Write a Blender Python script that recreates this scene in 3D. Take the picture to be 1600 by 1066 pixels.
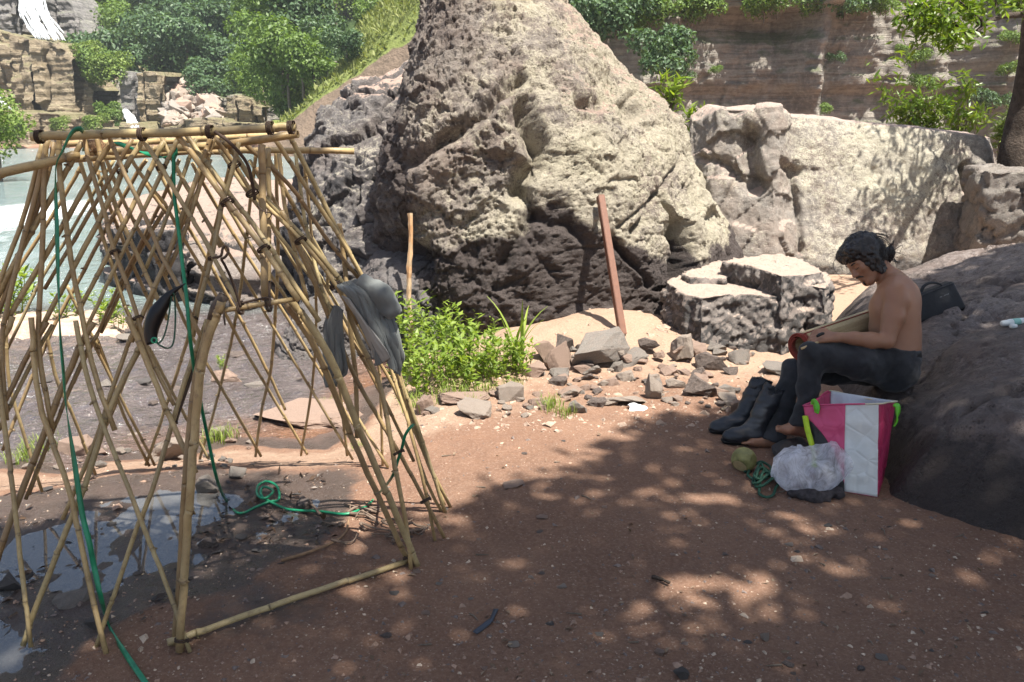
import bpy, bmesh, math, random
import numpy as np
from mathutils import Vector, Matrix
R = math.radians
for o in list(bpy.data.objects): bpy.data.objects.remove(o)
scene = bpy.context.scene
COL = scene.collection

# ------------------------------------------------------------------ camera
CAM_H, PITCH, FPX = 1.7, R(15.0), 1280.0
cam_data = bpy.data.cameras.new("camera"); cam = bpy.data.objects.new("camera", cam_data); COL.objects.link(cam)
cam.location = (0, 0, CAM_H); cam.rotation_euler = (math.pi / 2 - PITCH, 0, 0)
cam_data.sensor_width = 36.0; cam_data.lens = 36.0 * FPX / 1600.0; cam_data.clip_start = 0.05; cam_data.clip_end = 1000
scene.camera = cam

# ------------------------------------------------------------------ light
SUNV = Vector((0.30, -0.30, 1.0)).normalized()          # direction towards the sun
sun_el = math.asin(SUNV.z); sun_az = math.atan2(SUNV.x, SUNV.y)
world = bpy.data.worlds.new("World"); scene.world = world; world.use_nodes = True
wn = world.node_tree.nodes; wl = world.node_tree.links
for n in list(wn): wn.remove(n)
sky = wn.new("ShaderNodeTexSky"); sky.sky_type = 'NISHITA'; sky.sun_disc = False
sky.sun_elevation = sun_el; sky.sun_rotation = sun_az; sky.air_density = 1.0; sky.dust_density = 2.5; sky.ozone_density = 1.0
bg = wn.new("ShaderNodeBackground"); bg.inputs[1].default_value = 0.066
wo = wn.new("ShaderNodeOutputWorld"); wl.new(sky.outputs[0], bg.inputs[0]); wl.new(bg.outputs[0], wo.inputs[0])
sl = bpy.data.lights.new("sun", 'SUN'); sl.energy = 5.0; sl.angle = R(0.53); sl.color = (1.0, 0.95, 0.86)
sun = bpy.data.objects.new("sun", sl); COL.objects.link(sun); sun.location = (3, -3, 12)
sun.rotation_euler = SUNV.to_track_quat('Z', 'Y').to_euler()
scene.view_settings.view_transform = 'Standard'; scene.view_settings.look = 'None'
scene.view_settings.exposure = 1.38; scene.view_settings.gamma = 1.0; scene.view_settings.use_curve_mapping = False
scene.render.engine = 'CYCLES'
cy = scene.cycles
cy.use_denoising = True; cy.max_bounces = 6; cy.diffuse_bounces = 3; cy.glossy_bounces = 3; cy.transmission_bounces = 4; cy.transparent_max_bounces = 8
cy.caustics_reflective = False; cy.caustics_refractive = False; cy.sample_clamp_indirect = 6.0

# ------------------------------------------------------------------ pixel -> place
CP, SP = math.cos(PITCH), math.sin(PITCH)
def ray(x, y):
    r = (x - 800) / FPX; u = (533 - y) / FPX
    return Vector((r, CP + u * SP, -SP + u * CP))
def P(x, y, d): return Vector((0, 0, CAM_H)) + ray(x, y) * d                   # d metres along the view axis
def G(x, y, z=0.0):
    v = ray(x, y); return Vector((0, 0, CAM_H)) + v * ((z - CAM_H) / v.z)
def PY(x, y, Y):
    v = ray(x, y); return Vector((0, 0, CAM_H)) + v * (Y / v.y)               # at ground distance Y
def depth_of(p): return (p.y * CP - (p.z - CAM_H) * SP)

# ------------------------------------------------------------------ tagging
def tag(o, label=None, cat=None, group=None, kind=None):
    if label: o["label"] = label
    if cat: o["category"] = cat
    if group: o["group"] = group
    if kind: o["kind"] = kind
    return o
def empty(name, loc, rz=0.0):
    o = bpy.data.objects.new(name, None); COL.objects.link(o); o.location = loc; o.rotation_euler = (0, 0, rz)
    o.empty_display_size = 0.1
    return o
def mesh_obj(name, verts, faces, m=None, parent=None, smooth=True, loc=None):
    """One mesh object; verts are world coordinates unless loc is given. Parents must be unrotated when set here."""
    me = bpy.data.meshes.new(name)
    v = np.asarray(verts, dtype=np.float64)
    if parent is not None: v = v - np.array(parent.location)
    me.from_pydata(v.tolist() if not isinstance(v, list) else v, [], faces if isinstance(faces, list) else faces.tolist())
    if smooth: me.polygons.foreach_set("use_smooth", np.ones(len(me.polygons), dtype=bool))
    if m is not None: me.materials.append(m)
    o = bpy.data.objects.new(name, me); COL.objects.link(o)
    if parent is not None: o.parent = parent
    if loc is not None: o.location = loc
    me.update()
    return o
def sub_obj(name, verts, faces, m, part):
    """a sub-part: child of a part that hangs unrotated under its root"""
    o = mesh_obj(name, np.asarray(verts) - np.array(part.parent.location), faces, m); o.parent = part; return o
def copy_tree(o, parent=None):
    c = o.copy(); COL.objects.link(c); c.parent = parent
    for ch in list(o.children):
        copy_tree(ch, c)
    return c
def origin_to(o, p):
    """Move a world-built mesh's origin to p."""
    p = Vector(p); o.data.transform(Matrix.Translation(-p)); o.location = p
    return o

# ------------------------------------------------------------------ numpy noise
def _h(ix, iy, iz, s):
    n = (ix.astype(np.int64) * 374761393 + iy.astype(np.int64) * 668265263 + iz.astype(np.int64) * 2147483647 + s * 974634777) & 0xFFFFFFFF
    n = ((n ^ (n >> 13)) * 1274126177) & 0xFFFFFFFF
    n = ((n ^ (n >> 16)) * 2246822519) & 0xFFFFFFFF
    return ((n ^ (n >> 15)) & 0xFFFFFF).astype(np.float64) / 0xFFFFFF
def vnoise(p, s=0):
    i = np.floor(p); f = p - i; f = f * f * f * (f * (f * 6 - 15) + 10)
    ix, iy, iz = i[:, 0], i[:, 1], i[:, 2]; x, y, z = f[:, 0], f[:, 1], f[:, 2]
    r = 0
    for dx in (0, 1):
        for dy in (0, 1):
            for dz in (0, 1):
                w = (x if dx else 1 - x) * (y if dy else 1 - y) * (z if dz else 1 - z)
                r = r + w * _h(ix + dx, iy + dy, iz + dz, s)
    return r
def fbm(p, scale=1.0, octs=5, s=0, gain=0.5, lac=2.03):
    p = np.asarray(p, dtype=np.float64)
    if p.shape[1] == 2: p = np.concatenate([p, np.zeros((len(p), 1))], 1)
    a = 1.0; t = 0; r = 0; q = p * scale
    for k in range(octs):
        r = r + a * (vnoise(q + 17.3 * k, s + k) * 2 - 1); t += a; a *= gain; q = q * lac
    return r / t
def ridged(p, scale=1.0, octs=4, s=0):
    a = 1.0; t = 0; r = 0; q = np.asarray(p) * scale
    for k in range(octs):
        r = r + a * (1 - np.abs(vnoise(q + 9.1 * k, s + k) * 2 - 1)); t += a; a *= 0.5; q = q * 2.1
    return r / t
def worley(p, scale=1.0, s=0, jitter=1.0):
    q = np.asarray(p) * scale; i = np.floor(q)
    f1 = np.full(len(q), 9.0); f2 = np.full(len(q), 9.0); cid = np.zeros(len(q))
    for dx in (-1, 0, 1):
        for dy in (-1, 0, 1):
            for dz in (-1, 0, 1):
                c = i + np.array([dx, dy, dz])
                o = np.stack([_h(c[:, 0], c[:, 1], c[:, 2], s + k) for k in range(3)], 1)
                d = np.linalg.norm(c + 0.5 + (o - 0.5) * jitter - q, axis=1)
                new = d < f1
                f2 = np.where(new, f1, np.minimum(f2, d)); cid = np.where(new, _h(c[:, 0], c[:, 1], c[:, 2], s + 7), cid)
                f1 = np.where(new, d, f1)
    return f1, f2, cid
def sstep(a, b, x):
    t = np.clip((x - a) / (b - a), 0, 1); return t * t * (3 - 2 * t)
def seg_dist(px, py, pts):
    """distance from points to an open polyline"""
    d = np.full(px.shape, 1e9)
    for (ax, ay), (bx, by) in zip(pts[:-1], pts[1:]):
        vx, vy = bx - ax, by - ay; L = vx * vx + vy * vy + 1e-12
        t = np.clip(((px - ax) * vx + (py - ay) * vy) / L, 0, 1)
        d = np.minimum(d, np.hypot(px - ax - t * vx, py - ay - t * vy))
    return d
def poly_sd(px, py, poly):
    """signed distance to a closed polygon, positive inside"""
    d = seg_dist(px, py, poly + [poly[0]]); ins = np.zeros(px.shape, bool)
    n = len(poly)
    for k in range(n):
        (ax, ay), (bx, by) = poly[k], poly[(k + 1) % n]
        c = ((ay > py) != (by > py)) & (px < (bx - ax) * (py - ay) / (by - ay + 1e-15) + ax)
        ins ^= c
    return np.where(ins, d, -d)

# ------------------------------------------------------------------ materials
class NB:
    """small node-building helper"""
    def __init__(s, name):
        s.m = bpy.data.materials.new(name); s.m.use_nodes = True
        s.t = s.m.node_tree; s.n = s.t.nodes; s.l = s.t.links
        for n in list(s.n): s.n.remove(n)
        s.out = s.n.new("ShaderNodeOutputMaterial"); s.bs = s.n.new("ShaderNodeBsdfPrincipled")
        s.l.new(s.bs.outputs[0], s.out.inputs[0])
        s.tc = s.n.new("ShaderNodeTexCoord"); s.geo = None
    def set(s, k, v):
        i = s.bs.inputs[k]
        if hasattr(v, "links"): s.l.new(v, i)
        else: i.default_value = (tuple(v) + (1,) if isinstance(v, tuple) and len(v) == 3 and len(i.default_value) == 4 else v)
        return s
    def _in(s, sock, v):
        if hasattr(v, "links"): s.l.new(v, sock)
        elif v is not None: sock.default_value = (tuple(v) + (1,) if isinstance(v, tuple) and len(v) == 3 and len(sock.default_value) == 4 else v)
    def obj(s): return s.tc.outputs["Object"]
    def pos(s):
        if s.geo is None: s.geo = s.n.new("ShaderNodeNewGeometry")
        return s.geo.outputs["Position"]
    def nrm(s):
        s.pos(); return s.geo.outputs["Normal"]
    def map(s, v, scale=(1, 1, 1), rot=(0, 0, 0), loc=(0, 0, 0)):
        n = s.n.new("ShaderNodeMapping"); s.l.new(v, n.inputs[0]); n.inputs["Scale"].default_value = scale
        n.inputs["Rotation"].default_value = rot; n.inputs["Location"].default_value = loc; return n.outputs[0]
    def noise(s, v, scale, detail=6, rough=0.6, dist=0.0, color=False):
        n = s.n.new("ShaderNodeTexNoise"); s.l.new(v, n.inputs["Vector"]); n.inputs["Scale"].default_value = scale
        n.inputs["Detail"].default_value = detail; n.inputs["Roughness"].default_value = rough; n.inputs["Distortion"].default_value = dist
        return n.outputs["Color"] if color else n.outputs["Fac"]
    def voro(s, v, scale, feature='F1', out="Distance"):
        n = s.n.new("ShaderNodeTexVoronoi"); s.l.new(v, n.inputs["Vector"]); n.feature = feature; n.inputs["Scale"].default_value = scale
        return n.outputs[out]
    def wave(s, v, scale, dist=2.0, detail=3):
        n = s.n.new("ShaderNodeTexWave"); s.l.new(v, n.inputs["Vector"]); n.inputs["Scale"].default_value = scale
        n.inputs["Distortion"].default_value = dist; n.inputs["Detail"].default_value = detail; return n.outputs["Fac"]
    def ramp(s, f, *stops, interp='LINEAR'):
        n = s.n.new("ShaderNodeValToRGB"); s.l.new(f, n.inputs[0]); e = n.color_ramp.elements; n.color_ramp.interpolation = interp
        while len(e) < len(stops): e.new(0.5)
        for k, (p, c) in enumerate(stops):
            e[k].position = p; e[k].color = (c, c, c, 1) if isinstance(c, (int, float)) else tuple(c) + (1,)
        return n.outputs[0]
    def mix(s, f, a, b, mode='MIX'):
        n = s.n.new("ShaderNodeMix"); n.data_type = 'RGBA'; n.blend_type = mode; n.clamp_factor = True
        s._in(n.inputs[0], f); s._in(n.inputs[6], a); s._in(n.inputs[7], b); return n.outputs[2]
    def math(s, op, a, b=None, clamp=False):
        n = s.n.new("ShaderNodeMath"); n.operation = op; n.use_clamp = clamp
        s._in(n.inputs[0], a); s._in(n.inputs[1], b); return n.outputs[0]
    def attr(s, name):
        n = s.n.new("ShaderNodeAttribute"); n.attribute_name = name; return n.outputs["Fac"]
    def sep(s, v):
        n = s.n.new("ShaderNodeSeparateXYZ"); s.l.new(v, n.inputs[0]); return n.outputs
    def rand(s):
        n = s.n.new("ShaderNodeObjectInfo"); return n.outputs["Random"]
    def bump(s, h, strength=0.5, dist=0.02, prev=None):
        n = s.n.new("ShaderNodeBump"); s._in(n.inputs["Height"], h); n.inputs["Strength"].default_value = strength; n.inputs["Distance"].default_value = dist
        if prev is not None: s.l.new(prev, n.inputs["Normal"])
        return n.outputs[0]
def simple(name, col, rough=0.6, var=0.25, scale=20, bump=0.0, bdist=0.005, spec=0.4, **kw):
    b = NB(name); n = b.noise(b.obj(), scale, 5, 0.6)
    lo = tuple(c * (1 - var) for c in col); hi = tuple(min(1, c * (1 + var)) for c in col)
    b.set("Base Color", b.ramp(n, (0.3, lo), (0.7, hi))); b.set("Roughness", rough); b.set("Specular IOR Level", spec)
    if bump: b.set("Normal", b.bump(b.noise(b.obj(), scale * 3, 4, 0.6), bump, bdist))
    for k, v in kw.items(): b.set(k.replace("_", " "), v)
    return b.m
def leaf_mat(name, c1, c2, trans=0.45, rough=0.45, gloss=0.4):
    b = NB(name)
    g = b.pos(); n = b.n.new("ShaderNodeNewGeometry")
    rnd = n.outputs["Random Per Island"]
    c = b.ramp(rnd, (0.0, c1), (0.6, tuple((a + d) / 2 for a, d in zip(c1, c2))), (1.0, c2))
    b.set("Base Color", c); b.set("Roughness", rough); b.set("Specular IOR Level", gloss)
    tr = b.n.new("ShaderNodeBsdfTranslucent"); tc = b.mix(1.0, c, (1.0, 1.0, 0.35), 'MULTIPLY'); b.l.new(tc, tr.inputs[0])
    mx = b.n.new("ShaderNodeMixShader"); mx.inputs[0].default_value = trans
    b.l.new(b.bs.outputs[0], mx.inputs[1]); b.l.new(tr.outputs[0], mx.inputs[2]); b.l.new(mx.outputs[0], b.out.inputs[0])
    return b.m
def set_attr(o, name, vals):
    a = o.data.attributes.new(name, 'FLOAT', 'POINT'); a.data.foreach_set("value", np.ascontiguousarray(vals, dtype=np.float32))

# ------------------------------------------------------------------ curves and tubes
def catmull(pts, n):
    p = np.array([np.array(q, float) for q in pts])
    if len(p) == 2: return p[0] + (p[1] - p[0]) * np.linspace(0, 1, n)[:, None]
    q = np.vstack([2 * p[0] - p[1], p, 2 * p[-1] - p[-2]]); out = []
    seg = len(p) - 1; L = np.linalg.norm(np.diff(p, axis=0), axis=1); cum = np.concatenate([[0], np.cumsum(L)]); s = np.linspace(0, cum[-1], n)
    for v in s:
        k = min(seg - 1, int(np.searchsorted(cum, v, side='right') - 1)); t = (v - cum[k]) / (L[k] + 1e-12)
        a, b_, c, d = q[k], q[k + 1], q[k + 2], q[k + 3]
        out.append(0.5 * (2 * b_ + (c - a) * t + (2 * a - 5 * b_ + 4 * c - d) * t * t + (3 * b_ - 3 * c + d - a) * t ** 3))
    return np.array(out)
def frames(c):
    t = np.gradient(c, axis=0); t /= np.linalg.norm(t, axis=1, keepdims=True) + 1e-12
    ref = np.array([0, 0, 1.0]) if abs(t[0][2]) < 0.9 else np.array([1.0, 0, 0])
    u = np.zeros_like(c); v = np.zeros_like(c); a = np.cross(t[0], ref); a /= np.linalg.norm(a)
    for k in range(len(c)):
        a = a - t[k] * (a @ t[k]); a /= np.linalg.norm(a) + 1e-12; u[k] = a; v[k] = np.cross(t[k], a)
    return t, u, v
def tube(c, r, ns=8, cap=True, flat=None):
    """verts, faces of a tube along centres c with radii r (scalar or array); flat = (ru, rv) for a ribbon"""
    c = np.asarray(c, float); n = len(c); t, u, v = frames(c); r = np.broadcast_to(np.asarray(r, float), (n,))
    a = np.linspace(0, 2 * math.pi, ns, endpoint=False); fu, fv = flat or (1, 1)
    p = c[:, None, :] + r[:, None, None] * (fu * np.cos(a)[None, :, None] * u[:, None, :] + fv * np.sin(a)[None, :, None] * v[:, None, :])
    i = np.arange(n - 1)[:, None] * ns + np.arange(ns)[None, :]; j = np.arange(n - 1)[:, None] * ns + (np.arange(ns)[None, :] + 1) % ns
    f = np.stack([i.ravel(), j.ravel(), (j + ns).ravel(), (i + ns).ravel()], 1).tolist()
    if cap: f += [list(range(ns))[::-1], [(n - 1) * ns + k for k in range(ns)]]
    return p.reshape(-1, 3), f
def merge(parts):
    V, F, k = [], [], 0
    for v, f in parts:
        V.append(np.asarray(v)); F += [[i + k for i in q] for q in f]; k += len(v)
    return np.vstack(V), F
# ================================================================== SETTING: materials
def rock_mat(name, dark, mid, pale, warm, scale=1.0, pit=0.5, rough=0.75, spec=0.35):
    """attributes on the mesh: lichen 0..1 (pale crust), stain 0..1 (dark crust, plus shade painted on rock sides), warm 0..1 (bare pinkish rock, with sunlit platform tops painted in)"""
    b = NB(name); o = b.obj(); k = lambda c, f: tuple(min(1, x * f) for x in c)
    n1 = b.noise(o, 2.2 * scale, 7, 0.7); n2 = b.noise(o, 11 * scale, 8, 0.75); n3 = b.noise(o, 48 * scale, 6, 0.78); n4 = b.noise(o, 170 * scale, 3, 0.7)
    fine = b.mix(0.5, n3, n4)
    base = b.mix(b.ramp(n2, (0.32, 0.0), (0.68, 1.0)), k(mid, 0.60), k(mid, 1.25))
    base = b.mix(b.math('MULTIPLY', b.ramp(n1, (0.42, 0.0), (0.68, 1.0)), 0.5), base, (mid[0] * 1.15, mid[1] * 0.95, mid[2] * 0.85))
    li = b.attr("lichen")
    lm = b.math('ADD', li, b.math('MULTIPLY', b.math('SUBTRACT', b.mix(0.45, n2, n3), 0.5), 2.6))
    lm = b.ramp(lm, (0.36, 0.0), (0.60, 1.0))
    pal = b.mix(b.ramp(fine, (0.36, 0.0), (0.64, 1.0)), k(pale, 0.60), k(pale, 1.12)); pal = b.mix(b.math('MULTIPLY', b.ramp(n1, (0.35, 1.0), (0.6, 0.0)), 0.45), pal, k(mid, 1.35))
    c = b.mix(lm, base, pal)
    wm = b.ramp(b.math('ADD', b.attr("warm"), b.math('MULTIPLY', b.math('SUBTRACT', b.mix(0.5, n1, n2), 0.5), 1.2)), (0.4, 0.0), (0.65, 1.0))
    c = b.mix(wm, c, b.mix(n2, k(warm, 0.72), k(warm, 1.15)))
    st = b.ramp(b.math('ADD', b.attr("stain_shade"), b.math('MULTIPLY', b.math('SUBTRACT', b.mix(0.5, n1, n2), 0.5), 1.9)), (0.40, 0.0), (0.62, 1.0))
    drk = b.mix(b.ramp(fine, (0.3, 0.0), (0.7, 1.0)), k(dark, 0.55), k(dark, 1.7))
    c = b.mix(st, c, drk)
    c = b.mix(b.math('MULTIPLY', b.ramp(n4, (0.60, 0.0), (0.74, 1.0)), 0.6), c, k(dark, 0.7))
    v = b.voro(o, 24 * scale); pits = b.ramp(v, (0.10, 0.0), (0.26, 1.0)); v2 = b.voro(o, 61 * scale); pits2 = b.ramp(v2, (0.14, 0.0), (0.30, 1.0))
    pm = b.ramp(b.noise(o, 4 * scale, 4, 0.6), (0.44, 0.0), (0.60, 1.0)); pall = b.math('MULTIPLY', pits, pits2)
    c = b.mix(b.math('MULTIPLY', b.math('SUBTRACT', 1.0, pall), b.math('MULTIPLY', pm, 0.55)), c, k(dark, 0.6))  # shade in the pit hollows is painted into the colour
    b.set("Base Color", c); b.set("Roughness", rough); b.set("Specular IOR Level", spec)
    h = b.math('ADD', b.math('MULTIPLY', n2, 0.9), b.math('ADD', b.math('MULTIPLY', n3, 0.45), b.math('MULTIPLY', n4, 0.12)))
    nb = b.bump(h, 1.0, 0.055 / scale)
    nb = b.bump(b.math('MULTIPLY', pall, pm), pit, 0.02 / scale, nb)
    b.set("Normal", nb)
    return b.m
M = {}
M['boulder'] = rock_mat("boulder_rock", (0.072, 0.057, 0.052), (0.255, 0.220, 0.190), (0.51, 0.46, 0.345), (0.40, 0.29, 0.235), 1.0, 0.7)
M['boulder_dark'] = rock_mat("dark_boulder_rock", (0.055, 0.052, 0.054), (0.165, 0.152, 0.148), (0.46, 0.42, 0.33), (0.46, 0.34, 0.28), 1.2, 0.7)
M['rock_right'] = rock_mat("pale_ledge_rock", (0.09, 0.082, 0.078), (0.30, 0.27, 0.24), (0.60, 0.555, 0.43), (0.50, 0.39, 0.33), 1.3, 0.5, 0.6)
M['rock_seat'] = rock_mat("grey_basalt_rock", (0.058, 0.045, 0.040), (0.200, 0.163, 0.146), (0.36, 0.305, 0.278), (0.36, 0.29, 0.26), 1.3, 0.9, 0.58, 0.45)
M['platform'] = rock_mat("platform_rock", (0.075, 0.07, 0.068), (0.24, 0.21, 0.19), (0.30, 0.255, 0.215), (0.50, 0.395, 0.325), 1.8, 0.35, 0.7)
M['slab'] = rock_mat("river_slab_rock", (0.065, 0.06, 0.06), (0.25, 0.215, 0.195), (0.38, 0.33, 0.29), (0.44, 0.325, 0.265), 0.9, 0.2, 0.75)
M['stone'] = rock_mat("rubble_stone", (0.10, 0.08, 0.07), (0.27, 0.215, 0.185), (0.38, 0.32, 0.265), (0.36, 0.255, 0.20), 4.0, 0.15, 0.8)
M['stone_grey'] = rock_mat("grey_rubble_stone", (0.10, 0.09, 0.085), (0.25, 0.225, 0.20), (0.36, 0.33, 0.28), (0.36, 0.29, 0.24), 4.0, 0.15, 0.8)

def ground_mat():
    b = NB("red_dirt"); p = b.pos()
    n1 = b.noise(p, 1.3, 6, 0.6); n2 = b.noise(p, 9, 8, 0.7); n3 = b.noise(p, 70, 6, 0.75); n4 = b.noise(p, 260, 3, 0.7)
    c = b.mix(b.ramp(n1, (0.35, 0.0), (0.65, 1.0)), (0.225, 0.125, 0.082), (0.30, 0.178, 0.118))
    n0 = b.noise(p, 0.5, 5, 0.65); c = b.mix(b.math('MULTIPLY', b.ramp(n0, (0.42, 0.0), (0.62, 1.0)), 0.55), c, (0.150, 0.088, 0.062)); c = b.mix(b.math('MULTIPLY', b.ramp(n2, (0.4, 0.0), (0.7, 1.0)), 0.8), c, (0.205, 0.120, 0.085))
    c = b.mix(b.math('MULTIPLY', b.ramp(n3, (0.45, 0.0), (0.7, 1.0)), 0.6), c, (0.37, 0.245, 0.175))
    c = b.mix(b.math('MULTIPLY', b.ramp(n4, (0.55, 0.0), (0.75, 1.0)), 0.35), c, (0.09, 0.06, 0.048))
    sp = b.voro(p, 170, out="Color"); g = b.ramp(b.sep(sp)[0], (0.93, 0.0), (0.98, 1.0))
    c = b.mix(b.math('MULTIPLY', g, 0.4), c, (0.42, 0.33, 0.26))
    sand = b.ramp(b.math('ADD', b.attr("sand"), b.math('MULTIPLY', b.math('SUBTRACT', n2, 0.5), 0.8)), (0.35, 0.0), (0.7, 1.0))
    c = b.mix(sand, c, b.mix(b.ramp(n3, (0.3, 0.0), (0.7, 1.0)), (0.30, 0.20, 0.14), (0.47, 0.335, 0.245)))
    wet = b.ramp(b.math('ADD', b.attr("wet"), b.math('MULTIPLY', b.math('SUBTRACT', b.mix(0.5, n1, n2), 0.5), 1.2)), (0.40, 0.0), (0.62, 1.0))
    wetc = b.mix(n2, (0.050, 0.036, 0.030), (0.115, 0.078, 0.060))
    c = b.mix(wet, c, wetc)
    bed = b.ramp(b.attr("bed"), (0.2, 0.0), (0.8, 1.0))
    c = b.mix(bed, c, b.mix(n2, (0.07, 0.05, 0.045), (0.20, 0.13, 0.10)))
    b.set("Base Color", c)
    b.set("Roughness", b.mix(wet, (0.92, 0.92, 0.92), b.ramp(n2, (0.3, 0.16), (0.7, 0.55)))); b.set("Specular IOR Level", b.mix(wet, (0.15, 0.15, 0.15), (0.55, 0.55, 0.55)))
    h = b.math('ADD', b.math('MULTIPLY', n2, 0.6), b.math('ADD', b.math('MULTIPLY', n3, 0.35), b.math('MULTIPLY', n4, 0.12)))
    b.set("Normal", b.bump(h, 1.0, 0.035))
    return b.m
M['ground'] = ground_mat()

# ================================================================== SETTING: ground with the stream bed
WATER_Z = -0.17
def g2(x, y, z=0.0):
    v = G(x, y, z); return (v.x, v.y)
BANK = [g2(*q, -0.1) for q in ((-260, 735), (-100, 722), (0, 712), (100, 716), (150, 700), (230, 692), (300, 690), (370, 676), (440, 684), (500, 686), (545, 660), (575, 622), (610, 590), (640, 560))]
WATER = BANK + [(-0.95, 7.2), (-1.3, 9.5), (-1.5, 14), (0, 24), (8, 45), (14, 63), (-75, 63), (-75, 40), (-40, 10), (-14, 4.2)]
PUD = [g2(*q) for q in ((-180, 800), (60, 770), (180, 745), (300, 728), (420, 742), (500, 738), (555, 748), (540, 790), (490, 850), (380, 900), (240, 935), (120, 1000), (60, 1080), (-260, 1090))]
def ground_h(x, y):
    q = np.stack([x, y, np.zeros_like(x)], 1)
    sd = poly_sd(x, y, WATER)
    h = 0.020 * fbm(q, 1.1, 4, 3) + 0.010 * fbm(q, 6, 4, 5) + 0.004 * fbm(q, 25, 2, 6)
    bank = sstep(-0.75, 0.0, sd)
    h = h - 0.15 * bank - 0.30 * sstep(-0.02, 0.8, sd) - 1.5 * sstep(3, 12, sd)
    h = h + 0.06 * fbm(q, 2.2, 4, 9) * sstep(-0.3, 0.3, sd) * (1 - sstep(2, 6, sd))
    pd = poly_sd(x, y, PUD); pm = sstep(-0.10, 0.28, pd)
    h = h - 0.012 * pm + 0.030 * pm * fbm(q, 2.6, 3, 21) + 0.016 * pm * fbm(q, 11, 3, 22) - 0.010 * pm
    h = h + 0.20 * np.exp(-(((x - 0.75) / 0.8) ** 2 + ((y - 6.5) / 0.55) ** 2)) + 0.07 * np.exp(-(((x - 0.2) / 1.3) ** 2 + ((y - 5.9) / 0.35) ** 2))
    h = h + 0.035 * fbm(q, 3.2, 4, 31) * sstep(4.8, 5.6, y) * (1 - sstep(-0.6, 0, sd))
    r = np.hypot(x, y)
    h = h * (1 - sstep(80, 120, r)) if False else h
    return h, sd, pd
def build_ground():
    ang = np.concatenate([np.arange(-180, -44, 4.0), np.arange(-44, 44.01, 0.26), np.arange(48, 180, 4.0)])
    rad = np.concatenate([[0.25, 0.6, 1.0, 1.4, 1.7], np.arange(1.9, 7.4, 0.019), 7.4 * 1.028 ** np.arange(0, 118)])
    A, Rr = np.meshgrid(R(1) * ang, rad); x = (Rr * np.sin(A)).ravel(); y = (Rr * np.cos(A)).ravel()
    h, sd, pd = ground_h(x, y)
    na, nr = len(ang), len(rad); f = []
    i = np.arange(nr - 1)[:, None] * na + np.arange(na)[None, :]; j = np.arange(nr - 1)[:, None] * na + (np.arange(na)[None, :] + 1) % na
    f = np.stack([i.ravel(), j.ravel(), (j + na).ravel(), (i + na).ravel()], 1)
    v = np.stack([x, y, h], 1)
    c = len(v); v = np.vstack([v, [[0, 0, 0]]])
    faces = f.tolist() + [[c, (k + 1) % na, k] for k in range(na)]
    o = mesh_obj("ground", v, faces, M['ground'])
    z1 = lambda a: np.append(a, 0)
    q = np.stack([x, y, 0 * x], 1)
    wet = 0.95 * sstep(-0.22, 0.12, pd + 0.12 * fbm(q, 2.5, 3, 40)) + 0.9 * sstep(-0.16, -0.02, sd)
    wet = np.maximum(wet, 0.55 * np.exp(-(((x + 0.9) / 0.5) ** 2 + ((y - 2.6) / 0.35) ** 2)))
    sandstrip = sstep(-0.9, -0.5, sd) * (1 - sstep(-0.22, -0.02, sd)) * (1 - sstep(-0.15, 0.1, pd))
    sand = np.clip(0.75 * sstep(3.9, 5.8, y + 0.5 * fbm(q, 0.9, 4, 41)) * (1 - sstep(9, 12, y)) * sstep(-1.4, -0.6, x) + 0.6 * sandstrip, 0, 1)
    set_attr(o, "wet", z1(np.clip(wet, 0, 1))); set_attr(o, "sand", z1(sand)); set_attr(o, "bed", z1(sstep(-0.05, 0.15, sd)))
    tag(o, kind="structure")
    return o
build_ground()
def gz(x, y):
    return float(ground_h(np.array([x], float), np.array([y], float))[0][0])
def GZ(px, py, it=3):
    """pixel -> point on the real ground surface"""
    z = 0.0
    for _ in range(it):
        v = G(px, py, z); z = gz(v.x, v.y)
    v = G(px, py, z); return v

# ================================================================== SETTING: water
def water_mat(name, c1, c2, scale, strength, rough=0.06, dist=0.03, transm=0.0, stretch=(1, 1, 1), wob=0.0):
    b = NB(name); p = b.map(b.pos(), stretch)
    n = b.noise(p, scale, 5, 0.6, wob); n2 = b.noise(p, scale * 4.5, 4, 0.6)
    big = b.noise(b.pos(), 0.35, 4, 0.6)
    b.set("Base Color", b.mix(b.ramp(big, (0.35, 0.0), (0.65, 1.0)), c1, c2)); b.set("Roughness", rough); b.set("IOR", 1.6)
    b.set("Specular IOR Level", 0.5)
    if transm: b.set("Transmission Weight", transm)
    b.set("Normal", b.bump(b.math('ADD', n, b.math('MULTIPLY', n2, 0.4)), strength, dist))
    return b
M['puddle'] = None
b = NB("puddle_water"); b.set("Base Color", (0.9, 0.88, 0.84)); b.set("Roughness", 0.012); b.set("IOR", 1.9); b.set("Transmission Weight", 0.9)
b.set("Normal", b.bump(b.noise(b.pos(), 6, 3, 0.5), 0.04, 0.01)); M['puddle'] = b.m
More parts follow.
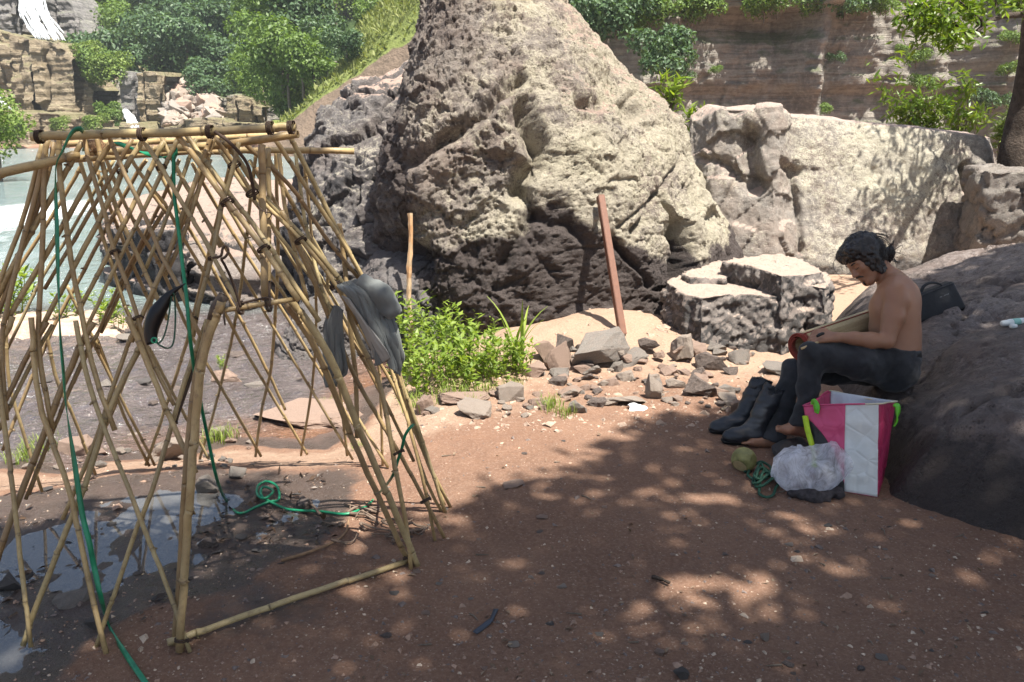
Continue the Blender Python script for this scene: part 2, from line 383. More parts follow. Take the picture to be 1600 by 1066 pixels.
# river sheet: follows small standing waves in the fast stretch
def build_river():
    wb = water_mat("river_water", (0.165, 0.222, 0.222), (0.22, 0.285, 0.28), 3.4, 1.0, 0.08, 0.16, 0.0, (1, 1.7, 1))
    near = wb.ramp(wb.attr("rapid"), (0.1, 0.0), (0.9, 1.0))
    col = wb.bs.inputs["Base Color"].links[0].from_socket
    fo = wb.noise(wb.map(wb.pos(), (1.0, 1.9, 1.0)), 5.0, 8, 0.75, 0.6)
    fo2 = wb.noise(wb.map(wb.pos(), (1.0, 2.2, 1.0)), 26.0, 6, 0.8, 0.4); foam_glint = wb.ramp(wb.math('ADD', wb.attr("foam_glint"), wb.math('MULTIPLY', wb.math('SUBTRACT', wb.mix(wb.math('MULTIPLY', near, 0.6), fo, fo2), 0.5), 1.9)), (0.52, 0.0), (0.80, 1.0))  # real foam, plus fine white flecks painting sparkle on the near stream
    nn = wb.noise(wb.pos(), 3.0, 5, 0.6)
    c = wb.mix(near, col, wb.mix(nn, (0.058, 0.048, 0.046), (0.165, 0.135, 0.128)))
    c = wb.mix(wb.math('MULTIPLY', wb.attr("shore"), wb.ramp(nn, (0.3, 0.4), (0.6, 1.0))), c, (0.20, 0.105, 0.062)); c = wb.mix(foam_glint, c, (0.85, 0.88, 0.88)); wb.set("Base Color", c)
    wb.set("Roughness", wb.mix(foam_glint, (0.07, 0.07, 0.07), (0.7, 0.7, 0.7)))
    ang = np.arange(-75, 16.01, 0.33); rad = np.concatenate([np.arange(3.6, 9, 0.035), 9 * 1.02 ** np.arange(0, 104)])
    A, Rr = np.meshgrid(R(1) * ang, rad); x = (Rr * np.sin(A)).ravel(); y = (Rr * np.cos(A)).ravel(); q = np.stack([x, y, 0 * x], 1)
    sd = poly_sd(x, y, WATER)
    rapid = sstep(10.5, 8.2, y) if False else 1 - sstep(7.6, 9.2, y - 0.0 * x)
    fall = np.exp(-(((x + 10.3) / 1.6) ** 2 + ((y - 15.5) / 4.5) ** 2))
    wave = 0.050 * rapid * fbm(q * np.array([1, 1.7, 1]), 3.2, 4, 51) + 0.012 * (1 - rapid) * fbm(q * np.array([0.6, 1.6, 1]), 1.3, 3, 52)
    wave += fall * (0.03 + 0.12 * ridged(q, 1.4, 4, 54))
    z = WATER_Z + wave * sstep(-0.3, 0.5, sd)
    na, nr = len(ang), len(rad); keep = (sd > -0.5).reshape(nr, na)
    i = np.arange(nr - 1)[:, None] * na + np.arange(na - 1)[None, :]
    k = keep[:-1, :-1] | keep[1:, 1:]
    i = i[k]; f = np.stack([i, i + 1, i + 1 + na, i + na], 1)
    o = mesh_obj("river", np.stack([x, y, z], 1), f, wb.m)
    set_attr(o, "rapid", rapid); set_attr(o, "shore", sstep(0.75, 0.1, sd + 0.25 * fbm(q, 2.0, 3, 59)) * sstep(-3.0, -1.6, x) * rapid)
    streak = np.clip(0.34 * rapid * sstep(-0.1, 0.35, fbm(q * np.array([1, 1.8, 1]), 1.1, 3, 58)), 0, 1)
    set_attr(o, "foam_glint", np.clip(fall * 1.25 + streak + 0.08, 0, 1))
    tag(o, kind="structure")
build_river()
def build_puddle():
    xs = np.arange(-3.6, -0.5, 0.05); ys = np.arange(1.9, 4.1, 0.05); X, Y = np.meshgrid(xs, ys); x, y = X.ravel(), Y.ravel()
    pd = poly_sd(x, y, PUD); k = (pd > 0.0).reshape(X.shape); n = len(xs)
    i = (np.arange(len(ys) - 1)[:, None] * n + np.arange(n - 1)[None, :])[k[:-1, :-1] & k[1:, 1:]]
    f = np.stack([i, i + 1, i + 1 + n, i + n], 1)
    o = mesh_obj("puddle", np.stack([x, y, 0 * x - 0.0225], 1), f, M['puddle']); tag(o, kind="structure")
build_puddle()

# ================================================================== ROCK BUILDERS
def grid_normals(p):
    du = np.roll(p, -1, 1) - np.roll(p, 1, 1); dv = np.empty_like(p); dv[1:-1] = p[2:] - p[:-2]; dv[0] = p[1] - p[0]; dv[-1] = p[-1] - p[-2]
    n = np.cross(du, dv); return n / (np.linalg.norm(n, axis=2, keepdims=True) + 1e-9)
def ring_faces(nz, na, cap=True):
    i = np.arange(nz - 1)[:, None] * na + np.arange(na)[None, :]; j = np.arange(nz - 1)[:, None] * na + (np.arange(na)[None, :] + 1) % na
    f = np.stack([i.ravel(), j.ravel(), (j + na).ravel(), (i + na).ravel()], 1).tolist()
    if cap: f.append([(nz - 1) * na + k for k in range(na)])
    return f
def loft_rock(name, zs, L, Rr, F, B, m, n=2.4, na=420, nz=260, shear=0.0, disp=None, facets=0, seed=1, attrs=None, front=0.72):
    """superellipse sections stacked in z, then displaced along the normal"""
    zs = np.asarray(zs, float); t = np.linspace(0, 1, nz); z = zs[0] + (zs[-1] - zs[0]) * t
    ip = lambda a: np.convolve(np.pad(np.interp(z, zs, a), 6, mode='edge'), np.ones(13) / 13, 'valid')
    l, r, fr, bk = ip(L), ip(Rr), ip(F), ip(B)
    top = sstep(0, 0.10, 1 - t) ** 0.5                       # round the very top
    cx, hw, cyy, hd = (l + r) / 2, (r - l) / 2 * np.maximum(top, 0.02), (fr + bk) / 2, (bk - fr) / 2 * np.maximum(top, 0.02)
    k = int(na * front)
    a = np.concatenate([np.linspace(-math.pi, 0, k, endpoint=False), np.linspace(0, math.pi, na - k, endpoint=False)])
    ca, sa = np.cos(a), np.sin(a)
    ux = np.sign(ca) * np.abs(ca) ** (2 / n); uy = np.sign(sa) * np.abs(sa) ** (2 / n)
    p = np.stack([cx[:, None] + hw[:, None] * ux[None], cyy[:, None] + hd[:, None] * uy[None], np.repeat(z[:, None], na, 1)], 2)
    p[:, :, 1] += shear * (p[:, :, 0] - cx.mean())
    rng = np.random.default_rng(seed); c = p.reshape(-1, 3).mean(0)
    for _ in range(facets):
        nv = rng.normal(size=3); nv[2] = abs(nv[2]) * 0.45 + 0.05; nv[1] = -abs(nv[1]) - 0.35; nv /= np.linalg.norm(nv); s = (p - c) @ nv
        lim = np.quantile(s, rng.uniform(0.93, 0.98)); over = np.maximum(s - lim, 0); p = p - nv * (over * 0.85)[..., None]
    if disp is not None:
        nn = grid_normals(p).reshape(-1, 3); q = p.reshape(-1, 3); q = q + nn * disp(q, nn)[:, None]; p = q.reshape(p.shape)
        nn = grid_normals(p).reshape(-1, 3)
    else: nn = grid_normals(p).reshape(-1, 3)
    q = p.reshape(-1, 3)
    o = mesh_obj(name, q, ring_faces(nz, na), m)
    at = attrs(q, nn) if attrs else {}
    for kx in ("lichen", "stain_shade", "warm"): set_attr(o, kx, np.clip(at.get(kx, np.zeros(len(q))), 0, 1))
    return o
def poly_rock(name, plan, z0, ztop, m, res=0.02, nz=40, ncap=40, disp=None, attrs=None, inset=0.05, power=0.5, taper=0.0, warp=None):
    """prism over a plan polygon with a slightly worn top edge; ztop is a number or f(x, y)"""
    if sum(ax * by - bx * ay for (ax, ay), (bx, by) in zip(plan, plan[1:] + plan[:1])) < 0: plan = plan[::-1]
    pl = plan + [plan[0]]; pts = []
    for (ax, ay), (bx, by) in zip(pl[:-1], pl[1:]):
        k = max(2, int(math.hypot(bx - ax, by - ay) / res)); s = np.linspace(0, 1, k, endpoint=False)
        pts.append(np.stack([ax + (bx - ax) * s, ay + (by - ay) * s], 1))
    pts = np.vstack(pts); w = max(1, int(0.02 / res)); 
    ker = np.ones(2 * w + 1) / (2 * w + 1)
    pts = np.stack([np.convolve(np.concatenate([pts[-w:, i], pts[:, i], pts[:w, i]]), ker, 'valid') for i in (0, 1)], 1)
    c = pts.mean(0); zt = ztop if callable(ztop) else (lambda x, y: np.full_like(x, ztop))
    rows = []
    ts = np.linspace(0, 1, nz)
    for t in ts:
        ins = inset * max(0, (t - 0.86) / 0.14) ** 2 * 0.4 + taper * t
        q = pts + (c - pts) * (ins / (np.linalg.norm(c - pts, axis=1, keepdims=True) + 1e-6))
        zz = z0 + (zt(q[:, 0], q[:, 1]) - z0) * t
        rows.append(np.column_stack([q, zz]))
    for s in np.linspace(0.02, 1, ncap):
        q0 = rows[nz - 1][:, :2]; q = q0 + (c - q0) * s * 0.995; rows.append(np.column_stack([q, zt(q[:, 0], q[:, 1]) + 0.0 * s]))
    p = np.stack(rows, 0); na = p.shape[1]
    nn = grid_normals(p).reshape(-1, 3); q = p.reshape(-1, 3)
    if disp is not None: q = q + nn * disp(q, nn)[:, None]; nn = grid_normals(q.reshape(p.shape)).reshape(-1, 3)
    if warp is not None: q = warp(q)
    o = mesh_obj(name, q, ring_faces(len(rows), na), m)
    at = attrs(q, nn) if attrs else {}
    for kx in ("lichen", "stain_shade", "warm"): set_attr(o, kx, np.clip(at.get(kx, np.zeros(len(q))), 0, 1))
    return o
def sil(pts, Y):
    w = [PY(x, y, Y) for x, y in pts]; z = np.array([v.z for v in w]); x = np.array([v.x for v in w]); i = np.argsort(z); return z[i], x[i]
def brush(q, pts, Y, rad):
    """weight 0..1 near a polyline given on the face (points placed at distance Y)"""
    w = [PY(x, y, Y) for x, y in pts]; d = seg_dist(q[:, 0], q[:, 2], [(v.x, v.z) for v in w]); return np.exp(-(d / rad) ** 2)

# ---- the great boulder
def build_boulder():
    Yc = 8.0
    lz, lx = sil([(668, -75), (652, 0), (638, 60), (632, 130), (624, 190), (612, 240), (600, 300), (590, 350), (578, 400), (570, 450), (562, 620)], Yc)
    rz, rx = sil([(835, -75), (885, -4), (930, 50), (975, 92), (1000, 118), (1045, 152), (1082, 188), (1100, 225), (1108, 262), (1122, 300), (1150, 335), (1172, 370), (1188, 420), (1200, 620)], Yc)
    zs = np.linspace(-0.35, lz[-1], 16)
    Fz = [-0.35, 0.0, 0.3, 0.7, 1.1, 1.5, 1.9, 2.4, 2.9, 3.4]; Fy = [6.35, 6.35, 6.25, 6.42, 6.55, 6.62, 6.85, 7.2, 7.7, 8.2]
    left_over = [(640, 400), (606, 440), (690, 240), (745, 190), (800, 135)]
    def front_w(n): return sstep(0.0, 0.5, -n[:, 1])
    def disp(q, n):
        fw = front_w(n)
        d = 0.14 * fbm(q, 0.9, 4, 1) + 0.075 * fbm(q, 2.6, 4, 2)
        f1, f2, _ = worley(q * np.array([1, 1, 1.25]), 2.1, 5); d += 0.014 * (sstep(0.0, 0.10, f2 - f1) - 1) + 0.022 * (_ - 0.5)
        rough = sstep(0.05, -0.35, q[:, 0] - 0.1 * q[:, 2]) * 0.45 + 0.85
        d += 0.030 * rough * fbm(q, 9, 4, 3)
        d += 0.018 * rough * (ridged(q, 22, 3, 8) - 0.5)
        w1, _, _ = worley(q + 0.05 * fbm(q, 6, 2, 9)[:, None], 17, 6); d -= 0.022 * rough * sstep(0.30, 0.14, w1)
        d += 0.035 * rough * (worley(q * np.array([1, 1, 1.6]) + 0.05 * fbm(q, 8, 2, 12)[:, None], 7.5, 11)[2] - 0.5)
        w2, _, _ = worley(q, 30, 7); d -= 0.012 * sstep(0.34, 0.14, w2)
        # overlapping upper shelf on the left: crack rising to the right
        d -= fw * 0.16 * brush(q, [(612, 440), (640, 255), (690, 222), (745, 190), (810, 130)], 7.0, 0.055)
        d += fw * 0.08 * brush(q, [(640, 290), (700, 250), (760, 210), (800, 180)], 6.8, 0.12)
        d -= fw * 0.26 * brush(q, [(812, 175), (824, 205), (828, 225)], 6.9, 0.085)
        d -= fw * 0.24 * brush(q, [(838, 225), (836, 255), (812, 275), (806, 295)], 6.8, 0.07)
        d += fw * 0.11 * brush(q, [(780, 235), (805, 225), (815, 240)], 6.8, 0.07)
        d += fw * 0.05 * brush(q, [(830, 310), (870, 300), (905, 320), (915, 355)], 6.7, 0.12)
        d -= fw * 0.09 * brush(q, [(835, 335), (860, 348), (885, 345), (905, 372)], 6.7, 0.045)
        d -= fw * 0.10 * brush(q, [(790, 400), (830, 330), (815, 300)], 6.7, 0.05)
        d -= fw * 0.08 * brush(q, [(980, 352), (1020, 305), (1100, 240)], 7.2, 0.025)
        d -= fw * 0.05 * brush(q, [(955, 345), (1035, 290)], 7.2, 0.018)
        d -= fw * 0.10 * brush(q, [(945, 360), (975, 395), (1000, 420), (1012, 438)], 7.0, 0.025)
        d -= fw * 0.42 * brush(q, [(1064, 352), (1070, 385), (1066, 420)], 7.3, 0.075)
        d -= fw * 0.16 * brush(q, [(1035, 300), (1048, 330), (1064, 352)], 7.3, 0.03)
        d -= fw * 0.16 * brush(q, [(1130, 345), (1150, 350)], 7.4, 0.07)
        d -= fw * 0.12 * brush(q, [(900, 165), (930, 165)], 7.4, 0.06)
        d -= fw * 0.12 * brush(q, [(985, 160), (1000, 175)], 7.5, 0.06)
        d -= fw * 0.30 * brush(q, [(600, 420), (620, 380), (650, 395)], 7.0, 0.12)
        d -= fw * 0.12 * brush(q, [(640, 500), (760, 530), (840, 540)], 6.3, 0.14)
        return d
    def attrs(q, n):
        x, z = q[:, 0], q[:, 2]; nz = fbm(q, 1.6, 4, 61); n3 = fbm(q, 4.5, 3, 62)
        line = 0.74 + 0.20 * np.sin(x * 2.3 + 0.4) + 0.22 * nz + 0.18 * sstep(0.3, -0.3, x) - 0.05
        stain_shade = sstep(0.16, -0.16, z - line)
        cx = PY(860, 330, 6.6); stain_shade = np.maximum(stain_shade, 0.95 * np.exp(-(((x - cx.x) / 0.32) ** 2 + ((z - cx.z + 0.25) / 0.55) ** 2)))
        stain_shade = np.maximum(stain_shade, 0.62 * sstep(-0.40, -1.0, x + 0.35 * (z - 1.2) * 0) * 1.0)
        stain_shade = np.maximum(stain_shade, 0.5 * sstep(1.5, 2.0, z) * sstep(0.05, -0.6, x - 0.1))
        lich = 0.30 + 0.36 * sstep(-0.6, 0.7, x - 0.25 * (z - 1.3)) + 0.40 * nz + 0.25 * n3
        lich += 0.35 * np.exp(-(((x + 0.15) / 0.5) ** 2 + ((z - 1.0) / 0.3) ** 2))
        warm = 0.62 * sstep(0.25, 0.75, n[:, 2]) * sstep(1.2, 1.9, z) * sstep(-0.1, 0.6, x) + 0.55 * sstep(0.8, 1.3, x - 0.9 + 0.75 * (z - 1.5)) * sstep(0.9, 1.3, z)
        return dict(lichen=lich, stain_shade=np.clip(stain_shade, 0, 1) * 0.92, warm=warm)
    o = loft_rock("boulder", zs, np.interp(zs, lz, lx), np.interp(zs, rz, rx), np.interp(zs, Fz, Fy), np.interp(zs, [-0.35, 1.5, 3.4], [10.6, 10.3, 9.3]),
                  M['boulder'], n=2.6, na=620, nz=330, shear=0.30, disp=disp, facets=16, seed=5, attrs=attrs, front=0.78)
    origin_to(o, (0.2, 8.2, 0))
    tag(o, "huge rough boulder with cream lichen above a dark brown foot, tallest rock", "boulder")
build_boulder()
def rough_disp(a=0.1, f=1.0, seed=0, blocky=0.05, bs=2.0, fine=0.02, pits=0.015, strat=0.0, sf=6.0):
    def d(q, n):
        r = a * fbm(q, f, 4, seed) + fine * fbm(q, f * 8, 4, seed + 1) + fine * 0.5 * (ridged(q, f * 20, 3, seed + 2) - 0.5)
        if blocky:
            f1, f2, c = worley(q * np.array([1, 1, 1.5]) + 0.12 / bs * np.stack([fbm(q, bs * 2.5, 2, seed + 30 + i_) for i_ in range(3)], 1) * 2, bs, seed + 3); r += blocky * 0.7 * (sstep(0.0, 0.09, f2 - f1) - 1) + blocky * 1.3 * (c - 0.5)
        if pits:
            w, _, _ = worley(q, 14 * f, seed + 4); r -= pits * sstep(0.36, 0.14, w)
        if strat:
            zz = q[:, 2] * sf + 0.5 * fbm(q, 0.7, 2, seed + 5); r += strat * (vnoise(np.stack([0 * zz, 0 * zz, np.floor(zz)], 1) + 0.5 * 0, seed + 6) - 0.5) * (1 - np.abs(n[:, 2]))
        return r
    return d
def lean(k, z0, yb):
    """front half leans back with height"""
    def w(q):
        q = q.copy(); q[:, 1] += k * np.maximum(q[:, 2] - z0, 0) * sstep(yb + 0.6, yb - 0.6, q[:, 1]); return q
    return w
def build_other_rocks():
    # dark boulder behind the great one on the left
    Y = 9.2
    lz, lx = sil([(560, 96), (500, 168), (478, 215), (466, 260), (468, 330), (478, 400), (480, 600)], Y)
    zs = np.linspace(-0.6, lz[-1] + 0.05, 12)
    o = loft_rock("dark_boulder", zs, np.interp(zs, lz, lx), np.interp(zs, [-0.6, 1.6, 2.5], [0.2, 0.1, -0.3]),
                  np.interp(zs, [-0.6, 0.3, 1.2, 2.0, 2.6], [7.3, 7.2, 7.7, 8.5, 9.0]), np.interp(zs, [-0.6, 2.6], [11.5, 11]), M['boulder_dark'], n=2.6, na=460, nz=220, shear=-0.1,
                  disp=rough_disp(0.16, 1.1, 70, 0.09, 2.2, 0.045, 0.03), attrs=lambda q, n: dict(lichen=0.22 + 0.3 * fbm(q, 1.5, 3, 71) + 0.15 * sstep(0.2, 0.8, n[:, 2]), stain_shade=0.44 + 0.42 * fbm(q, 1.3, 4, 72) - 0.40 * sstep(0.5, 0.85, n[:, 2]) + 0.2 * sstep(0.9, 0.2, q[:, 2]), warm=0.9 * sstep(0.5, 0.85, n[:, 2]) * sstep(1.7, 2.1, q[:, 2])), front=0.75)
    origin_to(o, (-1.3, 9, 0)); tag(o, "blackish pitted boulder with a pink sunlit crest, joined to the great boulder's left flank", "boulder")
    # smooth grey ledge at the left foot
    Y = 6.95
    lz, lx = sil([(600, 384), (566, 410), (548, 450), (540, 520), (536, 640)], Y); zs = np.linspace(-0.6, lz[-1], 10)
    o = loft_rock("grey_ledge", zs, np.interp(zs, lz, lx), np.full(10, -0.35), np.interp(zs, [-0.6, 0.2, 0.7], [6.35, 6.45, 6.85]), np.full(10, 8.2), M['boulder_dark'], n=2.8, na=260, nz=120,
                  disp=rough_disp(0.07, 1.6, 80, 0.03, 3, 0.015, 0.012), attrs=lambda q, n: dict(stain_shade=0.85 * sstep(0.75, 0.1, n[:, 2]), lichen=0.1 + 0 * q[:, 0], warm=0.15 + 0 * q[:, 0]))  # shade on the sides painted dark by facing, lit top spared
    origin_to(o, (-0.9, 7.2, 0)); tag(o, "low smooth grey ledge rock behind the split wooden stake", "rock")
    # rock in the stream with pitted grey side
    lz, lx = sil([(470, 484), (448, 500), (436, 530), (430, 580)], 6.7); zs = np.linspace(-0.6, lz[-1], 8)
    o = loft_rock("stream_rock", zs, np.interp(zs, lz, lx), np.full(8, PY(575, 520, 6.7).x), np.interp(zs, [-0.6, 0.15], [6.2, 6.5]), np.full(8, 7.6), M['boulder_dark'], n=2.6, na=240, nz=100,
                  disp=rough_disp(0.08, 1.8, 85, 0.04, 3, 0.02, 0.016), attrs=lambda q, n: dict(stain_shade=0.55 * sstep(0.0, -0.25, q[:, 2]), lichen=0.25 + 0 * q[:, 0], warm=0.3 + 0 * q[:, 0]))
    origin_to(o, (-1.5, 7, 0)); tag(o, "rounded grey rock rising from the stream below the ledge", "rock")
    # flat river slab with broken front
    cr = [PY(182, 480, 9.6), PY(282, 486, 8.75), PY(380, 480, 8.3), PY(475, 470, 8.2)]
    plan = [(v.x, v.y) for v in cr] + [(-1.7, 8.6), (-1.2, 13.5), (-2.6, 16.5), (-6.4, 17.5), (-6.3, 13.0)]
    def zt(x, y): return 0.33 + 0.028 * (y - 8.5) - 0.16 * sstep(0.4, -0.5, (y - 8.4) - 1.6 + 0.3 * (x + 3)) * sstep(-3.6, -3.2, x)
    def sdisp(q, n):
        up = sstep(0.4, 0.8, n[:, 2]); base = rough_disp(0.10, 0.9, 90, 0.16, 1.9, 0.03, 0.0, 0.22, 7.0)(q, n)
        cr_ = worley(q * np.array([0.6, 1.6, 1]), 1.3, 95); crack = sstep(0.10, 0.0, cr_[1] - cr_[0]) * sstep(10.8, 9.5, q[:, 1])
        steps = 0.10 * (cr_[2] - 0.6) * sstep(11, 9.6, q[:, 1])
        return base * (1 - 0.8 * up) + up * (0.03 * fbm(q, 1.2, 4, 91) + steps - 0.16 * crack)
    o = poly_rock("river_slab", plan, -1.4, zt, M['slab'], 0.025, 70, 170, disp=sdisp, inset=0.06,
                  attrs=lambda q, n: dict(warm=0.95 * sstep(0.5, 0.9, n[:, 2]) * sstep(8.8, 10.2, q[:, 1]), lichen=0.35 + 0.4 * fbm(q, 1.2, 3, 93), stain_shade=0.85 * sstep(-2.9, -3.5, q[:, 0]) * sstep(0.6, 0.2, n[:, 2]) + 0.75 * sstep(0.05, -0.25, q[:, 2])))  # left face darkened to paint its shade; dark band at the waterline
    origin_to(o, (-3.5, 11, 0)); tag(o, "broad flat pink slab with broken dark edge, beyond the bamboo frame", "rock slab")
    cr = [PY(440, 470, 8.2), PY(492, 470, 7.9), PY(545, 470, 8.1)]
    plan = [(v.x, v.y) for v in cr] + [(-1.35, 9.2), (-2.2, 9.3)]
    o = poly_rock("dark_block", plan, -0.9, lambda x, y: 0.62 - 0.25 * (y - 8.6) + 0.1 * (x + 2), M['boulder_dark'], 0.02, 60, 40, disp=rough_disp(0.10, 1.3, 97, 0.07, 2.5, 0.02, 0.012),
                  attrs=lambda q, n: dict(stain_shade=0.85 * sstep(0.6, 0.2, n[:, 2]), lichen=0.2 + 0 * q[:, 0], warm=0.3 * sstep(0.5, 0.9, n[:, 2])))
    origin_to(o, (-1.9, 8.6, 0)); tag(o, "dark wedge-shaped block standing between the flat slab and the boulders", "rock")
    plan = [tuple(PY(x, 480, Y_)[:2]) for x, Y_ in ((186, 9.9), (206, 9.2), (240, 8.75), (284, 8.55), (304, 8.9), (300, 9.9))]
    o = poly_rock("upright_block", plan, -1.2, lambda x, y: 0.60 + 0.10 * (x + 3.6) + 0.04 * (y - 9), M['boulder_dark'], 0.018, 70, 40, disp=rough_disp(0.09, 1.3, 98, 0.10, 2.0, 0.03, 0.0), inset=0.08,
                  attrs=lambda q, n: dict(stain_shade=1.0 * sstep(0.7, 0.2, n[:, 2]), lichen=0.15 + 0 * q[:, 0], warm=0.7 * sstep(0.6, 0.9, n[:, 2])))  # upright faces darkened to paint their shade, top kept pink
    origin_to(o, (-3.8, 9.2, 0)); tag(o, "dark upright block at the left end of the flat river slab", "rock")
    # pale ledge on the right
    Y = 9.9
    top = [(1096, 186), (1120, 165), (1160, 168), (1195, 164), (1212, 176), (1300, 184), (1380, 192), (1460, 200), (1530, 206), (1568, 216)]
    tw = [PY(x, y, Y + 0.25) for x, y in top]; tx = np.array([v.x for v in tw]); tz = np.array([v.z for v in tw])
    L0 = PY(1092, 300, Y).x; R0 = PY(1574, 300, Y).x
    plan = [(L0 - 0.05, 9.9), (L0 + 0.15, 9.45), (L0 + 0.75, 9.15), (L0 + 1.0, 9.35), (R0 - 1.6, 9.35), (R0 - 0.25, 9.55), (R0, 9.9), (R0 + 0.1, 12.3), (L0 + 0.4, 12.3)]
    def ledge_disp(q, n):
        fw = sstep(0.0, 0.5, -n[:, 1]); z = q[:, 2]
        d = rough_disp(0.09, 1.0, 100, 0.010, 1.6, 0.026, 0.008)(q, n) * (1 - 0.45 * sstep(0.5, 0.9, n[:, 2]))
        d += fw * 0.10 * (worley(q * np.array([1, 1, 1.3]), 2.4, 104)[2] - 0.5) * sstep(L0 + 1.25, L0 + 0.85, q[:, 0])
        d -= fw * 0.22 * brush(q, [(1190, 215), (1184, 262), (1192, 292)], 9.3, 0.09)
        d += fw * 0.04 * brush(q, [(1190, 180), (1200, 172)], 9.5, 0.14)
        d -= fw * 0.09 * brush(q, [(1122, 252), (1150, 262), (1180, 300)], 9.3, 0.045)
        d -= fw * 0.10 * brush(q, [(1232, 255), (1262, 275)], 9.3, 0.05)
        d -= fw * 0.10 * brush(q, [(1255, 280), (1258, 330), (1254, 395)], 9.3, 0.03)
        d -= fw * 0.25 * brush(q, [(1545, 270), (1548, 300)], 9.4, 0.07)
        return d
    o = poly_rock("pale_ledge", plan, -0.5, lambda x, y: np.interp(x, tx, tz) - 0.02 * (y - Y - 0.3) - 0.05 * sstep(0.25, -0.35, y - Y), M['rock_right'], 0.018, 130, 60, disp=ledge_disp, inset=0.12, warp=lean(0.32, 0.1, 10.4),
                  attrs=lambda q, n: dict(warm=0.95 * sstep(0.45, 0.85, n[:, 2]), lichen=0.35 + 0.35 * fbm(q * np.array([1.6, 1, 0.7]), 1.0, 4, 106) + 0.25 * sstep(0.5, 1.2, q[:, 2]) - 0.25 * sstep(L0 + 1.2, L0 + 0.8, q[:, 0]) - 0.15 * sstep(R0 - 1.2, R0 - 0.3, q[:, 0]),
                                          stain_shade=0.62 * sstep(0.35, 0.0, q[:, 2] + 0.2 * fbm(q, 1.5, 3, 107)) + 0.25 * sstep(R0 - 1.1, R0 - 0.2, q[:, 0])))
    origin_to(o, ((L0 + R0) / 2, 10.5, 0)); tag(o, "long pale lichened ledge rock with a flat pink top, leaf shadows at its right end", "rock ledge")
    Y = 8.9; a = PY(1540, 300, Y).x
    plan = [(a, 8.9), (a + 0.5, 8.55), (a + 1.9, 8.6), (a + 2.0, 9.6), (a + 0.1, 9.6)]
    o = poly_rock("end_block", plan, -0.4, lambda x, y: PY(1560, 268, 8.9).z + 0.02 * x * 0 + 0.1 * (x - a) * 0.3, M['rock_right'], 0.02, 60, 40, disp=rough_disp(0.08, 1.5, 110, 0.05, 2.4, 0.02, 0.01),
                  attrs=lambda q, n: dict(lichen=0.3 + 0.3 * fbm(q, 1.4, 3, 111), stain_shade=0.4 + 0 * q[:, 0], warm=0.3 * sstep(0.5, 0.9, n[:, 2])))
    origin_to(o, (a + 1, 9.1, 0)); tag(o, "small rough block against the pale ledge's right end at the tree foot", "rock")
build_other_rocks()
def build_platform():
    # broken basalt platform: a low front tier, an upper tier and dark right-hand blocks
    root = empty("stone_platform", (2.0, 7.0, 0)); tag(root, "flat-topped broken basalt outcrop in sunlit tiers behind the boots", "rock outcrop")
    top = dict(attrs=lambda q, n: dict(warm=1.0 * sstep(0.55, 0.85, n[:, 2]), lichen=0.15 + 0.35 * fbm(q, 2.5, 3, 121), stain_shade=0.58 * sstep(0.6, 0.1, n[:, 2]) + 0.30 * sstep(0.25, 0.0, q[:, 2]) * sstep(0.6, 0.1, n[:, 2])))  # sunlight painted as pale pink tops, shade as dark sides
    dz0 = rough_disp(0.045, 2.2, 120, 0.0, 5.0, 0.030, 0.0)
    def dz(q, n):
        w = worley(q * np.array([1, 1, 1.4]) + 0.06 * fbm(q, 5, 2, 125)[:, None], 7.0, 123); w2 = worley(q + 0.03 * fbm(q, 9, 2, 126)[:, None], 17.0, 124)
        return dz0(q, n) + 0.036 * (w[2] - 0.5) + 0.016 * (w2[2] - 0.5)
    def disp(q, n): return dz(q, n) * (1 - 0.75 * sstep(0.5, 0.85, n[:, 2]))
    def tier(pts, z, z0=-0.2):
        return [g2(x, y, z) for x, y in pts], z, z0
    def make(name, pts, z, z0=-0.2, d=disp):
        o = poly_rock(name, [g2(x, y, z) for x, y in pts], z0, lambda x, y: z + 0.012 * np.sin(5 * x + 3 * y), M['platform'], 0.012, 50, 40, disp=d, inset=0.05, warp=lean(0.22, 0.0, 7.2), **top)
        o.data.transform(Matrix.Translation(-root.location)); o.parent = root; return o
    make("lower_tier", [(1040, 446), (1062, 436), (1120, 425), (1230, 425), (1232, 450), (1226, 470), (1190, 468), (1150, 466), (1100, 470), (1072, 464)], 0.42)
    make("left_step", [(1070, 434), (1080, 424), (1115, 413), (1140, 410), (1140, 440), (1080, 440)], 0.47)
    make("upper_tier", [(1132, 412), (1150, 405), (1200, 401), (1240, 404), (1290, 420), (1300, 428), (1230, 438), (1184, 422)], 0.58)
    make("right_block", [(1232, 436), (1262, 432), (1300, 428), (1312, 440), (1300, 452), (1262, 448)], 0.50)
    make("foot_block", [(1226, 462), (1232, 446), (1290, 448), (1296, 470), (1280, 486), (1228, 490)], 0.30)
build_platform()
SEAT_B = [g2(*q) for q in ((1720, 905), (1600, 850), (1530, 826), (1460, 802), (1388, 778), (1368, 735), (1350, 690), (1325, 640), (1296, 585), (1282, 545), (1290, 512))] + [(3.2, 7.4), (4.4, 8.0), (7.5, 7.8), (7.5, 3.0)]
